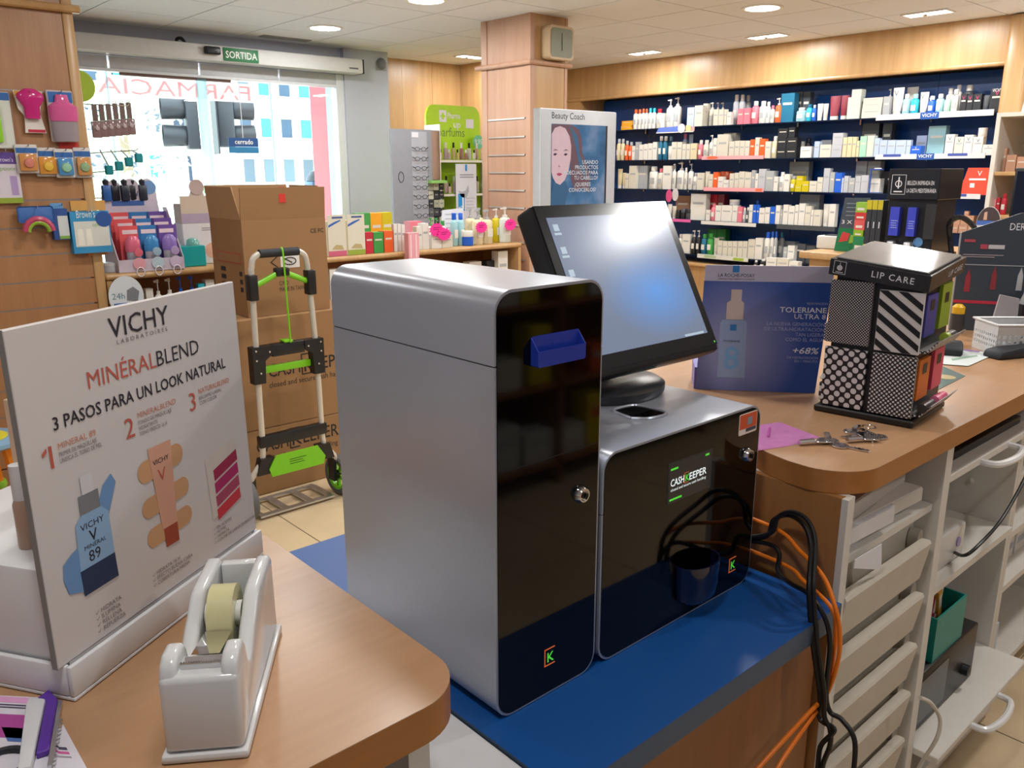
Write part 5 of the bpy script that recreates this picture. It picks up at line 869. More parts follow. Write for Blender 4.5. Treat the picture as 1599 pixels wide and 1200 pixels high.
# hand truck
ht = thing('hand_truck', 'folding silver and lime green hand truck in front of the shipping boxes', 'hand truck', (1.59, 3.2, 0.0), 0.02)
def htx(z): return (0.118-0.0*z, 0.02*z)
M_PIPE = mat('pipe_silver', '#d5d1c8', 0.3, 0.3)
for s in (-1, 1):
    MB().tube(smoothpath([(s*0.142, 0.0, 0.335), (s*0.138, 0.0, 0.7), (s*0.128, 0.01, 1.03), (s*0.125, 0.01, 1.07)]+[(s*0.115, 0.01, 1.108), (s*0.088, 0.01, 1.126)], 4), 0.0125, 10).build('upright_tube', M_PIPE, ht)
    MB().rbox(s*0.132-0.019, s*0.132+0.019, -0.017, 0.028, 0.94, 1.045, 0.005).build('joint_sleeve', M_BLKP, ht)
    MB().tube([(s*0.115, 0.005, 1.0), (s*0.01, 0.0, 1.045)], 0.012, 10).build('folding_arm', M_GREEN, ht)
    MB().prism([(s*0.165, 0.595), (s*0.165, 0.75), (s*0.075, 0.75), (s*0.075, 0.715), (s*0.11, 0.69), (s*0.115, 0.595)], -0.022, 0.022, 'y').build('bracket', M_BLKP, ht)
    for (dz, dx) in ((0.735, 0.15), (0.695, 0.15), (0.64, 0.135), (0.725, 0.09)): MB().lathe([(0.005, 0), (0.004, 0.003), (0, 0.0035)], 8, T=Matrix.Translation((s*dx, -0.0222, dz))@Matrix.Rotation(PI/2, 4, 'X')).build('rivet', M_CHROME, ht)
    MB().tube(smoothpath([(s*0.142, 0.0, 0.335), (s*0.148, 0.0, 0.26), (s*0.17, 0.0, 0.23), (s*0.195, 0.0, 0.2), (s*0.205, 0.01, 0.17)], 5), 0.0125, 10).build('lower_tube', M_PIPE, ht)
    MB().prism([(s*0.105, 0.27), (s*0.165, 0.27), (s*0.185, 0.2), (s*0.125, 0.2)], -0.025, 0.018, 'y').build('hinge_block', M_BLKP, ht)
    T = Matrix.Translation((s*0.226, 0.02, 0.0945))@Matrix.Rotation(s*PI/2, 4, 'Y')
    wh = MB().lathe([(0.07, -0.018), (0.086, -0.02), (0.093, -0.012), (0.094, 0.0), (0.093, 0.012), (0.086, 0.02), (0.07, 0.018), (0.07, -0.018)], 36, T=T).build('wheel', mat('tyre_grey', '#5e5e60', 0.7), ht)
    MB().lathe([(0.058, -0.014), (0.0695, -0.016), (0.0695, 0.016), (0.058, 0.014), (0.058, -0.014)], 36, T=T).build('wheel_rim', M_GREEN, wh)
    sp = MB()
    for i in range(5): sp.box(0.018, 0.06, -0.009, 0.009, -0.006, 0.006, T=T@Matrix.Rotation(2*PI*i/5, 4, 'Z'))
    sp.build('spoke', M_GREEN, wh, smooth=False); MB().lathe([(0.0, -0.02), (0.022, -0.02), (0.022, 0.02), (0.0, 0.02)], 16, T=T).build('hub', M_BLKP, wh)
    MB().prism([(s*0.188, 0.19), (s*0.203, 0.19), (s*0.203, 0.075), (s*0.188, 0.075)], -0.005, 0.045, 'y').build('wheel_bracket', M_BLKP, ht)
MB().tube([(-0.088, 0.01, 1.126), (0.088, 0.01, 1.126)], 0.0175, 12).build('handle_grip', M_RUB, ht); MB().rbox(-0.03, 0.03, -0.018, 0.018, 1.03, 1.065, 0.006).build('centre_joint', M_BLKP, ht)
MB().rbox(-0.075, 0.075, -0.02, 0.02, 0.7, 0.752, 0.004).build('middle_crossbar', M_BLKP, ht); MB().rbox(-0.11, 0.11, 0.0, 0.02, 0.63, 0.66, 0.004).build('green_crossbar', M_GREEN, ht)
MB().rbox(-0.16, 0.16, -0.018, 0.018, 0.315, 0.365, 0.004).build('lower_crossbar', M_BLKP, ht)
pl_ = MB().prism([(-0.125, 0.185), (0.125, 0.185), (0.135, 0.22), (0.1, 0.275), (-0.1, 0.275), (-0.135, 0.22)], -0.032, -0.0255, 'y').build('green_plate', M_GREEN, ht); bars(pl_, -0.04, 0.245, 0.08, 3, mat('dark_green_ink', '#2a5a14', 0.5), 0.003, 0.01, -0.0325)
mb = MB(); mb.box(-0.19, 0.17, -0.03, 0.0, 0.012, 0.02); mb.box(-0.19, 0.17, 0.15, 0.17, 0.012, 0.02)
for x in (-0.18, -0.06, 0.06, 0.16): mb.box(x-0.015, x+0.015, 0.0, 0.15, 0.012, 0.02)
mb.build('toe_plate', M_ALU, ht, smooth=False)
MB().tube(smoothpath([(0.0, -0.012, 1.148), (0.002, -0.022, 1.12), (0.003, -0.024, 0.95), (0.006, -0.026, 0.752)], 4), 0.004, 6).build('bungee_cord', M_GREEN, ht); MB().rbox(-0.02, 0.02, -0.024, 0.024, 0.753, 0.763, 0.003).build('bungee_clip', M_GREEN, ht)

# ================================================================== LOW GONDOLA
GZ = 0.97; GY = 4.28
def gondola(x0, x1, lbl):
    g = thing('display_shelf', lbl, 'shelf unit', (0, 0, 0))
    MB().rbox(x0-0.0, x1, GY, GY+0.42, GZ-0.032, GZ-0.001, 0.014, 3).build('top_board', W_WALL, g)
    for x in (x0+0.005, x1-0.03): MB().box(x, x+0.025, GY+0.01, GY+0.41, 0, GZ-0.033).build('side_panel', W_WALL, g, smooth=False)
    MB().box(x0+0.031, x1-0.031, GY+0.39, GY+0.41, 0, GZ-0.033).build('back_panel', W_DARK, g, smooth=False)
    for z in (0.62, 0.28): MB().rbox(x0+0.031, x1-0.031, GY+0.01, GY+0.389, z, z+0.025, 0.006, 2).build('shelf', W_WALL, g)
    return g
gondola(1.215, 2.985, 'low beech display shelf between the slatwall and the pillar, left unit'); gondola(3.03, 3.94, 'low beech display shelf beside the pillar, right unit')
gp = thing('divider_post', 'beech post between the two low display shelves', 'post', (0, 0, 0)); MB().rbox(2.987, 3.028, GY-0.01, GY+0.42, 0, GZ-0.005, 0.006).build('post', W_WALL, gp); MB().box(2.99, 3.025, GY-0.0115, GY-0.0102, 0.86, 0.955).build('price_slot', W_PINK, gp, smooth=False)

# ---- generic products -------------------------------------------------------------------------
CN = {'W': ('#dedcd6', 'white'), 'O': ('#d3cfc2', 'off-white'), 'G': ('#a8acb0', 'grey'), 'S': ('#b9bcc4', 'silver'), 'K': ('#22242a', 'black'), 'D': ('#4a4e54', 'dark grey'), 'R': ('#c02a3c', 'red'), 'B': ('#1e5fd0', 'blue'), 'L': ('#b4c4e0', 'light blue'), 'C': ('#28b4cc', 'cyan'), 'T': ('#1c6a8c', 'teal'), 'Y': ('#c8b810', 'yellow'), 'N': ('#e8a21c', 'amber'), 'E': ('#e8622a', 'orange'), 'P': ('#e07a8c', 'pink'), 'M': ('#a4d4bc', 'mint'), 'V': ('#8c3040', 'burgundy'), 'H': ('#d8cca8', 'cream'), 'F': ('#3c9a48', 'green'), 'A': ('#9cc8d0', 'pale aqua'), 'J': ('#b88c74', 'copper'), 'Q': ('#c8d0c8', 'pale green'), 'U': ('#6a3fa0', 'purple')}
_pm = {}
def pmat(k, rough=0.45): return plas(CN[k][0], rough)
KN = {'c': 'carton', 'b': 'bottle', 'p': 'pump bottle', 't': 'tube', 'j': 'jar'}
def product(kind, col, w, h, loc, rotz, label, group, cap=None, dep=None, accent=None):
    """origin: bottom left front corner, local x to the right, local y backwards"""
    d = dep or min(w, 0.07); nm = {'c': 'product_carton', 'b': 'lotion_bottle', 'p': 'pump_bottle', 't': 'cream_tube', 'j': 'cream_jar'}[kind]
    o = thing(nm, label, KN[kind], loc, rotz, group); g = 0.0008; w = w-2*g; m = pmat(col); cm = pmat(cap or 'W', 0.3); cx = w/2+g
    if kind == 'c':
        MB().box(g, w+g, 0, d, 0, h).build('body', m, o, smooth=False); ac = pmat(accent or ('G' if col in 'WOHLS' else 'O'))
        MB().box(g+w*0.15, g+w*0.85, -0.0006, -0.0001, h*0.6, h*0.68).build('print_band', ac, o, smooth=False)
    elif kind == 'j':
        r = w/2; MB().lathe([(0, 0), (r*0.9, 0), (r, 0.004), (r, h*0.6), (0, h*0.6)], 14, c=(cx, r, 0)).build('body', m, o); MB().lathe([(r, h*0.61), (r, h*0.97), (r*0.95, h), (0, h)], 14, c=(cx, r, 0)).build('lid', cm, o)
    elif kind == 't':
        r = w/2; sy = 0.55; hc = h*0.16; mb = MB(); n = 12; vs = []; rows = [(hc, 0.72, sy), (hc+0.004, 0.8, sy*1.1), (h*0.6, 0.95, sy*0.7), (h, 1.0, 0.05)]
        for z, a, b in rows:
            for i in range(n): t = 2*PI*i/n; vs.append((cx+r*a*math.cos(t), d*0.5+r*b*math.sin(t), z))
        fs = [(q*n+i, q*n+(i+1) % n, (q+1)*n+(i+1) % n, (q+1)*n+i) for q in range(3) for i in range(n)]+[tuple(range(n)), tuple(range(3*n, 4*n))]
        mb.add(vs, fs); mb.build('body', m, o); MB().lathe([(0, 0), (r*0.74, 0), (r*0.74, hc-0.0004), (0, hc-0.0004)], 14, c=(cx, d*0.5, 0), sy=0.8).build('cap', cm, o)
    elif kind in 'bp':
        r = w/2; hb = h*(0.8 if kind == 'b' else 0.72); sy = min(1, d/w)
        MB().lathe([(0, 0), (r*0.92, 0), (r, 0.004), (r, hb*0.88), (r*0.8, hb*0.96), (r*0.45, hb), (0, hb)], 14, c=(cx, r*sy, 0), sy=sy).build('body', m, o)
        MB().box(g+w*0.22, g+w*0.78, -0.0004, 0.002, hb*0.3, hb*0.62).build('label_patch', pmat(accent or ('G' if col in 'WO' else 'W')), o, smooth=False)
        if kind == 'b': MB().lathe([(r*0.62, hb+0.0004), (r*0.62, h*0.98), (r*0.5, h), (0, h)], 14, c=(cx, r*sy, 0)).build('cap', cm, o)
        else:
            q = MB().lathe([(r*0.42, hb+0.0004), (r*0.42, hb+h*0.06), (r*0.14, hb+h*0.07), (r*0.14, h*0.93), (r*0.3, h*0.94), (r*0.3, h), (0, h)], 12, c=(cx, r*sy, 0)).build('pump', cm, o)
            MB().box(cx-r*0.85, cx, r*sy-r*0.14, r*sy+r*0.14, h*0.945, h*0.985).build('nozzle', cm, q, smooth=False)
    return o
LAB = {}
def unique(l):
    LAB[l] = LAB.get(l, 0)+1; return l if LAB[l] == 1 else None
def ordn(n): return f"{n}{'th' if 10 <= n % 100 <= 20 else {1: 'st', 2: 'nd', 3: 'rd'}.get(n % 10, 'th')}"
def place_v(where, x0): return (where.startswith('top navy') and 1385 < x0 < 1545 and x0 not in (1404.5, 1416.5, 1456, 1469)) or (where.startswith('second navy') and (x0 == 1420.5 or x0 > 1472)) or (where.startswith('third navy') and x0 > 1470)
def shelf_row(items, where, group, place, rotz):
    """items: (x0, x1, ytop, kind, colour[, cap[, back-offset[, z-offset]]]) in order from left to right"""
    desc = []
    for it in items:
        k, c = it[3], it[4]; cap = it[5] if len(it) > 5 and it[5] else None
        s = f"{CN[c][1]} {KN[k]}"
        if cap and k in 'bpj' and cap != 'W': s = f"{CN[cap][1]}-topped {s}"
        desc.append(s)
    for i, it in enumerate(items):
        x0, x1, yt, k, c = it[:5]; cap = it[5] if len(it) > 5 and it[5] else None; back = it[6] if len(it) > 6 else 0; zo = it[7] if len(it) > 7 else 0
        loc, w, h = place(x0, x1, yt, back, zo)
        same = lambda s: desc.count(s)
        if same(desc[i]) == 1: l = f"{desc[i]} on the {where}"
        else: l = f"{desc[i]}, {ordn(i+1)} item from the left on the {where}"
        if len(l.split()) > 15: l = f"{desc[i]}, {ordn(i+1)} from left, {where}"
        if zo: l = 'stacked '+l
        if len(l.split()) > 16: l = l.replace(' from the left on the ', ' from left, ')
        if len(l.split()) > 16: print('LONG', l)
        o = product(k, c, w, max(h, 0.02), loc, rotz, l, group, cap)
        if place_v(where, x0) and k in 'ctb' and not back:
            big = x0 == 1541; m_ = {'K': mat('print_magenta', '#c8386c', 0.5), 'R': TW, 'B': TW}.get(c, mat('print_slate', '#5a606c', 0.5)); sz = min(w*0.85, 0.055, h*0.28)
            text(o, 'V', sz, (w*0.5-sz*0.31, -0.0016, h*0.71), m_)
            if big: text(o, 'VICHY', 0.03, (w*0.12, -0.0016, h*0.87), TW, width=w*0.7)

# ---- goods on the low display shelf
def gplace(z, y):
    def f(x0, x1, yt, back, zo):
        Y = y+back; a = U(x0, 380, Y=Y); b = U(x1, 380, Y=Y); t = U((x0+x1)/2, yt, Y=Y); return (a.x, Y, z+0.0004+zo), b.x-a.x, t.z-z-zo
    return f
G1 = [(541, 570, 344, 'c', 'H', None, 0.03), (511, 536, 346, 'c', 'H', None, 0.03),
      (561, 580, 333, 'c', 'F', None, 0.20, 0.0), (580, 598, 333, 'c', 'N', None, 0.20), (598, 614, 332, 'c', 'Y', None, 0.20),
      (571, 583, 363, 'c', 'R', None, 0.03), (583.5, 599, 363, 'c', 'F', None, 0.03), (600, 614, 361, 'c', 'E', None, 0.03)]
G1.sort(key=lambda i: i[0]); shelf_row(G1, 'left low display shelf', 'goods on the low display shelf', gplace(GZ, GY), 0)
G2 = [(641, 660, 346, 'c', 'P', None, 0.2), (651, 660, 354, 'c', 'W', None, 0.03), (660, 670, 349, 'c', 'W', None, 0.03), (672, 681, 341, 'p', 'W', 'F', 0.16), (681, 690, 341, 'p', 'W', 'F', 0.16), (690.5, 699, 345, 'b', 'W', 'F', 0.16), (674, 690, 366, 'c', 'W', None, 0.03), (690.5, 707, 368, 'c', 'O', None, 0.03),
      (708, 718, 333, 'b', 'A', 'B', 0.08), (718.5, 728, 333, 'b', 'A', 'B', 0.08), (728.5, 743, 361, 'j', 'B', 'W', 0.03), (733, 746, 326, 'p', 'H', 'G', 0.17), (744, 758, 328, 'p', 'H', 'G', 0.05), (758.5, 773, 328, 'p', 'H', 'G', 0.05), (747, 760, 325, 'p', 'H', 'G', 0.2), (774, 785, 326, 'p', 'Y', 'W', 0.12), (786, 801, 324, 'p', 'Q', 'W', 0.06)]
shelf_row(G2, 'right low display shelf', 'goods on the low display shelf', gplace(GZ, GY), 0)
G0 = [(615.5, 621, 350, 'c', 'W', None, 0.03), (621.5, 627, 350, 'c', 'W', None, 0.03), (627.5, 633, 351, 'c', 'W', None, 0.03)]
shelf_row(G0, 'left low display shelf next to the divider post', 'goods on the low display shelf', gplace(GZ, GY), 0)
a = U(633.5, 380, Y=GY-0.03); pk = thing('pink_carton', 'pink striped carton hung on the divider post of the low shelf', 'carton', (a.x, GY-0.06, GZ-0.045)); MB().box(0, 0.078, 0, 0.045, 0, 0.16).build('body', paper('#e8a4b0'), pk, smooth=False); MB().box(0.012, 0.022, -0.0008, -0.0001, 0.01, 0.15).build('stripe', paper('#f4d4d8'), pk, smooth=False); MB().box(0.052, 0.062, -0.0008, -0.0001, 0.01, 0.15).build('stripe', paper('#f4d4d8'), pk, smooth=False)
# blue swoosh and picture prints on the cream cereal cartons
for (xa, cc, n) in ((512.5, '#c8607c', 'pink'), (543, '#94a83c', 'green')):
    a = U(xa, 380, Y=GY+0.029); q = thing('shelf_card', f'printed cover with blue swoosh and {n} base on a cream carton', 'card', (a.x, GY+0.0265, GZ+0.0006)); MB().box(0, 0.118, 0, 0.0016, 0.0, 0.235).build('card', paper('#d8d4c4'), q, smooth=False)
    MB().prism([(0.005, 0.165), (0.05, 0.185), (0.085, 0.2), (0.085, 0.207), (0.045, 0.196), (0.005, 0.178)], -0.001, -0.0002, 'y').build('blue_swoosh', paper('#2f62b8'), q, smooth=False); MB().box(0.03, 0.1, -0.001, -0.0002, 0.215, 0.225).build('brand_print', paper('#3c5490'), q, smooth=False); MB().box(0.0, 0.118, -0.001, -0.0002, 0.0, 0.03).build('base_band', paper(cc), q, smooth=False); MB().prism([(0.02, 0.04), (0.1, 0.035), (0.09, 0.06), (0.05, 0.065)], -0.001, -0.0002, 'y').build('cereal_picture', paper('#b8a878'), q, smooth=False)
M_STAR = mat('neon_pink', '#f22f9c', 0.6, noise=0.02)
def star(x, y, Y, s, lbl):
    p = U(x, y, Y=Y); q = thing('price_star', lbl, 'price tag', tuple(p), 0, 'neon pink price stars'); po = []
    for i in range(28): a = 2*PI*i/28; r = s*(1 if i % 2 else 0.8); po.append((r*1.15*math.cos(a), r*0.85*math.sin(a)))
    MB().prism(po, 0, 0.002, 'y').build('card', M_STAR, q, smooth=False); bars(q, -s*0.5, s*0.3, s, 2, mat('star_ink', '#a01060', 0.6), 0.004, 0.012, -0.0008)
star(682, 359, GY+0.015, 0.052, 'neon pink price star, left one of the overlapping pair'); star(694, 366, GY+0.008, 0.05, 'neon pink price star, right one of the overlapping pair'); star(752, 355, GY+0.025, 0.048, 'neon pink price star on the cream pump bottles'); star(797, 351, GY+0.035, 0.05, 'neon pink price star nearest the pillar')
a = U(681, 345, Y=GY+0.3); pn_ = thing('notice_sheet', 'white printed notice standing behind the bottles on the low shelf', 'notice', (a.x, GY+0.26, GZ+0.0005)); sh = MB().prism([(0.0, 0), (0.2, 0), (0.225, 0.235), (0.04, 0.225)], 0, 0.002, 'y').build('sheet', paper('#d2d6e0'), pn_, smooth=False); pn_.rotation_euler = (math.radians(-6), 0, 0); bars(pn_, 0.06, 0.2, 0.13, 5, paper('#a8acb8'), 0.006, 0.03, -0.0008)
shelf_row([(512, 529, 421, 'c', 'W', None, 0.04)], 'middle board of the left low display shelf', 'goods on the low display shelf', gplace(0.6452, GY), 0)
shelf_row([(733, 752, 410, 'c', 'W', None, 0.1), (760, 776, 408, 'c', 'K', None, 0.1), (778, 793, 393, 'c', 'W', None, 0.06)], 'middle board of the right low display shelf', 'goods on the low display shelf', lambda x0, x1, yt, b, zo: (lambda A, B, T: ((A.x, GY+b, 0.6454), B.x-A.x, max(0.1, T.z-0.6454)))(U(x0, 420, Y=GY+b), U(x1, 420, Y=GY+b), U(x0, yt, Y=GY+b)), 0)
# baby bottle display
a = U(186, 420, Y=GY+0.02); b = U(287, 420, Y=GY+0.02); DW = b.x-a.x
db = thing('baby_bottle_display', 'Dr Browns baby bottle counter display with coral blue and purple rows', 'display', (a.x, GY+0.02, GZ+0.0005), -0.06)
M_DBX = mat('display_pinkish', '#cfc4d4', 0.45); sh_ = DW/0.48
fm = MB(); fm.prism([(0.0, 0), (0.26, 0), (0.26, 0.3), (0.2, 0.3), (0.0, 0.06)], 0, 0.004, 'x'); fm.prism([(0.0, 0), (0.26, 0), (0.26, 0.3), (0.2, 0.3), (0.0, 0.06)], DW-0.004, DW, 'x'); fm.box(0.0041, DW-0.0041, 0, 0.004, 0, 0.06); fm.box(0.0041, DW-0.0041, 0.0041, 0.26, 0, 0.004); fm.build('tray', M_DBX, db, smooth=False)
hp = [(0.0, 0.0), (DW, 0.0), (DW*0.9, 0.39)]+[(DW*0.78+DW*0.12*math.cos(a_), 0.395+0.05*math.sin(a_)) for a_ in [PI*k/8 for k in range(0, 9)]]+[(DW*0.52+DW*0.13*math.cos(a_), 0.40+0.045*math.sin(a_)) for a_ in [PI*k/8 for k in range(1, 9)]]+[(DW*0.25+DW*0.13*math.cos(a_), 0.39+0.045*math.sin(a_)) for a_ in [PI*k/8 for k in range(1, 9)]]+[(0.02, 0.36)]
MB().prism(hp, 0.2605, 0.265, 'y').build('header_card', M_DBX, db, smooth=False)
text(db, 'Dr Brown\u2019s', 0.06, (DW*0.17, 0.2598, 0.355), mat('print_plum', '#4a4468', 0.5), width=DW*0.58, bold=0.01); MB().box(DW*0.2, DW*0.7, 0.2592, 0.2598, 0.31, 0.335).build('blue_ribbon', paper('#3a62a8'), db, smooth=False); MB().lathe([(0.0, 0), (0.035, 0), (0.035, 0.001), (0, 0.001)], 18, T=Matrix.Translation((DW*0.8, 0.26, 0.4))@Matrix.Rotation(PI/2, 4, 'X')).build('round_badge', paper('#6f98cc'), db); MB().box(0.02, 0.06, 0.2592, 0.2598, 0.34, 0.38).build('red_badge', paper('#b8486c'), db, smooth=False)
for i, (c1, c2, n) in enumerate((('#e0565a', '#d86a86', 'coral'), ('#2f78b8', '#3f88c4', 'blue'), ('#6a4a9c', '#8c74bc', 'purple'))):
    x = 0.035+i*(DW-0.05)/3
    for j in range(3):
        pv_ = Matrix.Rotation(-0.06, 3, 'Z')@Vector((x, 0.02+j*0.07, 0)); c = thing('baby_bottle_pack', f'{n} baby bottle pack, {("front", "middle", "back")[j]} one of its row in the bottle display', 'bottle pack', (a.x+pv_.x, GY+0.02+pv_.y, GZ+0.0052+0.0), -0.06, 'baby bottle packs')
        zt = 0.215+j*0.03; MB().box(0, 0.1, 0.05, 0.054, 0, zt).build('card', paper(c1), c, smooth=False); MB().box(0.015, 0.085, 0.0492, 0.0498, zt-0.04, zt-0.02).build('card_print', paper('#e8d0d8'), c, smooth=False)
        MB().lathe([(0, 0.0), (0.032, 0.0), (0.034, 0.01), (0.033, 0.09), (0, 0.09)], 14, c=(0.05, 0.018, 0), sy=0.5).build('bottle', plas('#a8a4b0', 0.15), c); MB().lathe([(0.035, 0.0905), (0.037, 0.1), (0.035, 0.145), (0.02, 0.165), (0, 0.17)], 14, c=(0.05, 0.018, 0), sy=0.5).build('bottle_cap', plas(c2, 0.2), c)
    pv_ = Matrix.Rotation(-0.06, 3, 'Z')@Vector((x+0.06, -0.006, 0)); q = thing('pacifier', f'pale pacifier with patterned shield hanging on the {n} front of the bottle display', 'pacifier', (a.x+pv_.x, GY+0.02+pv_.y, GZ+0.04), -0.06); T = Matrix.Rotation(PI/2, 4, 'X')
    MB().lathe([(0, 0), (0.028, 0), (0.03, 0.004), (0, 0.006)], 16, T=T).build('shield', plas(('#e0a0ac', '#b8ccd8', '#ccbcd4')[i], 0.25), q); MB().tube([(0.018*math.cos(t), -0.008, -0.04+0.022*math.sin(t)) for t in [2*PI*k/16 for k in range(17)]], 0.003, 6).build('ring', plas('#d8d0d8', 0.2), q); MB().lathe([(0, 0), (0.022, 0), (0.02, 0.01), (0, 0.012)], 14, T=Matrix.Translation((0, 0, 0.055))@T).build('cover', plas(('#d86a7c', '#9cb8cc', '#b09cc8')[i], 0.25), q)
a = U(283, 418, Y=GY+0.06); q = thing('soap_box', 'teal gift box with clear dome beside the bottle display', 'box', (a.x, GY+0.06, GZ+0.0005)); MB().rbox(0, 0.135, 0, 0.08, 0, 0.105, 0.003, 1).build('body', plas('#18a0a4'), q); MB().lathe([(0.035, 0), (0.033, 0.02), (0.02, 0.035), (0, 0.04)], 14, c=(0.085, 0.04, 0.1055)).build('dome', plas('#6aa8a0', 0.15), q)
a = U(291, 416, Y=GY+0.15); q = thing('baby_carton', 'white carton with a baby picture beside the shipping box', 'carton', (a.x, GY+0.15, GZ+0.0005)); MB().rbox(0, 0.21, 0, 0.12, 0, 0.215, 0.002, 1).build('body', paper('#d4d0d4'), q); MB().lathe([(0, 0), (0.04, 0), (0.04, 0.0012), (0, 0.0012)], 18, T=Matrix.Translation((0.15, 0, 0.07))@Matrix.Rotation(PI/2, 4, 'X')).build('baby_picture', paper('#d8a894'), q); bars(q, 0.1, 0.19, 0.09, 2, paper('#8c8890'), 0.004, 0.01, -0.0008)
q = thing('bear_carton', 'beige bear-shaped carton stacked on the baby carton', 'carton', (a.x, GY+0.15, GZ+0.216)); MB().prism([(0, 0), (0.2, 0), (0.2, 0.14), (0.13, 0.14), (0.115, 0.185), (0.07, 0.185), (0.05, 0.14), (0, 0.14)], 0, 0.004, 'y').build('front_card', paper('#c4b4a4'), q, smooth=False); MB().box(0.0, 0.2, 0.0045, 0.1, 0, 0.1).build('body', paper('#b8a8a0'), q, smooth=False); MB().box(0, 0.2, -0.0008, -0.0001, 0.0, 0.05).build('lilac_band', paper('#a898b0'), q, smooth=False); MB().lathe([(0, 0), (0.04, 0), (0.04, 0.003), (0, 0.003)], 18, T=Matrix.Translation((0.092, -0.0015, 0.185))@Matrix.Rotation(PI/2, 4, 'X')).build('bear_head', paper('#b4a09c'), q)
q = thing('white_pot', 'small white pot lid at the left end of the low shelf', 'pot', tuple(U(172, 424, Y=GY+0.1))); q.location = (q.location.x+0.02, GY+0.12, GZ+0.0005); MB().lathe([(0, 0), (0.05, 0), (0.05, 0.03), (0, 0.03)], 18).build('body', plas('#cfd8e4'), q); MB().lathe([(0.052, 0.0305), (0.052, 0.045), (0, 0.047)], 18).build('lid', plas('#dce4ec'), q)
# lower board of left unit: pumps and oval sign
LZ = 0.6452+0.0
shelf_row([(219, 231, 452, 'c', 'W', None, 0.06), (234, 248, 438, 'p', 'W', 'W', 0.05), (252, 267, 436, 'p', 'W', 'W', 0.05), (270, 284, 433, 'p', 'W', 'B', 0.05), (288, 302, 432, 'p', 'W', 'B', 0.05), (303, 313, 444, 'c', 'C', None, 0.05), (315, 329, 438, 'c', 'W', None, 0.05)], 'board under the bottle display', 'pump bottles under the bottle display', gplace(LZ, GY), 0)
p = U(197, 463, Y=GY-0.02); q = thing('oval_sign', 'white oval card with a grey animal picture in front of the low shelf', 'sign', (p.x, GY-0.025, p.z)); po = [(0.082*math.cos(t), 0.1*math.sin(t)) for t in [2*PI*k/28 for k in range(28)]]; MB().prism(po, 0, 0.003, 'y').build('card', paper('#d4dce4'), q, smooth=False); MB().prism([(0.0, -0.02), (0.05, -0.03), (0.062, 0.02), (0.035, 0.045), (0.005, 0.03)], -0.001, -0.0002, 'y').build('animal_picture', paper('#7c8088'), q, smooth=False); text(q, '24h', 0.042, (-0.068, -0.0008, -0.01), paper('#5a8a98')); MB().box(-0.062, 0.0, -0.001, -0.0002, -0.045, -0.03).build('blue_line', paper('#3f6fb0'), q, smooth=False); MB().box(-0.004, 0.004, 0.0035, 0.0205, -0.11, -0.08).build('clip', M_CHROME, q, smooth=False)

# ================================================================== SLATWALL GOODS
SY = 4.255
def hang(name, lbl, x0, x1, y0, y1, cat='blister pack', dy=0.0):
    Y = SY-dy; a = U(x0, y1, Y=Y); b = U(x1, y1, Y=Y); t = U((x0+x1)/2, y0, Y=Y); q = thing(name, lbl, cat, (a.x, Y, a.z)); w = b.x-a.x; h = t.z-a.z
    MB().tube([(w/2, 0.03, h-0.014), (w/2, -0.035, h-0.012), (w/2, -0.04, h-0.004)], 0.0022, 6).build('peg_hook', M_CHROME, q); return q, w, h
q, w, h = hang('teether_pack', 'tall green and white blister at the top left edge of the slatwall', -12, 26, 140, 232); MB().rbox(0, w, 0, 0.012, 0, h*0.96, 0.004, 1).build('card', paper('#cfd2cc'), q); MB().box(0.0, w*0.98, -0.001, -0.0002, h*0.82, h*0.95).build('blue_header', paper('#2a62a8'), q, smooth=False); bevel_mb(MB().box(w*0.2, w*0.5, -0.02, -0.0005, h*0.1, h*0.75), 0.008, 2).build('green_toy', plas('#8fd03a', 0.2), q)
q, w, h = hang('bulb_teether_pack', 'orange and white blister with a magenta bulb teether', 28, 75, 141, 207); MB().prism([(w*0.25, 0), (w*0.95, 0), (w*0.82, h*0.45), (w*0.98, h*0.98), (w*0.02, h*0.98), (w*0.12, h*0.55), (w*0.3, h*0.4)], 0, 0.008, 'y').build('card', paper('#d8d2cc'), q, smooth=False); MB().box(w*0.05, w*0.95, -0.001, -0.0002, h*0.85, h*0.97).build('orange_header', paper('#d8983c'), q, smooth=False); MB().lathe([(0.0, 0), (0.03, 0), (0.032, 0.05), (0.055, 0.085), (0.05, 0.105), (0.02, 0.125), (0, 0.126)], 18, c=(w*0.54, -0.012, h*0.33), sy=0.4).build('teether', plas('#c02a78', 0.15), q); MB().box(w*0.35, w*0.92, -0.001, -0.0002, 0.002, h*0.08).build('red_base', paper('#b8203c'), q, smooth=False)
q, w, h = hang('cup_pack', 'blister with blue header and a pink and grey cup', 82, 124, 140, 226); MB().rbox(0, w*0.97, 0, 0.01, h*0.05, h*0.98, 0.004, 1).build('card', paper('#c0b4b4'), q); MB().box(w*0.06, w*0.94, -0.001, -0.0002, h*0.76, h*0.95).build('blue_header', paper('#2f6ab0'), q, smooth=False); MB().lathe([(0, 0), (0.05, 0), (0.055, 0.04), (0.056, 0.085), (0, 0.086)], 18, c=(w*0.52, -0.012, h*0.06), sy=0.5).build('grey_base', plas('#948a90', 0.2), q); MB().lathe([(0.057, 0.0865), (0.06, 0.1), (0.06, 0.15), (0.03, 0.17), (0.025, 0.2), (0, 0.2)], 18, c=(w*0.52, -0.012, h*0.06), sy=0.5).build('pink_cup', plas('#cc5c94', 0.15), q)
BPK = ((28, 66, 224, 271, '#c88a50', 'leftmost'), (58, 96, 229, 276, '#d09040', 'second'), (89, 121, 231, 278, '#4c8cc0', 'third, light blue'), (119, 148, 229, 278, '#c89058', 'rightmost'))
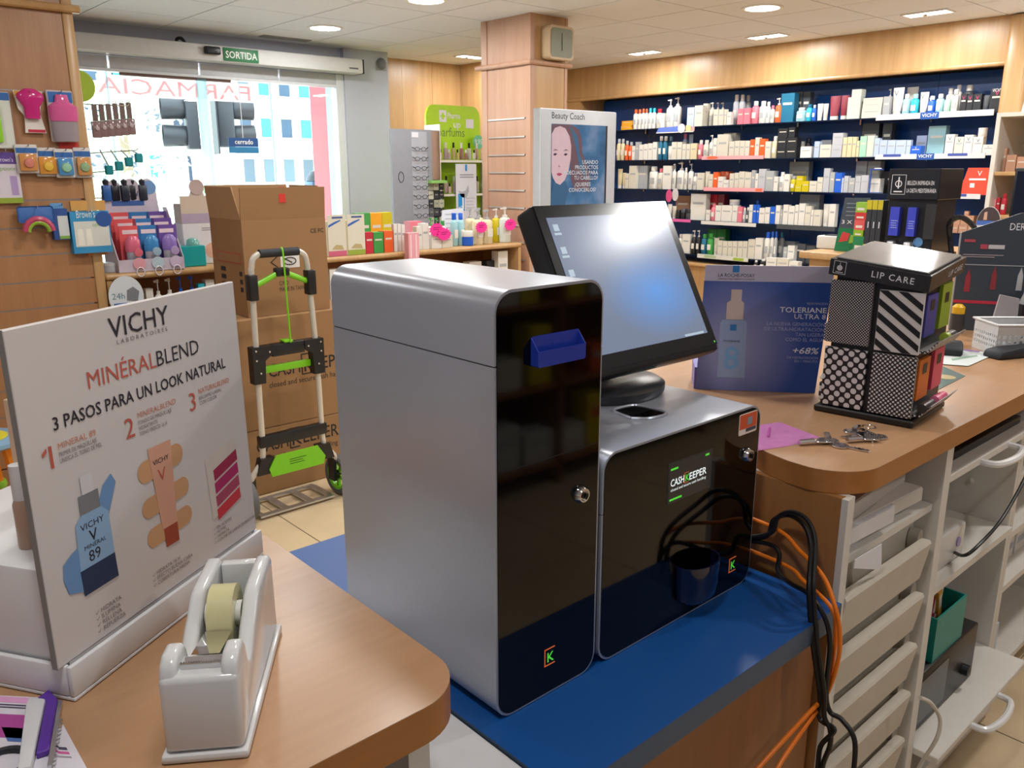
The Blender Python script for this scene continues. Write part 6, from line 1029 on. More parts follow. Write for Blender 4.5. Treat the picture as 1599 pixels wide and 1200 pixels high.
for i, (x0, x1, y0, y1, c, n) in enumerate(BPK):
    q, w, h = hang('pacifier_pack', f'small blister with blue header of the slatwall row of four, {n}', x0, x1, y0, y1, dy=0.012*((i+1) % 2)); MB().rbox(0, w*0.94, 0, 0.008, 0, h*0.97, 0.006, 2).build('card', paper('#cdc8c4'), q); MB().box(w*0.04, w*0.9, -0.001, -0.0002, h*0.68, h*0.85).build('blue_header', paper('#2a62a8'), q, smooth=False); bevel_mb(MB().box(w*0.1, w*0.84, -0.018, -0.0005, h*0.08, h*0.66), 0.006, 2).build('bubble', plas(c, 0.12), q); MB().lathe([(0, 0), (0.022, 0), (0.018, 0.008), (0, 0.01)], 14, T=Matrix.Translation((w*0.48, -0.0183, h*0.34))@Matrix.Rotation(PI/2, 4, 'X')).build('pacifier', plas(('#c87a6a', '#d8b040', '#8fc0a0', '#8aa880')[i], 0.2), q)
p = U(95, 232, Y=SY); q = thing('price_strip', 'red price strip on the slatwall above the row of four blisters', 'price tag', (p.x, SY+0.02, p.z)); MB().box(0, 0.125, 0, 0.003, 0, 0.03).build('card', paper('#d0342c'), q, smooth=False); MB().box(0.0, 0.125, 0.0031, 0.024, 0.0, 0.003).build('holder', M_WHITE, q, smooth=False)
q, w, h = hang('baby_bottle_box', 'white and purple baby bottle box with green base at the left slatwall edge', -2, 37, 232, 318, 'box'); MB().box(0, w, 0, 0.02, 0, h*0.93).build('body', paper('#cfc8d4'), q, smooth=False); MB().box(0, w, -0.001, -0.0002, h*0.72, h*0.93).build('purple_header', paper('#5a3f90'), q, smooth=False); MB().box(0, w, -0.001, -0.0002, 0, h*0.1).build('green_base', paper('#8ca030'), q, smooth=False); MB().box(w*0.6, w*0.88, -0.001, -0.0002, h*0.15, h*0.5).build('bottle_picture', paper('#a890c0'), q, smooth=False); text(q, 'Brown\u2019s', 0.026, (w*0.2, -0.0014, h*0.76), paper('#d8d0e4'), width=w*0.6); text(q, 'options', 0.026, (w*0.1, -0.0014, h*0.6), paper('#8cb070'), width=w*0.75)
q, w, h = hang('headband_pack', 'clear blister with blue card and a red and green curved band', 32, 90, 320, 367, dy=0.02); MB().rbox(0, w*0.97, 0, 0.006, h*0.4, h*0.96, 0.01, 2).build('card', paper('#3f6cb0'), q); MB().tube([(w*0.5-w*0.36*math.cos(t), -0.012, h*0.1+h*0.42*math.sin(t)) for t in [PI*k/12 for k in range(13)]], 0.014, 8).build('red_band', plas('#b84a68', 0.2), q); MB().tube([(w*0.5-w*0.29*math.cos(t), -0.013, h*0.08+h*0.33*math.sin(t)) for t in [PI*k/12 for k in range(13)]], 0.011, 8).build('green_band', plas('#8ab03a', 0.2), q)
q, w, h = hang('slim_bottle_box', 'narrow blue bottle box next to the clear headband blister', 86, 115, 316, 375, 'box', 0.01); MB().box(w*0.0, w*0.85, 0, 0.045, 0, h*0.83).build('body', paper('#284f94'), q, smooth=False); MB().box(w*0.28, w*0.83, -0.001, -0.0002, h*0.1, h*0.64).build('white_label', paper('#c8d0d0'), q, smooth=False); MB().box(w*0.28, w*0.83, -0.001, -0.0002, h*0.02, h*0.1).build('green_base', paper('#7ca84a'), q, smooth=False); MB().box(w*0.0, w*0.7, 0.01, 0.014, h*0.835, h*0.98).build('hang_tab', paper('#5f98c8'), q, smooth=False)
q, w, h = hang('bottle_set_box', 'big light blue Browns bottle set box on the slatwall', 113, 177, 326, 397, 'box', 0.02); MB().box(0.01, w, 0, 0.06, 0, h*0.94).build('body', paper('#2f8cc0'), q, smooth=False); MB().box(w*0.12, w*0.97, -0.001, -0.0002, h*0.15, h*0.72).build('white_picture', paper('#cfd2cc'), q, smooth=False); text(q, 'Brown\u2019s', 0.05, (w*0.2, -0.0014, h*0.8), paper('#d8e8ec'), width=w*0.45); text(q, 'options', 0.026, (w*0.56, -0.0018, h*0.6), paper('#8cb070'), width=w*0.36); MB().lathe([(0, 0), (0.036, 0), (0.036, 0.001), (0, 0.001)], 18, T=Matrix.Translation((w*0.86, -0.0018, h*0.76))@Matrix.Rotation(PI/2, 4, 'X')).build('round_badge', paper('#1f4f98'), q)
for i in range(2): MB().prism([(w*(0.18+i*0.2), h*0.18), (w*(0.34+i*0.2), h*0.18), (w*(0.32+i*0.2), h*0.55), (w*(0.2+i*0.2), h*0.55)], -0.0016, -0.0011, 'y').build('bottle_picture', paper('#e4e4da'), q, smooth=False)
p = U(113, 330, Y=SY); q = thing('price_strip', 'amber price strip behind the light blue bottle set box', 'price tag', (p.x, SY+0.018, p.z)); MB().box(0, 0.15, 0, 0.003, 0, 0.045).build('card', paper('#d09a50'), q, smooth=False); MB().box(0.0, 0.15, 0.0031, 0.024, 0.0, 0.003).build('holder', M_WHITE, q, smooth=False)
p = U(140, 400, Y=SY); q = thing('price_strip', 'orange price strip below the light blue bottle set box', 'price tag', (p.x, SY+0.018, p.z)); MB().box(0, 0.085, 0, 0.003, 0, 0.03).build('card', paper('#d88a48'), q, smooth=False); MB().box(0.0, 0.085, 0.0031, 0.024, 0.0, 0.003).build('holder', M_WHITE, q, smooth=False)
# spinner stand right of the slatwall edge, in front of the glass
spn = thing('hook_stand', 'hook stand with hanging pacifiers on the low shelf beside the slatwall end', 'display stand', (1.245, 4.6, GZ+0.0005)); MB().tube([(0, 0, 0.015), (0, 0, 0.96)], 0.01, 10).build('pole', M_CHROME, spn); MB().lathe([(0, 0), (0.028, 0), (0.028, 0.015), (0, 0.016)], 20).build('base', M_RUB, spn); MB().lathe([(0, -0.006), (0.075, -0.006), (0.075, 0.006), (0, 0.006)], 22, T=Matrix.Translation((0.045, 0, 0.885))@Matrix.Rotation(PI/2, 4, 'X')).build('green_disc', plas('#a8c81c'), spn)
for z, r, sl in ((0.80, 0.26, 0.0), (0.565, 0.28, 0.02), (0.47, 0.2, 0.02), (0.35, 0.22, 0.0)):
    MB().tube([(0.01, -0.01, z), (r*0.97, -0.04, z+sl), (r, -0.04, z+sl+0.01)], 0.003, 6).build('hook', M_CHROME, spn)
for i in range(6):
    q = thing('pacifier_clip_pack', f'brown clear pacifier clip pack, {ordn(i+1)} from the left in the hanging bunch', 'blister pack', (1.315+i*0.034, 4.545+0.004*i, 1.612+0.004*i), 0.15, 'pacifier clips in a bunch'); bevel_mb(MB().box(0, 0.046, 0, 0.016, 0, 0.078), 0.005, 2).build('bubble', plas('#8c7478', 0.12), q); MB().box(0.01, 0.034, 0.003, 0.009, 0.0785, 0.155).build('clip_card', plas('#6e5a58', 0.3), q, smooth=False); MB().lathe([(0, 0), (0.012, 0), (0.01, 0.006), (0, 0.007)], 12, T=Matrix.Translation((0.022, -0.0002, 0.045))@Matrix.Rotation(PI/2, 4, 'X')).build('button', plas('#b8a8ac', 0.2), q); MB().tube([(0.022+0.007*math.cos(t), 0.006, 0.162+0.007*math.sin(t)) for t in [2*PI*k/10 for k in range(11)]], 0.0015, 5).build('loop', M_CHROME, q)
for i in range(4):
    q = thing('pacifier_chain', f'teal tagged pacifier chain, {ordn(i+1)} from the left on the lower hooks', 'pacifier chain', (1.37+i*0.05, 4.55, 1.435+0.02*i), 0.2, 'teal tagged chains'); MB().tube([(0, 0, 0.042), (-0.035, 0, 0.12-0.02*i)], 0.0035, 6).build('strap', plas('#8c969c', 0.3), q); bevel_mb(MB().box(-0.02, 0.02, -0.01, 0.01, 0, 0.045), 0.005, 1).build('tag', plas('#1c8c98', 0.25), q)
for i in range(5):
    q = thing('dark_pacifier', f'dark navy pacifier, {ordn(i+1)} from the left below the teal tags', 'pacifier', (1.345+i*0.044, 4.55+0.012*(i % 2), 1.315), 0.1, 'navy pacifiers'); bevel_mb(MB().box(-0.021, 0.021, -0.014, 0.014, -0.01, 0.07), 0.007, 2).build('body', plas(('#2a5fa8', '#1c2030', '#232a3c', '#1c2030', '#2a3040')[i], 0.25), q); MB().lathe([(0.013, 0.0705), (0.016, 0.09), (0, 0.1)], 12).build('teat', plas('#30303c', 0.3), q)

# ================================================================== STANDS BEHIND THE LOW SHELF
ge = thing('glasses_stand', 'grey reading glasses stand with a column of spectacles', 'display stand', (3.37, 5.0, 0.0))
MB().box(0, 0.345, 0, 0.02, 0.3, 1.735).build('back_panel', mat('stand_grey', '#8f949e', 0.45), ge, smooth=False); MB().rbox(-0.02, 0.46, -0.12, 0.2, 0, 0.3, 0.004, 1).build('base', mat('stand_grey', '#8f949e', 0.45), ge); MB().prism([(0.345, 1.735), (0.445, 1.735), (0.445, 0.3), (0.345, 0.3)], 0.04, 0.06, 'y').build('side_panel', mat('stand_dark', '#6a707a', 0.3), ge, smooth=False)
MB().box(0.305, 0.44, 0.03, 0.0395, 1.39, 1.73).build('mirror', mat('mirror', '#c8ccd0', 0.02, 1.0), ge, smooth=False)
MB().box(0.165, 0.30, -0.003, -0.0005, 0.35, 1.72).build('rack_strip', mat('rack_grey', '#a8adb8', 0.4), ge, smooth=False); MB().box(0.17, 0.225, -0.006, -0.0035, 1.68, 1.715).build('price_card', paper('#d8dce4'), ge, smooth=False); MB().box(0.3, 0.44, -0.05, 0.03, 1.365, 1.385).build('green_lip', plas('#8cc46a'), ge, smooth=False)
for i in range(16):
    z = 1.60-i*0.066; g = thing('reading_glasses', f'folded dark reading glasses, {ordn(i+1)} from the top of the grey stand', 'glasses', (3.37+0.235, 4.99, z), 0, 'reading glasses on the grey stand'); mm = M_INK if i != 9 else mat('red_frame', '#8c2a3a', 0.4)
    fm = MB()
    for s in (-1, 1): fm.tube([(s*0.028+0.02*math.cos(t), -0.006, 0.014*math.sin(t)) for t in [2*PI*k/12 for k in range(13)]], 0.0018, 5)
    fm.tube([(-0.008, -0.006, 0.003), (0.008, -0.006, 0.003)], 0.0018, 5); fm.build('frame', mm, g); MB().tube([(-0.048, -0.006, 0.004), (-0.072, -0.006, 0.012)], 0.003, 5).build('temple', mm, g); MB().tube([(0.048, -0.006, 0.004), (0.066, -0.006, 0.012)], 0.003, 5).build('temple', mm, g)
MB().tube([(0.07+0.022*math.cos(t), -0.004, 1.41+0.036*math.sin(t)) for t in [2*PI*k/16 for k in range(17)]], 0.0018, 5).build('printed_ring', M_INK, ge)
rn = random.Random(5); i = 0
for r in range(11):
    for k in range(3):
        z = 1.315-r*0.062; cc = rn.choice(['#b8bca8', '#3a4048', '#c4c8b4', '#5a6068', '#a8ac98', '#2c3238']); i += 1
        q = thing('glasses_case_box', f'small {"dark" if cc in ("#3a4048", "#2c3238", "#5a6068") else "pale"} spectacle box, {ordn(r+1)} row down, {ordn(k+1)} column right of the glasses', 'small box', (3.37+0.305+k*0.047, 5.0, z), 0, 'spectacle boxes on the grey stand'); MB().box(0, 0.044, -0.004, 0.034, 0, 0.055).build('body', paper(cc), q, smooth=False); MB().box(0.01, 0.034, -0.005, -0.0042, 0.025, 0.035).build('print_band', paper('#8c9088'), q, smooth=False)
pf = thing('perfume_stand', 'lime green Pharma parfums stand with glass perfume shelves', 'display stand', (4.06, 5.35, 0.0)); PW = 0.55
MB().prism([(0, 0), (PW, 0), (PW, 1.86)]+[(PW-0.08+0.08*math.cos(t), 1.86+0.1*math.sin(t)) for t in [PI/2*k/6 for k in range(7)]]+[(0.08-0.08*math.sin(t), 1.86+0.1*math.cos(t)) for t in [PI/2*k/6 for k in range(7)]], 0.18, 0.2, 'y').build('back_board', mat('lime_board', '#b2e012', 0.35), pf); MB().box(-0.005, 0.0, 0.0, 0.2, 0, 1.8).build('side_panel', M_WHITE, pf, smooth=False); MB().box(PW, PW+0.005, 0.0, 0.2, 0, 1.55).build('side_panel', M_WHITE, pf, smooth=False)
text(pf, 'Pharma', 0.065, (0.21, 0.1795, 1.86), TW, width=0.13, bold=0.03); text(pf, 'up', 0.08, (0.27, 0.1795, 1.79), TW, width=0.07, bold=0.04); text(pf, 'parfums', 0.1, (0.11, 0.1795, 1.72), mat('parfum_grey', '#6a8a3a', 0.5), width=0.27); fm = MB(); fm.box(0.13, 0.2, 0.1785, 0.1795, 1.83, 1.92); fm.build('logo_block', TW, pf, smooth=False); fm = MB(); fm.box(0.155, 0.175, 0.177, 0.1784, 1.85, 1.9); fm.box(0.14, 0.19, 0.1772, 0.1782, 1.868, 1.882); fm.build('logo_cross', mat('lime_board', '#b2e012', 0.35), pf, smooth=False); MB().box(0.4, 0.48, 0.1785, 0.1795, 1.79, 1.86).build('white_square', TW, pf, smooth=False)
rb = MB().lathe([(0, 0), (0.055, 0), (0.055, 0.003), (0, 0.003)], 24, T=Matrix.Translation((0.48, 0.12, 1.68))@Matrix.Rotation(PI/2, 4, 'X')).build('price_disc', paper('#6abf98'), pf); text(rb, '9,95', 0.055, (0.44, 0.1165, 1.665), TW, width=0.075)
M_SG = glass('stand_shelf_glass', (0.85, 0.93, 0.9), 0.08)
for z in (1.52, 1.26, 1.0, 0.74): s_ = MB().box(0, PW, 0.0, 0.179, z, z+0.01).build('shelf', M_SG, pf, smooth=False); MB().box(0, PW, -0.003, -0.0002, z-0.004, z+0.014).build('shelf_edge', M_WHITE, s_, smooth=False)
PC = ['#d8b8b0', '#c8a890', '#d0ccc0', '#a87870', '#c0b070', '#b8a0a0']
i = 0
for z, zn_, n in ((1.53, 'top', 12), (1.27, 'second', 11), (1.01, 'third', 11)):
    for k in range(n):
        x = 0.045+(k % 6)*0.08 if k < 6 else 0.02+(k-6)*0.085; y = 0.1 if k < 6 else 0.03; h = 0.13 if k < 6 else 0.075
        if x > PW-0.03: continue
        q = thing('perfume_bottle', f'slim perfume bottle {ordn(k % 6+1)} from left, {"back" if k < 6 else "front"} row, {zn_} lime stand shelf', 'perfume bottle', (4.06+x, 5.35+y, z+0.0105), 0, 'perfume bottles on the lime stand'); r = 0.016 if k < 6 else 0.012
        MB().lathe([(0, 0), (r, 0), (r, h*0.62), (r*0.5, h*0.68), (0, h*0.68)], 10).build('body', plas(PC[(k*5+i) % 6], 0.1), q); MB().lathe([(r*0.55, h*0.685), (r*0.55, h), (0, h)], 10).build('cap', plas(('#1c1c20', '#d8d4d0')[(k+i) % 2], 0.2), q)
    i += 1
pc = thing('skincare_poster', 'tall white skincare card in front of the perfume shelves', 'poster', (4.19, 5.33, 1.0)); MB().box(0, 0.21, 0, 0.005, 0.0, 0.505).build('card', paper('#d4d8e2'), pc, smooth=False); MB().box(0.095, 0.115, -0.001, -0.0002, 0.45, 0.5).build('blue_tab', paper('#2a90d0'), pc, smooth=False); MB().box(0.02, 0.085, -0.001, -0.0002, 0.14, 0.275).build('blue_panel', paper('#1c94dc'), pc, smooth=False); text(pc, '1', 0.13, (0.035, -0.0014, 0.155), TW, bold=0.02); text(pc, 'nº', 0.045, (0.022, -0.0014, 0.15), TW, bold=0.02); bars(pc, 0.04, 0.425, 0.14, 2, paper('#8c92a0'), 0.008, 0.018, -0.0008, ragged=False); MB().prism([(0.02, 0.3), (0.05, 0.25), (0.1, 0.24), (0.13, 0.29), (0.125, 0.34), (0.1, 0.3), (0.06, 0.29)], -0.001, -0.0002, 'y').build('cream_swirl', paper('#a8aebc'), pc, smooth=False); MB().box(0.09, 0.12, 0.0055, 0.02, 0.0, 0.02).build('foot', M_WHITE, pc, smooth=False); bars(pc, 0.1, 0.24, 0.09, 4, paper('#b4bac8'), 0.006, 0.025, -0.0008)

# ================================================================== BEAUTY COACH TOTEM
bt = thing('poster_totem', 'white framed Beauty Coach poster totem in front of the pillar', 'poster stand', (2.985, 3.11, 0.0), math.radians(-3)); BW = 0.535
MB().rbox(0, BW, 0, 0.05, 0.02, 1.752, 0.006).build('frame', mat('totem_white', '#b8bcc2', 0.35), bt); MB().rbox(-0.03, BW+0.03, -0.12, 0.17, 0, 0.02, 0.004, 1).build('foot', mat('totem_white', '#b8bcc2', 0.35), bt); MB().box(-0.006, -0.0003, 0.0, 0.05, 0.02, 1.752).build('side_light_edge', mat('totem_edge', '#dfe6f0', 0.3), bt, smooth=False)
text(bt, 'Beauty Coach', 0.045, (0.07, -0.0006, 1.705), mat('totem_ink', '#3a3c42', 0.5), width=0.225)
def poster():
    m = bpy.data.materials.new('poster_picture'); m.use_nodes = True; nt = m.node_tree; b = nt.nodes['Principled BSDF']; b.inputs['Roughness'].default_value = 0.2
    tc = nt.nodes.new('ShaderNodeTexCoord'); nz = nt.nodes.new('ShaderNodeTexNoise'); nz.inputs['Scale'].default_value = 5; nz.inputs['Detail'].default_value = 3; nt.links.new(tc.outputs['Object'], nz.inputs['Vector']); r = nt.nodes.new('ShaderNodeValToRGB')
    for p_, c_ in ((0.3, '#2c4c78'), (0.5, '#4a78a8'), (0.7, '#8aa0c4')):
        e = r.color_ramp.elements.new(p_); e.color = lin(c_)+(1,)
    nt.links.new(nz.outputs['Fac'], r.inputs[0]); nt.links.new(r.outputs[0], b.inputs['Base Color']); return m
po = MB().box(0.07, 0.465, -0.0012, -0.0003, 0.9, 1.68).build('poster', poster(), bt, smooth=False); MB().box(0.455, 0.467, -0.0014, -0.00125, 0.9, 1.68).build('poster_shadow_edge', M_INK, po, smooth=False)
def pp_(poly, c, nm, d):
    poly = [(0.072+(x-0.072)*0.72, min(1.678, 1.53+(z-1.385)*0.68)) for x, z in poly]; MB().prism(poly, -0.0016-d, -0.0013-d, 'y').build(nm, mat('poster_'+c, c, 0.3), po, smooth=False)
pp_([(0.072, 1.6), (0.11, 1.645), (0.18, 1.66), (0.26, 1.63), (0.33, 1.57), (0.36, 1.5), (0.37, 1.4), (0.42, 1.3), (0.45, 1.22), (0.45, 1.1), (0.38, 1.14), (0.3, 1.12), (0.26, 1.2), (0.25, 1.35), (0.072, 1.35)], '#6d5664', 'printed_hair', 0.0003); pp_([(0.24, 1.6), (0.32, 1.52), (0.34, 1.4), (0.4, 1.28), (0.41, 1.2), (0.34, 1.3), (0.3, 1.45)], '#3f6c94', 'printed_hair_sheen', 0.0005); pp_([(0.072, 1.53), (0.1, 1.575), (0.15, 1.59), (0.2, 1.575), (0.24, 1.52), (0.258, 1.45), (0.255, 1.36), (0.235, 1.27), (0.2, 1.2), (0.155, 1.165), (0.115, 1.18), (0.085, 1.22), (0.072, 1.26)], '#d3bccb', 'printed_face', 0.0007); pp_([(0.072, 1.1), (0.1, 1.2), (0.16, 1.165), (0.21, 1.19), (0.24, 1.12), (0.2, 1.0), (0.072, 1.0)], '#3c6690', 'printed_collar', 0.0005)
for x in (0.085, 0.185): pp_([(x, 1.385), (x+0.018, 1.397), (x+0.04, 1.39), (x+0.02, 1.377)], '#3c3444', 'printed_eye', 0.0011); pp_([(x-0.005, 1.41), (x+0.02, 1.425), (x+0.05, 1.415), (x+0.02, 1.417)], '#5c4a54', 'printed_brow', 0.0011)
pp_([(0.12, 1.245), (0.14, 1.253), (0.16, 1.251), (0.175, 1.243), (0.15, 1.23), (0.13, 1.235)], '#b04a70', 'printed_lips', 0.0011); pp_([(0.14, 1.31), (0.155, 1.3), (0.15, 1.293), (0.135, 1.297)], '#a88898', 'printed_nose', 0.0011)
PWH = mat('poster_white', '#d4e0f0', 0.4)
text(po, 'USANDO\nPRODUCTOS\nADECUADOS PARA\nTU CABELLO?', 0.028, (0.40, -0.004, 1.485), PWH, align='RIGHT', line=0.95, bold=0.02); text(po, '¿QUIERES\nCONOCERLOS?', 0.028, (0.29, -0.004, 1.372), PWH, align='CENTER', bold=0.02)

# ================================================================== ISLAND AND DISPLAYS ON IT
isl = thing('island_counter', 'beech island counter in front of the navy shelves', 'counter', (0, 0, 0)); MB().box(4.5, 5.4, 1.0, 2.44, 0, 0.96).build('body', W_WALL, isl, smooth=False); MB().rbox(4.46, 5.44, 0.96, 2.49, 0.9605, 0.999, 0.008).build('top', W_WALL, isl)
def face(x, y, X): return U(x, y, X=X)
a = face(1302, 392, 4.62); b = face(1346, 392, 4.62)
gd = thing('offer_display', 'green and slate 3x2 offer display with small product boxes on the island', 'display', (4.62, a.y, 1.0), -PI/2+0.25); GW = (a.y-b.y)*1.02
MB().prism([(0.0, 0), (GW*0.95, 0), (GW*1.0, 0.30), (GW*0.2, 0.30)], 0, 0.006, 'y').build('front_card', mat('card_slate', '#46505c', 0.4), gd, smooth=False); MB().prism([(0.0, 0.0), (GW*0.95, 0), (GW*0.96, 0.13), (GW*0.1, 0.13)], -0.001, -0.0002, 'y').build('green_base', mat('card_green', '#1c7a4c', 0.4), gd, smooth=False); text(gd, '3 X 2', 0.03, (GW*0.16, -0.0016, 0.155), TW, width=GW*0.5, bold=0.03); MB().prism([(0.02, 0.05), (0.07, 0.06), (0.08, 0.1), (0.04, 0.11)], -0.0018, -0.0011, 'y').build('red_fruit', paper('#c83c3c'), gd, smooth=False); MB().prism([(0.075, 0.045), (0.1, 0.05), (0.1, 0.09), (0.085, 0.095)], -0.0018, -0.0011, 'y').build('green_leaf', paper('#8cb83c'), gd, smooth=False); bars(gd, GW*0.28, 0.27, GW*0.5, 4, paper('#8c98a4'), 0.004, 0.022, -0.0006)
MB().box(GW*0.1, GW*0.95, 0.0065, 0.16, 0, 0.05).build('tray', mat('card_green', '#1c7a4c', 0.4), gd, smooth=False)
rz = -PI/2
def ip(px_, X, z=1.0): p = U(px_, 380, X=X); return p.y
OFF = [(1331, 1348, 0.255, 0.055, '#8cb83c', 'lime carton at the top'), (1331, 1348, 0.21, 0.04, '#c83434', 'red carton second from the top'), (1331, 1347, 0.145, 0.055, '#d85858', 'pink-red carton in the middle'), (1331, 1346, 0.105, 0.035, '#8cb020', 'green carton low down'), (1332, 1348, 0.02, 0.07, '#208050', 'dark green carton at the bottom')]
zc_ = 1.0
for i, (xa, xb, z, h, c, n) in enumerate(sorted(OFF, key=lambda t: t[2])):
    ya, yb = ip(xa, 4.6), ip(xb, 4.6); q = thing('tea_carton', f'{n} of the stack beside the 3x2 card', 'carton', (4.6, ya, zc_+0.0004), rz); hh = h if i else 0.09; MB().box(0, ya-yb, 0, 0.1, 0, hh).build('body', paper(c), q, smooth=False); MB().box(0.01, (ya-yb)*0.8, -0.0008, -0.0001, hh*0.2, hh*0.45).build('print_band', paper('#e0d8d0'), q, smooth=False); zc_ += hh+0.0006
for k in range(3):
    xa, xb = 1348+k*8.5, 1356+k*8.5; ya, yb = ip(xa, 4.6), ip(xb, 4.6); q = thing('tall_carton', f'black 11-print tall carton, {ordn(k+1)} from the left beside the 3x2 card', 'carton', (4.6, ya, 1.0005), rz, 'black tall cartons'); MB().box(0, ya-yb-0.001, 0, 0.09, 0, 0.29).build('body', paper('#2c3038'), q, smooth=False); MB().box(0, ya-yb-0.001, -0.0008, -0.0001, 0.24, 0.29).build('yellow_top', paper('#c8b820'), q, smooth=False); text(q, '1', 0.05, (0.004, -0.0012, 0.14), TW); MB().box(0.0, (ya-yb)*0.6, -0.0008, -0.0001, 0.02, 0.05).build('yellow_base', paper('#c8b820'), q, smooth=False)
ya, yb = U(1378, 380, X=4.55).y, U(1465, 380, X=4.55).y; NW = ya-yb
kd = thing('cosmetics_tower', 'tall black cosmetics tower with white BELLEZA slogan on the island', 'display', (4.55, ya, 1.0005), rz); M_KD = mat('tower_black', '#1b1e26', 0.3)
MB().rbox(0.0, NW*0.86, 0.02, 0.28, 0, 0.455, 0.003, 1).build('body', M_KD, kd); MB().rbox(-0.004, NW*0.9, 0.0, 0.3, 0.3, 0.458, 0.003, 1).build('header', M_KD, kd); MB().rbox(-0.01, NW*0.95, -0.03, 0.3, 0, 0.02, 0.003, 1).build('base', M_KD, kd)
text(kd, 'BELLEZA INSPIRADA EN\nLA DIETA MEDITERRÁNEA', 0.03, (NW*0.335, -0.0008, 0.375), TW, width=NW*0.52, bold=0.02, line=1.3)
fm = MB(); ex, ez, es = NW*0.05, 0.325, 0.075; fm.box(ex, ex+es, -0.001, -0.0002, ez, ez+0.002); fm.box(ex, ex+es, -0.001, -0.0002, ez+0.1, ez+0.102); fm.box(ex, ex+0.002, -0.001, -0.0002, ez, ez+0.1); fm.box(ex+es-0.002, ex+es, -0.001, -0.0002, ez, ez+0.1); fm.tube([(ex+es/2+0.016*math.cos(t), -0.001, ez+0.055+0.016*math.sin(t)) for t in [2*PI*k/14 for k in range(15)]], 0.0025, 5); fm.box(ex+es*0.46, ex+es*0.54, -0.001, -0.0002, ez+0.03, ez+0.09); fm.box(ex+0.015, ex+es-0.015, -0.001, -0.0002, ez+0.012, ez+0.018); fm.build('emblem', TW, kd, smooth=False)
for (x, w_) in ((0.1, 0.17), (0.42, 0.15)):
    bx = MB().box(NW*x, NW*(x+w_), -0.012, 0.0195, 0.11, 0.26).build('violet_box', mat('violet_card', '#3c48c0', 0.35), kd, smooth=False); bars(bx, NW*x+0.01, 0.19, NW*w_*0.7, 4, paper('#a8b0e0'), 0.003, 0.012, -0.0124); MB().lathe([(0, 0), (0.03, 0), (0.022, 0.03), (0, 0.035)], 10, c=(NW*(x+w_/2), -0.015, 0.05)).build('silver_bow', M_ALU, kd)
MB().box(NW*0.72, NW*0.9, -0.004, 0.0, 0.1, 0.28).build('side_card', mat('card_dim', '#2a2c30', 0.4), kd, smooth=False); MB().lathe([(0, 0), (0.025, 0), (0.025, 0.002), (0, 0.002)], 18, T=Matrix.Translation((NW*0.62, 0.019, 0.08))@Matrix.Rotation(PI/2, 4, 'X')).build('blue_badge', paper('#5a8cc0'), kd); MB().box(NW*0.36, NW*0.55, -0.02, 0.0, 0.021, 0.045).build('green_card', plas('#4fb032'), kd, smooth=False)
for i, (xa, xb, c, n) in enumerate(((1448, 1458, '#6a3c28', 'brown'), (1461, 1473, '#6a2a34', 'dark red'))):
    ya, yb = U(xa, 370, X=4.75).y, U(xb, 370, X=4.75).y; q = thing('gift_box', f'{n} tall gift box right of the black cosmetics tower', 'box', (4.75, ya, 1.0005), rz); MB().box(0, ya-yb, 0, 0.07, 0, 0.26).build('body', paper(c), q, smooth=False); MB().box(0.008, ya-yb-0.008, -0.0008, -0.0001, 0.15, 0.16).build('print_band', paper('#b89c80'), q, smooth=False); MB().tube([(0.02, 0.02, 0.26), (0.035, 0.02, 0.3), (0.05, 0.02, 0.26)], 0.004, 5).build('ribbon', M_ALU, q)
a = U(1274, 384, X=4.7); q = thing('card_printer', 'white card terminal box on the island left of the 3x2 card', 'terminal', (4.7, a.y, 1.0), rz); MB().rbox(0, 0.17, 0, 0.14, 0, 0.075, 0.008).build('body', M_WHITE, q); MB().box(0.04, 0.13, 0.02, 0.08, 0.0755, 0.08).build('top_slot', M_RUB, q, smooth=False)
a = U(1478, 395, X=4.55); q = thing('magnifier_lamp', 'black arched magnifier stand at the right end of the island', 'lamp', (4.62, a.y, 1.0)); MB().lathe([(0, 0), (0.075, 0), (0.075, 0.012), (0.03, 0.02), (0, 0.02)], 22).build('base', M_BLKP, q); MB().tube(smoothpath([(0, 0, 0.02), (0.01, 0.02, 0.1), (0, 0.03, 0.18), (0.0, -0.02, 0.215), (0.0, -0.09, 0.17), (0.0, -0.12, 0.09)], 6), [0.014]*31, 8).build('arm', mat('arm_black', '#1c1e24', 0.1), q); MB().lathe([(0, -0.008), (0.03, -0.008), (0.036, 0.004), (0, 0.008)], 16, c=(0, -0.12, 0.085)).build('head', M_BLKP, q)
# white display unit and goods at the far right
wu = thing('wall_unit', 'white open wall unit with beech shelves at the far right', 'shelf unit', (0, 0, 0)); MB().box(5.95, 6.6, 2.02, 2.045, 0, 1.8).build('side_panel', M_WHITE, wu, smooth=False); MB().box(5.95, 6.6, 0.6, 2.0195, 1.775, 1.8).build('top_board', M_WHITE, wu, smooth=False); MB().box(6.58, 6.6, 0.6, 2.0195, 0, 1.7745).build('back_panel', mat('unit_grey', '#b0aca8', 0.5), wu, smooth=False)
for z in (1.44, 1.17, 0.9): MB().rbox(5.96, 6.579, 0.6, 2.0195, z-0.025, z, 0.004, 1).build('shelf', W_WALL, wu)
def uplace(z, X):
    def f(x0, x1, yt, back, zo): a = U(x0, 270, X=X+back); b = U(x1, 270, X=X+back); t = U((x0+x1)/2, yt, X=X+back); return (X+back, a.y, z+0.0004+zo), a.y-b.y, t.z-z-zo
    return f
shelf_row([(1557, 1568, 232, 'c', 'J', None, 0.1), (1568.5, 1584, 242, 'c', 'J', None, 0.03), (1585, 1599, 245, 'c', 'J', None, 0.03)], 'upper beech shelf of the white wall unit', 'goods in the white wall unit', uplace(1.44, 6.0), rz)
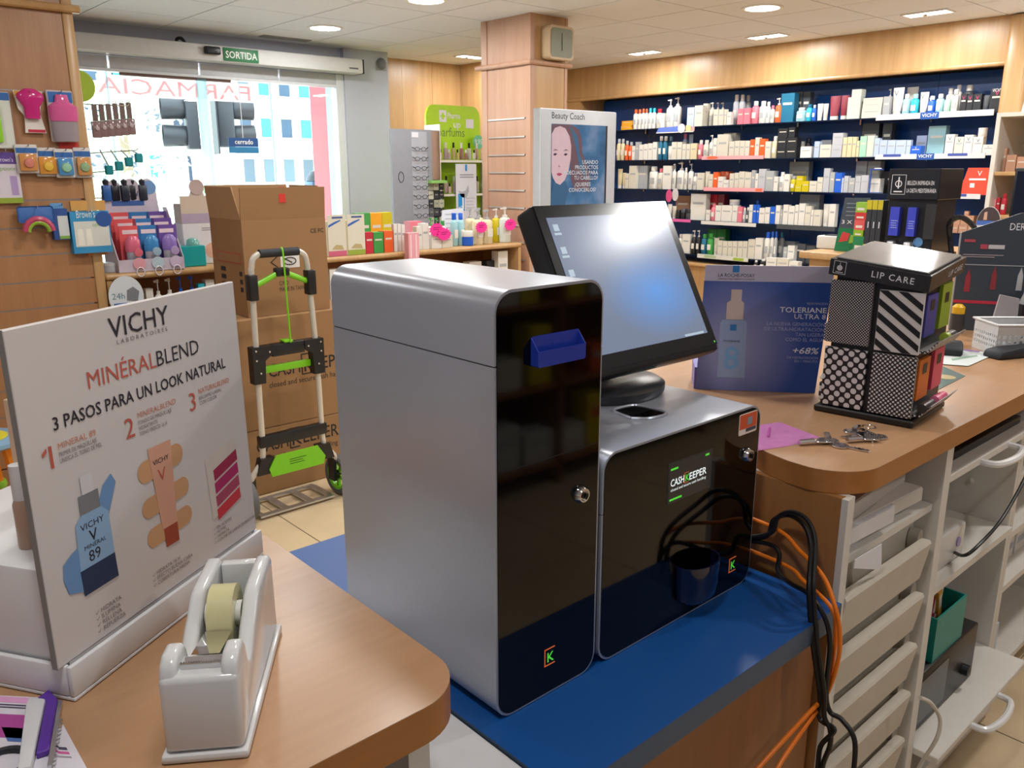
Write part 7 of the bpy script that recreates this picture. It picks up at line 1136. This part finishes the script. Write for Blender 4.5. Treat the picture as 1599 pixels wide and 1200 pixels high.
shelf_row([(1555, 1562, 311, 'c', 'P', None, 0.05), (1562.5, 1568, 309, 'c', 'R', None, 0.05), (1568.5, 1578, 303, 'b', 'R', 'R', 0.03)], 'middle beech shelf of the white wall unit', 'goods in the white wall unit', uplace(1.17, 6.0), rz)
a = U(1594, 176, X=6.1); q = thing('standing_card', 'pale blue card standing on top of the white wall unit', 'card', (6.1, a.y, 1.8005), rz); MB().prism([(0, 0), (0.12, 0), (0.14, 0.16), (0.02, 0.14)], 0, 0.004, 'y').build('card', paper('#b8d4e4'), q, smooth=False); MB().box(0.03, 0.05, 0.0045, 0.04, 0, 0.006).build('foot', M_WHITE, q, smooth=False)
a = U(1582, 345, X=4.4); q = thing('till_monitor', 'black till monitor cut off by the right edge of the picture', 'monitor', (4.3, 1.37, 0.0), rz); MB().rbox(0, 0.4, 0, 0.04, 1.17, 1.46, 0.006).build('casing', M_BLKP, q); MB().box(0.012, 0.388, -0.001, -0.0002, 1.185, 1.445).build('screen', mat('off_screen', '#0a1428', 0.12), q, smooth=False); MB().tube([(0.2, 0.045, 1.25), (0.2, 0.06, 1.0)], 0.02, 8).build('neck', M_BLKP, q); MB().rbox(0.1, 0.3, -0.05, 0.15, 0.97, 0.99, 0.005).build('foot', M_BLKP, q)
td2 = thing('till_desk', 'beech desk under the till monitor at the right edge', 'desk', (0, 0, 0)); MB().box(4.15, 4.45, 0.85, 1.45, 0.0, 0.94).build('body', W_WALL, td2, smooth=False); MB().rbox(4.12, 4.455, 0.8, 1.48, 0.9405, 0.9695, 0.006).build('top', W_WALL, td2)

# ================================================================== GOODS ON THE NAVY SHELVES
def wplace(z, X=6.45):
    yb = {1.835: 190, 1.55: 247, 1.28: 298, 1.01: 346, 0.70: 400, 0.6255: 412}[z]
    def f(x0, x1, yt, back, zo):
        a = U(x0, yb, X=X+back); b = U(x1, yb, X=X+back); t = U((x0+x1)/2, yt, X=X+back)
        if zo > 1: zo = U((x0+x1)/2, zo, X=X+back).z-z+0.0006
        return (X+back, a.y, z+0.0005+zo), a.y-b.y, t.z-z-zo
    return f
BK = 0.12
R1 = [(970, 986, 196.5, 'c', 'N'), (971, 987, 189, 'c', 'N', None, 0, 196.5), (987, 993.5, 171, 'b', 'W', 'E'), (994, 999.5, 171, 'b', 'W', 'E'), (1000, 1005, 170, 'b', 'W', 'E'), (1005.5, 1010, 170, 'b', 'W', 'E'), (1010.5, 1016, 169, 'b', 'W', 'C'), (1016.5, 1022, 169, 'b', 'W', 'C'), (1022.5, 1031, 170, 'b', 'O', 'R'), (1031.5, 1037, 177, 'c', 'W'), (1037.5, 1048, 155, 'p', 'W'), (1048.5, 1059.5, 152, 'p', 'W', None, 0.04),
      (1072.5, 1083.5, 168, 'c', 'L'), (1084, 1096.5, 165, 'c', 'O'), (1097, 1104, 162, 'c', 'O', None, 0.05), (1104.5, 1113, 160, 'p', 'O', None, 0.05), (1113.5, 1121, 171, 'c', 'O'), (1114.5, 1121, 160, 'p', 'W', None, BK), (1121.5, 1129.5, 171, 'c', 'O'), (1121.5, 1129, 160, 'p', 'W', None, BK), (1130, 1134, 171, 'c', 'O'), (1134.5, 1141, 175, 'c', 'W'), (1141.5, 1150, 148, 'b', 'S', 'W', 0.08), (1150.5, 1159, 148, 'b', 'S', 'W', 0.08), (1151, 1160, 170, 'c', 'P'), (1159.5, 1168, 149, 'b', 'G', 'G', 0.14), (1160.5, 1170, 169, 'c', 'P'), (1171, 1181, 158, 'b', 'P', 'W'),
      (1182, 1193, 158, 'b', 'W'), (1193.5, 1200, 159, 'b', 'W'), (1200.5, 1207, 165, 'b', 'O', 'P'), (1207.5, 1217, 153, 'p', 'E'), (1217.5, 1238, 146, 'c', 'T', None, 0.02), (1239, 1250, 144, 'c', 'D', None, BK), (1240, 1255.5, 168, 'b', 'A', 'W'), (1251, 1262, 144, 'c', 'D', None, BK), (1256, 1265.5, 163, 'b', 'C', 'T'), (1266, 1272, 164, 'b', 'B', 'L'), (1272.5, 1281.5, 162, 't', 'W'), (1282, 1290, 162, 't', 'O'), (1290.5, 1306.5, 150, 't', 'V'), (1307, 1320.5, 149, 't', 'V'), (1321, 1340.5, 152, 'c', 'Q'), (1326, 1341, 140, 'c', 'Q', None, 0, 152),
      (1344, 1374, 169, 'c', 'O'), (1344.5, 1374.5, 161, 'c', 'O', None, 0, 169), (1345, 1375, 153, 'c', 'O', None, 0, 161), (1376, 1386.5, 151, 'c', 'G'), (1381, 1388, 139, 'p', 'W', None, BK), (1387, 1404, 137, 't', 'W'), (1404.5, 1416, 147, 'b', 'A', 'W'), (1408, 1426, 136, 't', 'W', None, 0.15), (1416.5, 1429.5, 147, 'b', 'C', 'A'), (1430, 1443.5, 144, 't', 'W'), (1444, 1455.5, 150, 'b', 'B', 'W'), (1456, 1468.5, 147, 'b', 'A', 'W'), (1469, 1479.5, 149, 'b', 'M', 'W'), (1471, 1483, 138, 'b', 'W', 'W', 0.14), (1480, 1491.5, 140, 'b', 'W'), (1484, 1495, 133, 'b', 'W', 'W', 0.15), (1495.5, 1505, 147, 'c', 'K'), (1497, 1513, 133, 'b', 'D', 'W', 0.14), (1505.5, 1515, 148, 'c', 'K'), (1515.5, 1528, 147, 'c', 'K'), (1528.5, 1540, 149, 't', 'D', 'P'), (1541, 1562, 139, 'c', 'K')]
R2 = [(961, 967, 217, 'b', 'H', 'G'), (967.5, 973, 217, 'b', 'H', 'G'), (974, 979.5, 220, 'b', 'E', 'G'), (980, 986, 222, 'b', 'E', 'G'), (986.5, 991, 228, 'c', 'W'), (991.5, 997, 222, 'c', 'G'), (997.5, 1004, 226, 'c', 'W'), (1004.5, 1011, 225, 'c', 'W'), (1007, 1014, 211, 'p', 'D', 'D', BK), (1011.5, 1018, 224, 'c', 'W'), (1016, 1022, 211, 'p', 'D', 'D', BK), (1018.5, 1025, 222, 'c', 'W'), (1026, 1032.5, 213, 'b', 'T', 'W'), (1033, 1039.5, 213, 'b', 'T', 'W'), (1040, 1047.5, 228, 't', 'W'), (1041, 1048, 213, 'b', 'T', 'A', BK), (1048, 1056, 222, 'c', 'O'), (1056.5, 1064, 222, 'c', 'O'), (1063, 1070, 209, 'b', 'G', 'P', BK), (1064.5, 1070.5, 225, 'c', 'O'), (1071, 1077, 225, 'c', 'O'), (1071.5, 1078.5, 210, 't', 'G', None, BK), (1077.5, 1087, 224, 'c', 'H'), (1088, 1095, 219, 'b', 'P', 'W'), (1095.5, 1104, 219, 'b', 'O', 'W'), (1105, 1112, 211, 'p', 'W'), (1112.5, 1118, 216, 'c', 'W'), (1118.5, 1135.5, 210, 'c', 'O'), (1128, 1147, 208, 'c', 'O', None, BK), (1137, 1145.5, 221, 'c', 'O'), (1146, 1153.5, 220, 'c', 'O'), (1154, 1161.5, 220, 'c', 'O'), (1162, 1169, 220, 'c', 'O'),
      (1170, 1177, 218, 'c', 'E'), (1177.5, 1184, 215, 'c', 'O'), (1184.5, 1193, 217, 'c', 'E'), (1193.5, 1202, 221, 'c', 'O'), (1202.5, 1211, 213, 'b', 'H', 'W'), (1211.5, 1226, 232, 'c', 'K'), (1211.5, 1226, 216, 'c', 'K', None, 0, 232), (1212, 1227, 201, 'c', 'K', None, 0, 216), (1226.5, 1242.5, 231, 'c', 'K'), (1226.5, 1242.5, 215, 'c', 'K', None, 0, 231), (1228, 1238, 199, 'c', 'K', None, 0, 215), (1246, 1252, 221, 'c', 'W', None, 0.1), (1249, 1266, 229, 'c', 'W'), (1253, 1263, 216, 'b', 'K', 'K', BK), (1270, 1278, 221, 'c', 'L'), (1279, 1296.5, 226, 'c', 'O'), (1280, 1296, 219, 'c', 'G', None, BK), (1297, 1313, 227, 'c', 'S'), (1297.5, 1313.5, 208, 'c', 'S', None, 0, 227), (1314, 1320.5, 215, 'c', 'H'), (1321, 1328.5, 214, 'c', 'H'), (1329, 1335, 214, 'c', 'H'), (1335.5, 1340, 220, 'c', 'H'), (1340.5, 1351, 213, 'c', 'M'), (1342, 1368, 193, 'c', 'D', None, 0.16), (1351.5, 1362.5, 212, 'c', 'Q'), (1363, 1371, 216, 'c', 'L'), (1371.5, 1383, 219, 'c', 'L'), (1374, 1388, 193, 'c', 'D', None, 0.16), (1383.5, 1396, 219, 'c', 'L'), (1396.5, 1412.5, 219, 'c', 'L'), (1413, 1420, 219, 'c', 'L'), (1420.5, 1436.5, 228, 'c', 'B'), (1428, 1444, 212, 'c', 'L', None, BK), (1445, 1472, 197, 'c', 'A', None, 0.1), (1473, 1486.5, 210, 'c', 'W'), (1487, 1490, 210, 'c', 'G', None, BK), (1487.5, 1501.5, 214, 'c', 'O'), (1502, 1515.5, 211, 'c', 'W'), (1516, 1531.5, 214, 'c', 'W'), (1520, 1534, 200, 'j', 'W', 'W', 0, 214), (1532, 1550, 226, 'c', 'W')]
R3 = [(961, 968.5, 264, 't', 'H'), (969, 975, 270, 't', 'H'), (975.5, 981, 271, 'c', 'O'), (981.5, 993, 259, 'c', 'O'), (993.5, 1010, 259, 'c', 'G', None, 0.03), (1010.5, 1023.5, 260, 'b', 'W'), (1024, 1033.5, 263, 'b', 'O', 'P'), (1034, 1047, 259, 'c', 'W'), (1047.5, 1053, 256, 'p', 'W'), (1053.5, 1066, 254, 'p', 'W'), (1058, 1064, 252, 'p', 'G', 'G', BK), (1066.5, 1071, 262, 'b', 'W'), (1071.5, 1079.5, 256, 'p', 'W', 'G'), (1080, 1087, 270, 'b', 'W', 'G'), (1087.5, 1097, 270, 'c', 'O'), (1097.5, 1105, 268, 't', 'O', 'P'), (1105.5, 1112, 272, 'c', 'O'), (1112.5, 1119.5, 269, 'c', 'E'), (1118, 1136, 268, 'j', 'E', 'E', BK), (1120, 1128, 276, 'c', 'W'), (1128.5, 1137, 281, 'c', 'W'), (1138, 1145, 271, 'c', 'O'), (1145.5, 1152, 270, 'c', 'O'), (1152.5, 1161, 268, 'c', 'O'), (1161.5, 1171.5, 269, 'c', 'O'), (1172, 1177.5, 266, 'c', 'G'), (1178, 1182.5, 271, 'c', 'W'), (1183, 1193.5, 264, 'c', 'S'), (1194, 1206.5, 267, 'c', 'G'), (1207, 1213.5, 276, 'c', 'W'), (1214, 1222.5, 269, 'b', 'W'), (1223, 1231.5, 272, 'c', 'W'), (1230, 1260, 253, 'c', 'G', None, 0.2), (1232, 1240.5, 275, 'b', 'Y', 'G'), (1241, 1251, 289, 'c', 'Y'), (1242, 1252, 275, 'c', 'Y', None, 0, 289), (1251.5, 1262, 283, 'c', 'Y'), (1263, 1274.5, 283, 'c', 'O'), (1275, 1283.5, 277, 'c', 'O'), (1284, 1293.5, 263, 'c', 'S'), (1294, 1301.5, 269, 'c', 'G'), (1302, 1312.5, 270, 'c', 'B'), (1313, 1316, 278, 'c', 'L'), (1316.5, 1323.5, 275, 'c', 'S'), (1324, 1333.5, 278, 'c', 'G'), (1333, 1350, 252, 'c', 'S', None, 0.18), (1334, 1342.5, 275, 'c', 'S'), (1343, 1354.5, 274, 'c', 'S'), (1351, 1371, 252, 'c', 'G', None, 0.18), (1357, 1373, 279, 'c', 'W', None, 0.05), (1375, 1440, 268, 'c', 'K', None, 0.2), (1471, 1484.5, 287, 'c', 'R'), (1471, 1484.5, 275.5, 'c', 'R', None, 0, 287), (1485, 1496, 287, 'c', 'R'), (1485, 1496, 275.5, 'c', 'R', None, 0, 287)]
R4 = [(1039, 1046, 319, 't', 'W'), (1046.5, 1053, 322, 't', 'O'), (1053.5, 1060, 328, 'j', 'K', 'K'), (1054, 1076, 306, 'c', 'J', None, BK), (1060.5, 1068, 326, 'j', 'K', 'D'), (1068.5, 1076, 327, 'j', 'D', 'K'), (1077, 1100.5, 303, 'c', 'W', None, 0.02), (1101.5, 1107.5, 328, 'c', 'W'), (1101, 1118, 304, 'c', 'R', None, BK), (1108, 1115.5, 318, 'b', 'P', 'P'), (1116, 1125, 321, 'c', 'W'), (1118.5, 1129, 304, 'c', 'V', None, BK), (1125.5, 1142, 321, 'c', 'W'), (1134, 1148, 312, 'j', 'S', 'W', 0, 321), (1142.5, 1150.5, 321, 'c', 'W'), (1151, 1158, 323, 'c', 'P'), (1158.5, 1163, 325, 'b', 'G', 'W'), (1163.5, 1168, 324, 'b', 'D', 'W'), (1168.5, 1174, 320, 'c', 'W'), (1174.5, 1180, 320, 'c', 'B'), (1176, 1183, 313, 'b', 'B', 'B', BK), (1180.5, 1184, 320, 'c', 'B'), (1184.5, 1193, 325, 'c', 'W'), (1193.5, 1201, 324, 'c', 'W'), (1201.5, 1209.5, 323, 'c', 'B'), (1210, 1217, 321, 'c', 'W'), (1217.5, 1221, 327, 'c', 'G'), (1221.5, 1229.5, 320, 'c', 'W'), (1230, 1239.5, 322, 'c', 'W'), (1240, 1245.5, 320, 'c', 'W'), (1246, 1255.5, 318, 'c', 'W'), (1246, 1277, 304, 'c', 'G', None, 0.2), (1256, 1265, 322, 'c', 'O'), (1265.5, 1269, 328, 'c', 'W'), (1269.5, 1280.5, 328, 'c', 'O'), (1281, 1293, 319, 't', 'W'), (1293.5, 1303, 319, 'c', 'W'), (1478, 1484, 320, 'c', 'H', None, 0.1), (1488, 1497.5, 352, 'c', 'J'), (1488, 1499, 337, 'c', 'J', None, 0, 352), (1498, 1512, 352, 'c', 'J'), (1499.5, 1520, 337, 'c', 'J', None, 0, 352), (1504, 1511, 330, 'c', 'J', None, 0, 337), (1512.5, 1528, 352, 'c', 'J')]
R5 = [(1056, 1063.5, 366, 'b', 'W'), (1064, 1076, 366, 'c', 'W'), (1077, 1084, 360, 'p', 'K', 'W'), (1084.5, 1091, 360, 'p', 'K', 'W'), (1086, 1092.5, 374, 'b', 'F', 'W', BK), (1092, 1100.5, 366, 'b', 'T', 'F'), (1101, 1110.5, 365, 'b', 'F', 'F'), (1103, 1117, 358, 'c', 'F', None, 0.2), (1111, 1119, 372, 't', 'O'), (1117.5, 1131, 358, 'c', 'F', None, 0.2), (1119.5, 1127, 376, 'c', 'O'), (1127.5, 1135, 377, 'c', 'O'), (1135.5, 1142.5, 377, 'c', 'O'), (1143, 1150, 377, 'c', 'O'), (1151, 1158.5, 377, 'c', 'O'), (1159, 1166, 377, 'c', 'O'), (1167, 1177.5, 374, 'c', 'O'), (1178, 1189, 372, 'c', 'W'), (1190, 1199.5, 363, 'b', 'W', 'B'), (1200, 1205.5, 362, 'b', 'W', 'B'), (1206, 1211, 362, 'b', 'G', 'B'), (1204, 1222, 385, 'c', 'G', None, -0.0), (1213, 1221, 363, 'b', 'G', 'T', BK), (1212, 1240, 377, 'c', 'G', None, 0.2), (1229, 1239.5, 384, 'c', 'W'), (1240, 1257, 381, 'c', 'D', None, 0.05), (1258, 1272, 384, 'c', 'D', None, 0.05)]
R5 = [r for r in R5 if not (r[0] == 1204)]+[(1222.5, 1228.5, 386, 'c', 'G')]
def sortrow(r): return sorted(r, key=lambda t: (t[0], t[7] if len(t) > 7 else 0))
for r, z, n in ((R1, 1.835, 'top'), (R2, 1.55, 'second'), (R3, 1.28, 'third'), (R4, 1.01, 'fourth'), (R5, 0.70, 'lowest')):
    shelf_row(sortrow(r), f'{n} navy wall shelf', f'goods on the {n} navy wall shelf', wplace(z), -PI/2)
R6 = [(1176, 1182, 407, 'b', 'K', 'W'), (1185, 1194, 405, 'b', 'K', 'W'), (1196, 1212, 403, 'c', 'W'), (1213, 1231, 404, 'c', 'O'), (1232, 1246, 409, 'c', 'W')]
shelf_row(R6, 'beech ledge under the navy shelves', 'goods on the beech ledge', wplace(0.6255, 6.365), -PI/2)
# shelf strips
def strip(x0, y0, x1, y1, h, c, lbl, txt=None, z=None, X=6.418):
    a = U(x0, y0, X=X); b = U(x1, y1, X=X); zz = z if z else (a.z+b.z)/2; w = a.y-b.y
    s = thing('shelf_strip', lbl, 'shelf strip', (X, a.y, zz-h), -PI/2); MB().box(0, w, 0, 0.008, 0, h).build('rail', paper(c), s, smooth=False)
    if txt:
        q = MB().box(w*0.4, w*0.56, -0.0015, -0.0002, -0.006, h+0.002).build('name_plate', paper('#1f4f9c'), s, smooth=False); text(q, txt, 0.032, (w*0.415, -0.002, h*0.25), TW, width=w*0.13, bold=0.03)
    return s, w
strip(1368, 182, 1553, 166, 0.04, '#d4d4d6', 'white VICHY shelf strip on the top navy shelf', 'VICHY', 1.853)
s, w = strip(1367, 240, 1539, 237, 0.036, '#d2d4d8', 'white VICHY shelf strip on the second navy shelf', 'VICHY', 1.566)
for u in (0.08, 0.68): MB().box(w*u, w*(u+0.17), -0.0012, -0.0002, 0.018, 0.036).build('blue_note', paper('#3c52a0'), s, smooth=False)
s, w = strip(1466, 296, 1532, 296, 0.035, '#d8dade', 'white strip under the red cartons on the third navy shelf', None, 1.288); MB().box(w*0.2, w*0.68, -0.0012, -0.0002, 0.016, 0.034).build('blue_note', paper('#3c52a0'), s, smooth=False)
s, w = strip(1096, 242, 1192, 241, 0.03, '#e8a4ac', 'pink shelf strip on the second navy shelf', None, 1.574); MB().prism([(w*0.1+0.06*math.cos(t)+0.05, 0.017+0.013*math.sin(t)) for t in [2*PI*k/16 for k in range(16)]], -0.001, -0.0002, 'y').build('orange_oval', paper('#e86a48'), s, smooth=False)
s, w = strip(1099, 291, 1192, 292, 0.032, '#e8a0a8', 'pink shelf strip on the third navy shelf', None, 1.305); MB().box(w*0.88, w*0.98, -0.001, -0.0002, 0.005, 0.028).build('orange_patch', paper('#e0684a'), s, smooth=False)
strip(1045, 337, 1078, 338, 0.026, '#d85fa4', 'magenta shelf strip at the left of the fourth navy shelf', None, 1.013); strip(1095, 341, 1180, 349, 0.03, '#d6d6d4', 'white shelf strip on the fourth navy shelf', None, 1.008); strip(1213, 347, 1304, 352, 0.034, '#3c4248', 'dark grey shelf strip on the fourth navy shelf', None, 1.008)
s, w = strip(1089, 394, 1168, 402, 0.036, '#d0d2cc', 'pale shelf strip with green notes on the lowest navy shelf', None, 0.709); MB().box(w*0.15, w*0.38, -0.001, -0.0002, 0.008, 0.032).build('green_note', paper('#a4bc94'), s, smooth=False); MB().box(w*0.72, w*0.92, -0.001, -0.0002, 0.004, 0.028).build('lime_note', paper('#9ab83c'), s, smooth=False)
s, w = strip(1500, 362, 1523, 362, 0.05, '#c8ccd0', 'white strip under the copper cartons', None, 1.02)
# shelf talker on the top shelf, wobblers, red card
a = U(1025, 200, X=6.41); s = thing('shelf_talker', 'blue and yellow promotion strip below the white pump bottles', 'shelf sign', (6.41, a.y, 1.787), -PI/2); MB().box(0, 0.42, 0, 0.004, 0, 0.008).build('rail', M_WHITE, s, smooth=False); MB().prism([(0.0, 0.0085), (0.27, 0.0085), (0.28, 0.055), (0.03, 0.05)], 0, 0.003, 'y').build('blue_card', paper('#5a74c8'), s, smooth=False); MB().lathe([(0, 0), (0.04, 0), (0.04, 0.004), (0, 0.004)], 18, T=Matrix.Translation((0.29, -0.001, 0.035))@Matrix.Rotation(PI/2, 4, 'X')).build('round_card', paper('#d8d8d4'), s); MB().box(0.335, 0.39, 0, 0.003, 0.0085, 0.06).build('yellow_card', paper('#d4c490'), s, smooth=False); MB().box(0.395, 0.43, 0, 0.003, 0.0085, 0.045).build('pink_card', paper('#d09a9c'), s, smooth=False)
for (x, y, c, n) in ((1044, 306, '#cc4a80', 'magenta'), (1053, 304, '#c8c4c8', 'pale grey')):
    p = U(x, y, X=6.4); s = thing('wobbler', f'{n} round wobbler card hanging from the third navy shelf', 'shelf sign', (6.405 if n == 'magenta' else 6.412, p.y, p.z), -PI/2); MB().prism([((0.036)*math.cos(t), 0.058*math.sin(t)) for t in [2*PI*k/20 for k in range(20)]], 0, 0.002, 'y').build('card', paper(c), s, smooth=False); MB().box(-0.004, 0.004, 0.0021, 0.016, 0.0, 0.05).build('strip', M_WHITE, s, smooth=False)
a = U(1497, 298, X=6.44); s = thing('red_showcard', 'tall red-orange showcard with white V at the right of the third navy shelf', 'showcard', (6.44, a.y, 1.2808), -PI/2); MB().prism([(0, 0), (0.19, 0), (0.215, 0.185), (0.045, 0.185)], 0, 0.005, 'y').build('card', paper('#e24a34'), s, smooth=False); text(s, 'V', 0.05, (0.11, -0.0008, 0.13), TW, bold=0.0); MB().box(0.06, 0.17, -0.001, -0.0002, 0.1, 0.113).build('white_bar', TW, s, smooth=False); MB().box(0.07, 0.1, -0.001, -0.0002, 0.05, 0.08).build('white_square', TW, s, smooth=False); MB().box(0.02, 0.05, 0.0055, 0.06, 0, 0.1).build('strut', paper('#c8c8c8'), s, smooth=False)
p = U(1543, 349, X=5.6); s = thing('round_showcard', 'oval showcard with portrait top and blue band beside the copper cartons', 'showcard', (5.6, p.y, p.z), -PI/2); MB().prism([(0.068*math.cos(t), 0.1*math.sin(t)) for t in [2*PI*k/28 for k in range(28)]], 0, 0.004, 'y').build('card', paper('#c8ccd4'), s, smooth=False); MB().prism([(0.066*math.cos(t), 0.098*math.sin(t)) for t in [PI*k/14 for k in range(15)]], -0.001, -0.0002, 'y').build('portrait', paper('#3a3034'), s, smooth=False); MB().box(-0.066, 0.066, -0.0014, -0.0011, -0.012, 0.015).build('blue_band', paper('#3c60b0'), s, smooth=False); MB().prism([(-0.03, 0.02), (-0.01, 0.02), (-0.012, 0.07), (-0.028, 0.065)], -0.0014, -0.0011, 'y').build('printed_face', paper('#c09a88'), s, smooth=False); MB().tube([(0, 0.008, -0.09), (0, 0.02, -(p.z)+0.01)], 0.006, 8).build('pole', M_CHROME, s); MB().lathe([(0, 0), (0.1, 0), (0.1, 0.01), (0, 0.012)], 20, c=(0, 0.02, -p.z)).build('base', M_RUB, s)
a = U(1356, 297, X=6.435); s = thing('blue_frame_stand', 'blue framed open tester stand on the third navy shelf', 'tester stand', (6.434, a.y, 1.2808), -PI/2); fm = MB(); fm.box(0, 0.008, 0, 0.008, 0, 0.18); fm.box(0.0081, 0.1, 0, 0.008, 0.172, 0.18); fm.box(0.0081, 0.1, 0, 0.008, 0, 0.006); fm.build('frame', plas('#2a4c9c'), s, smooth=False); MB().box(0.03, 0.085, 0.0015, 0.006, 0.1725, 0.186).build('white_tag', TW, s, smooth=False)
a = U(1440, 270, X=6.6); s = thing('silver_lid_box', 'silver topped tester tray behind the black tower on the third navy shelf', 'tray', (6.56, a.y, 1.2808), -PI/2); MB().box(0, 0.2, 0, 0.1, 0, 0.13).build('body', M_KD, s, smooth=False); MB().box(-0.002, 0.202, -0.004, 0.1, 0.1305, 0.165).build('lid', M_ALU, s, smooth=False)
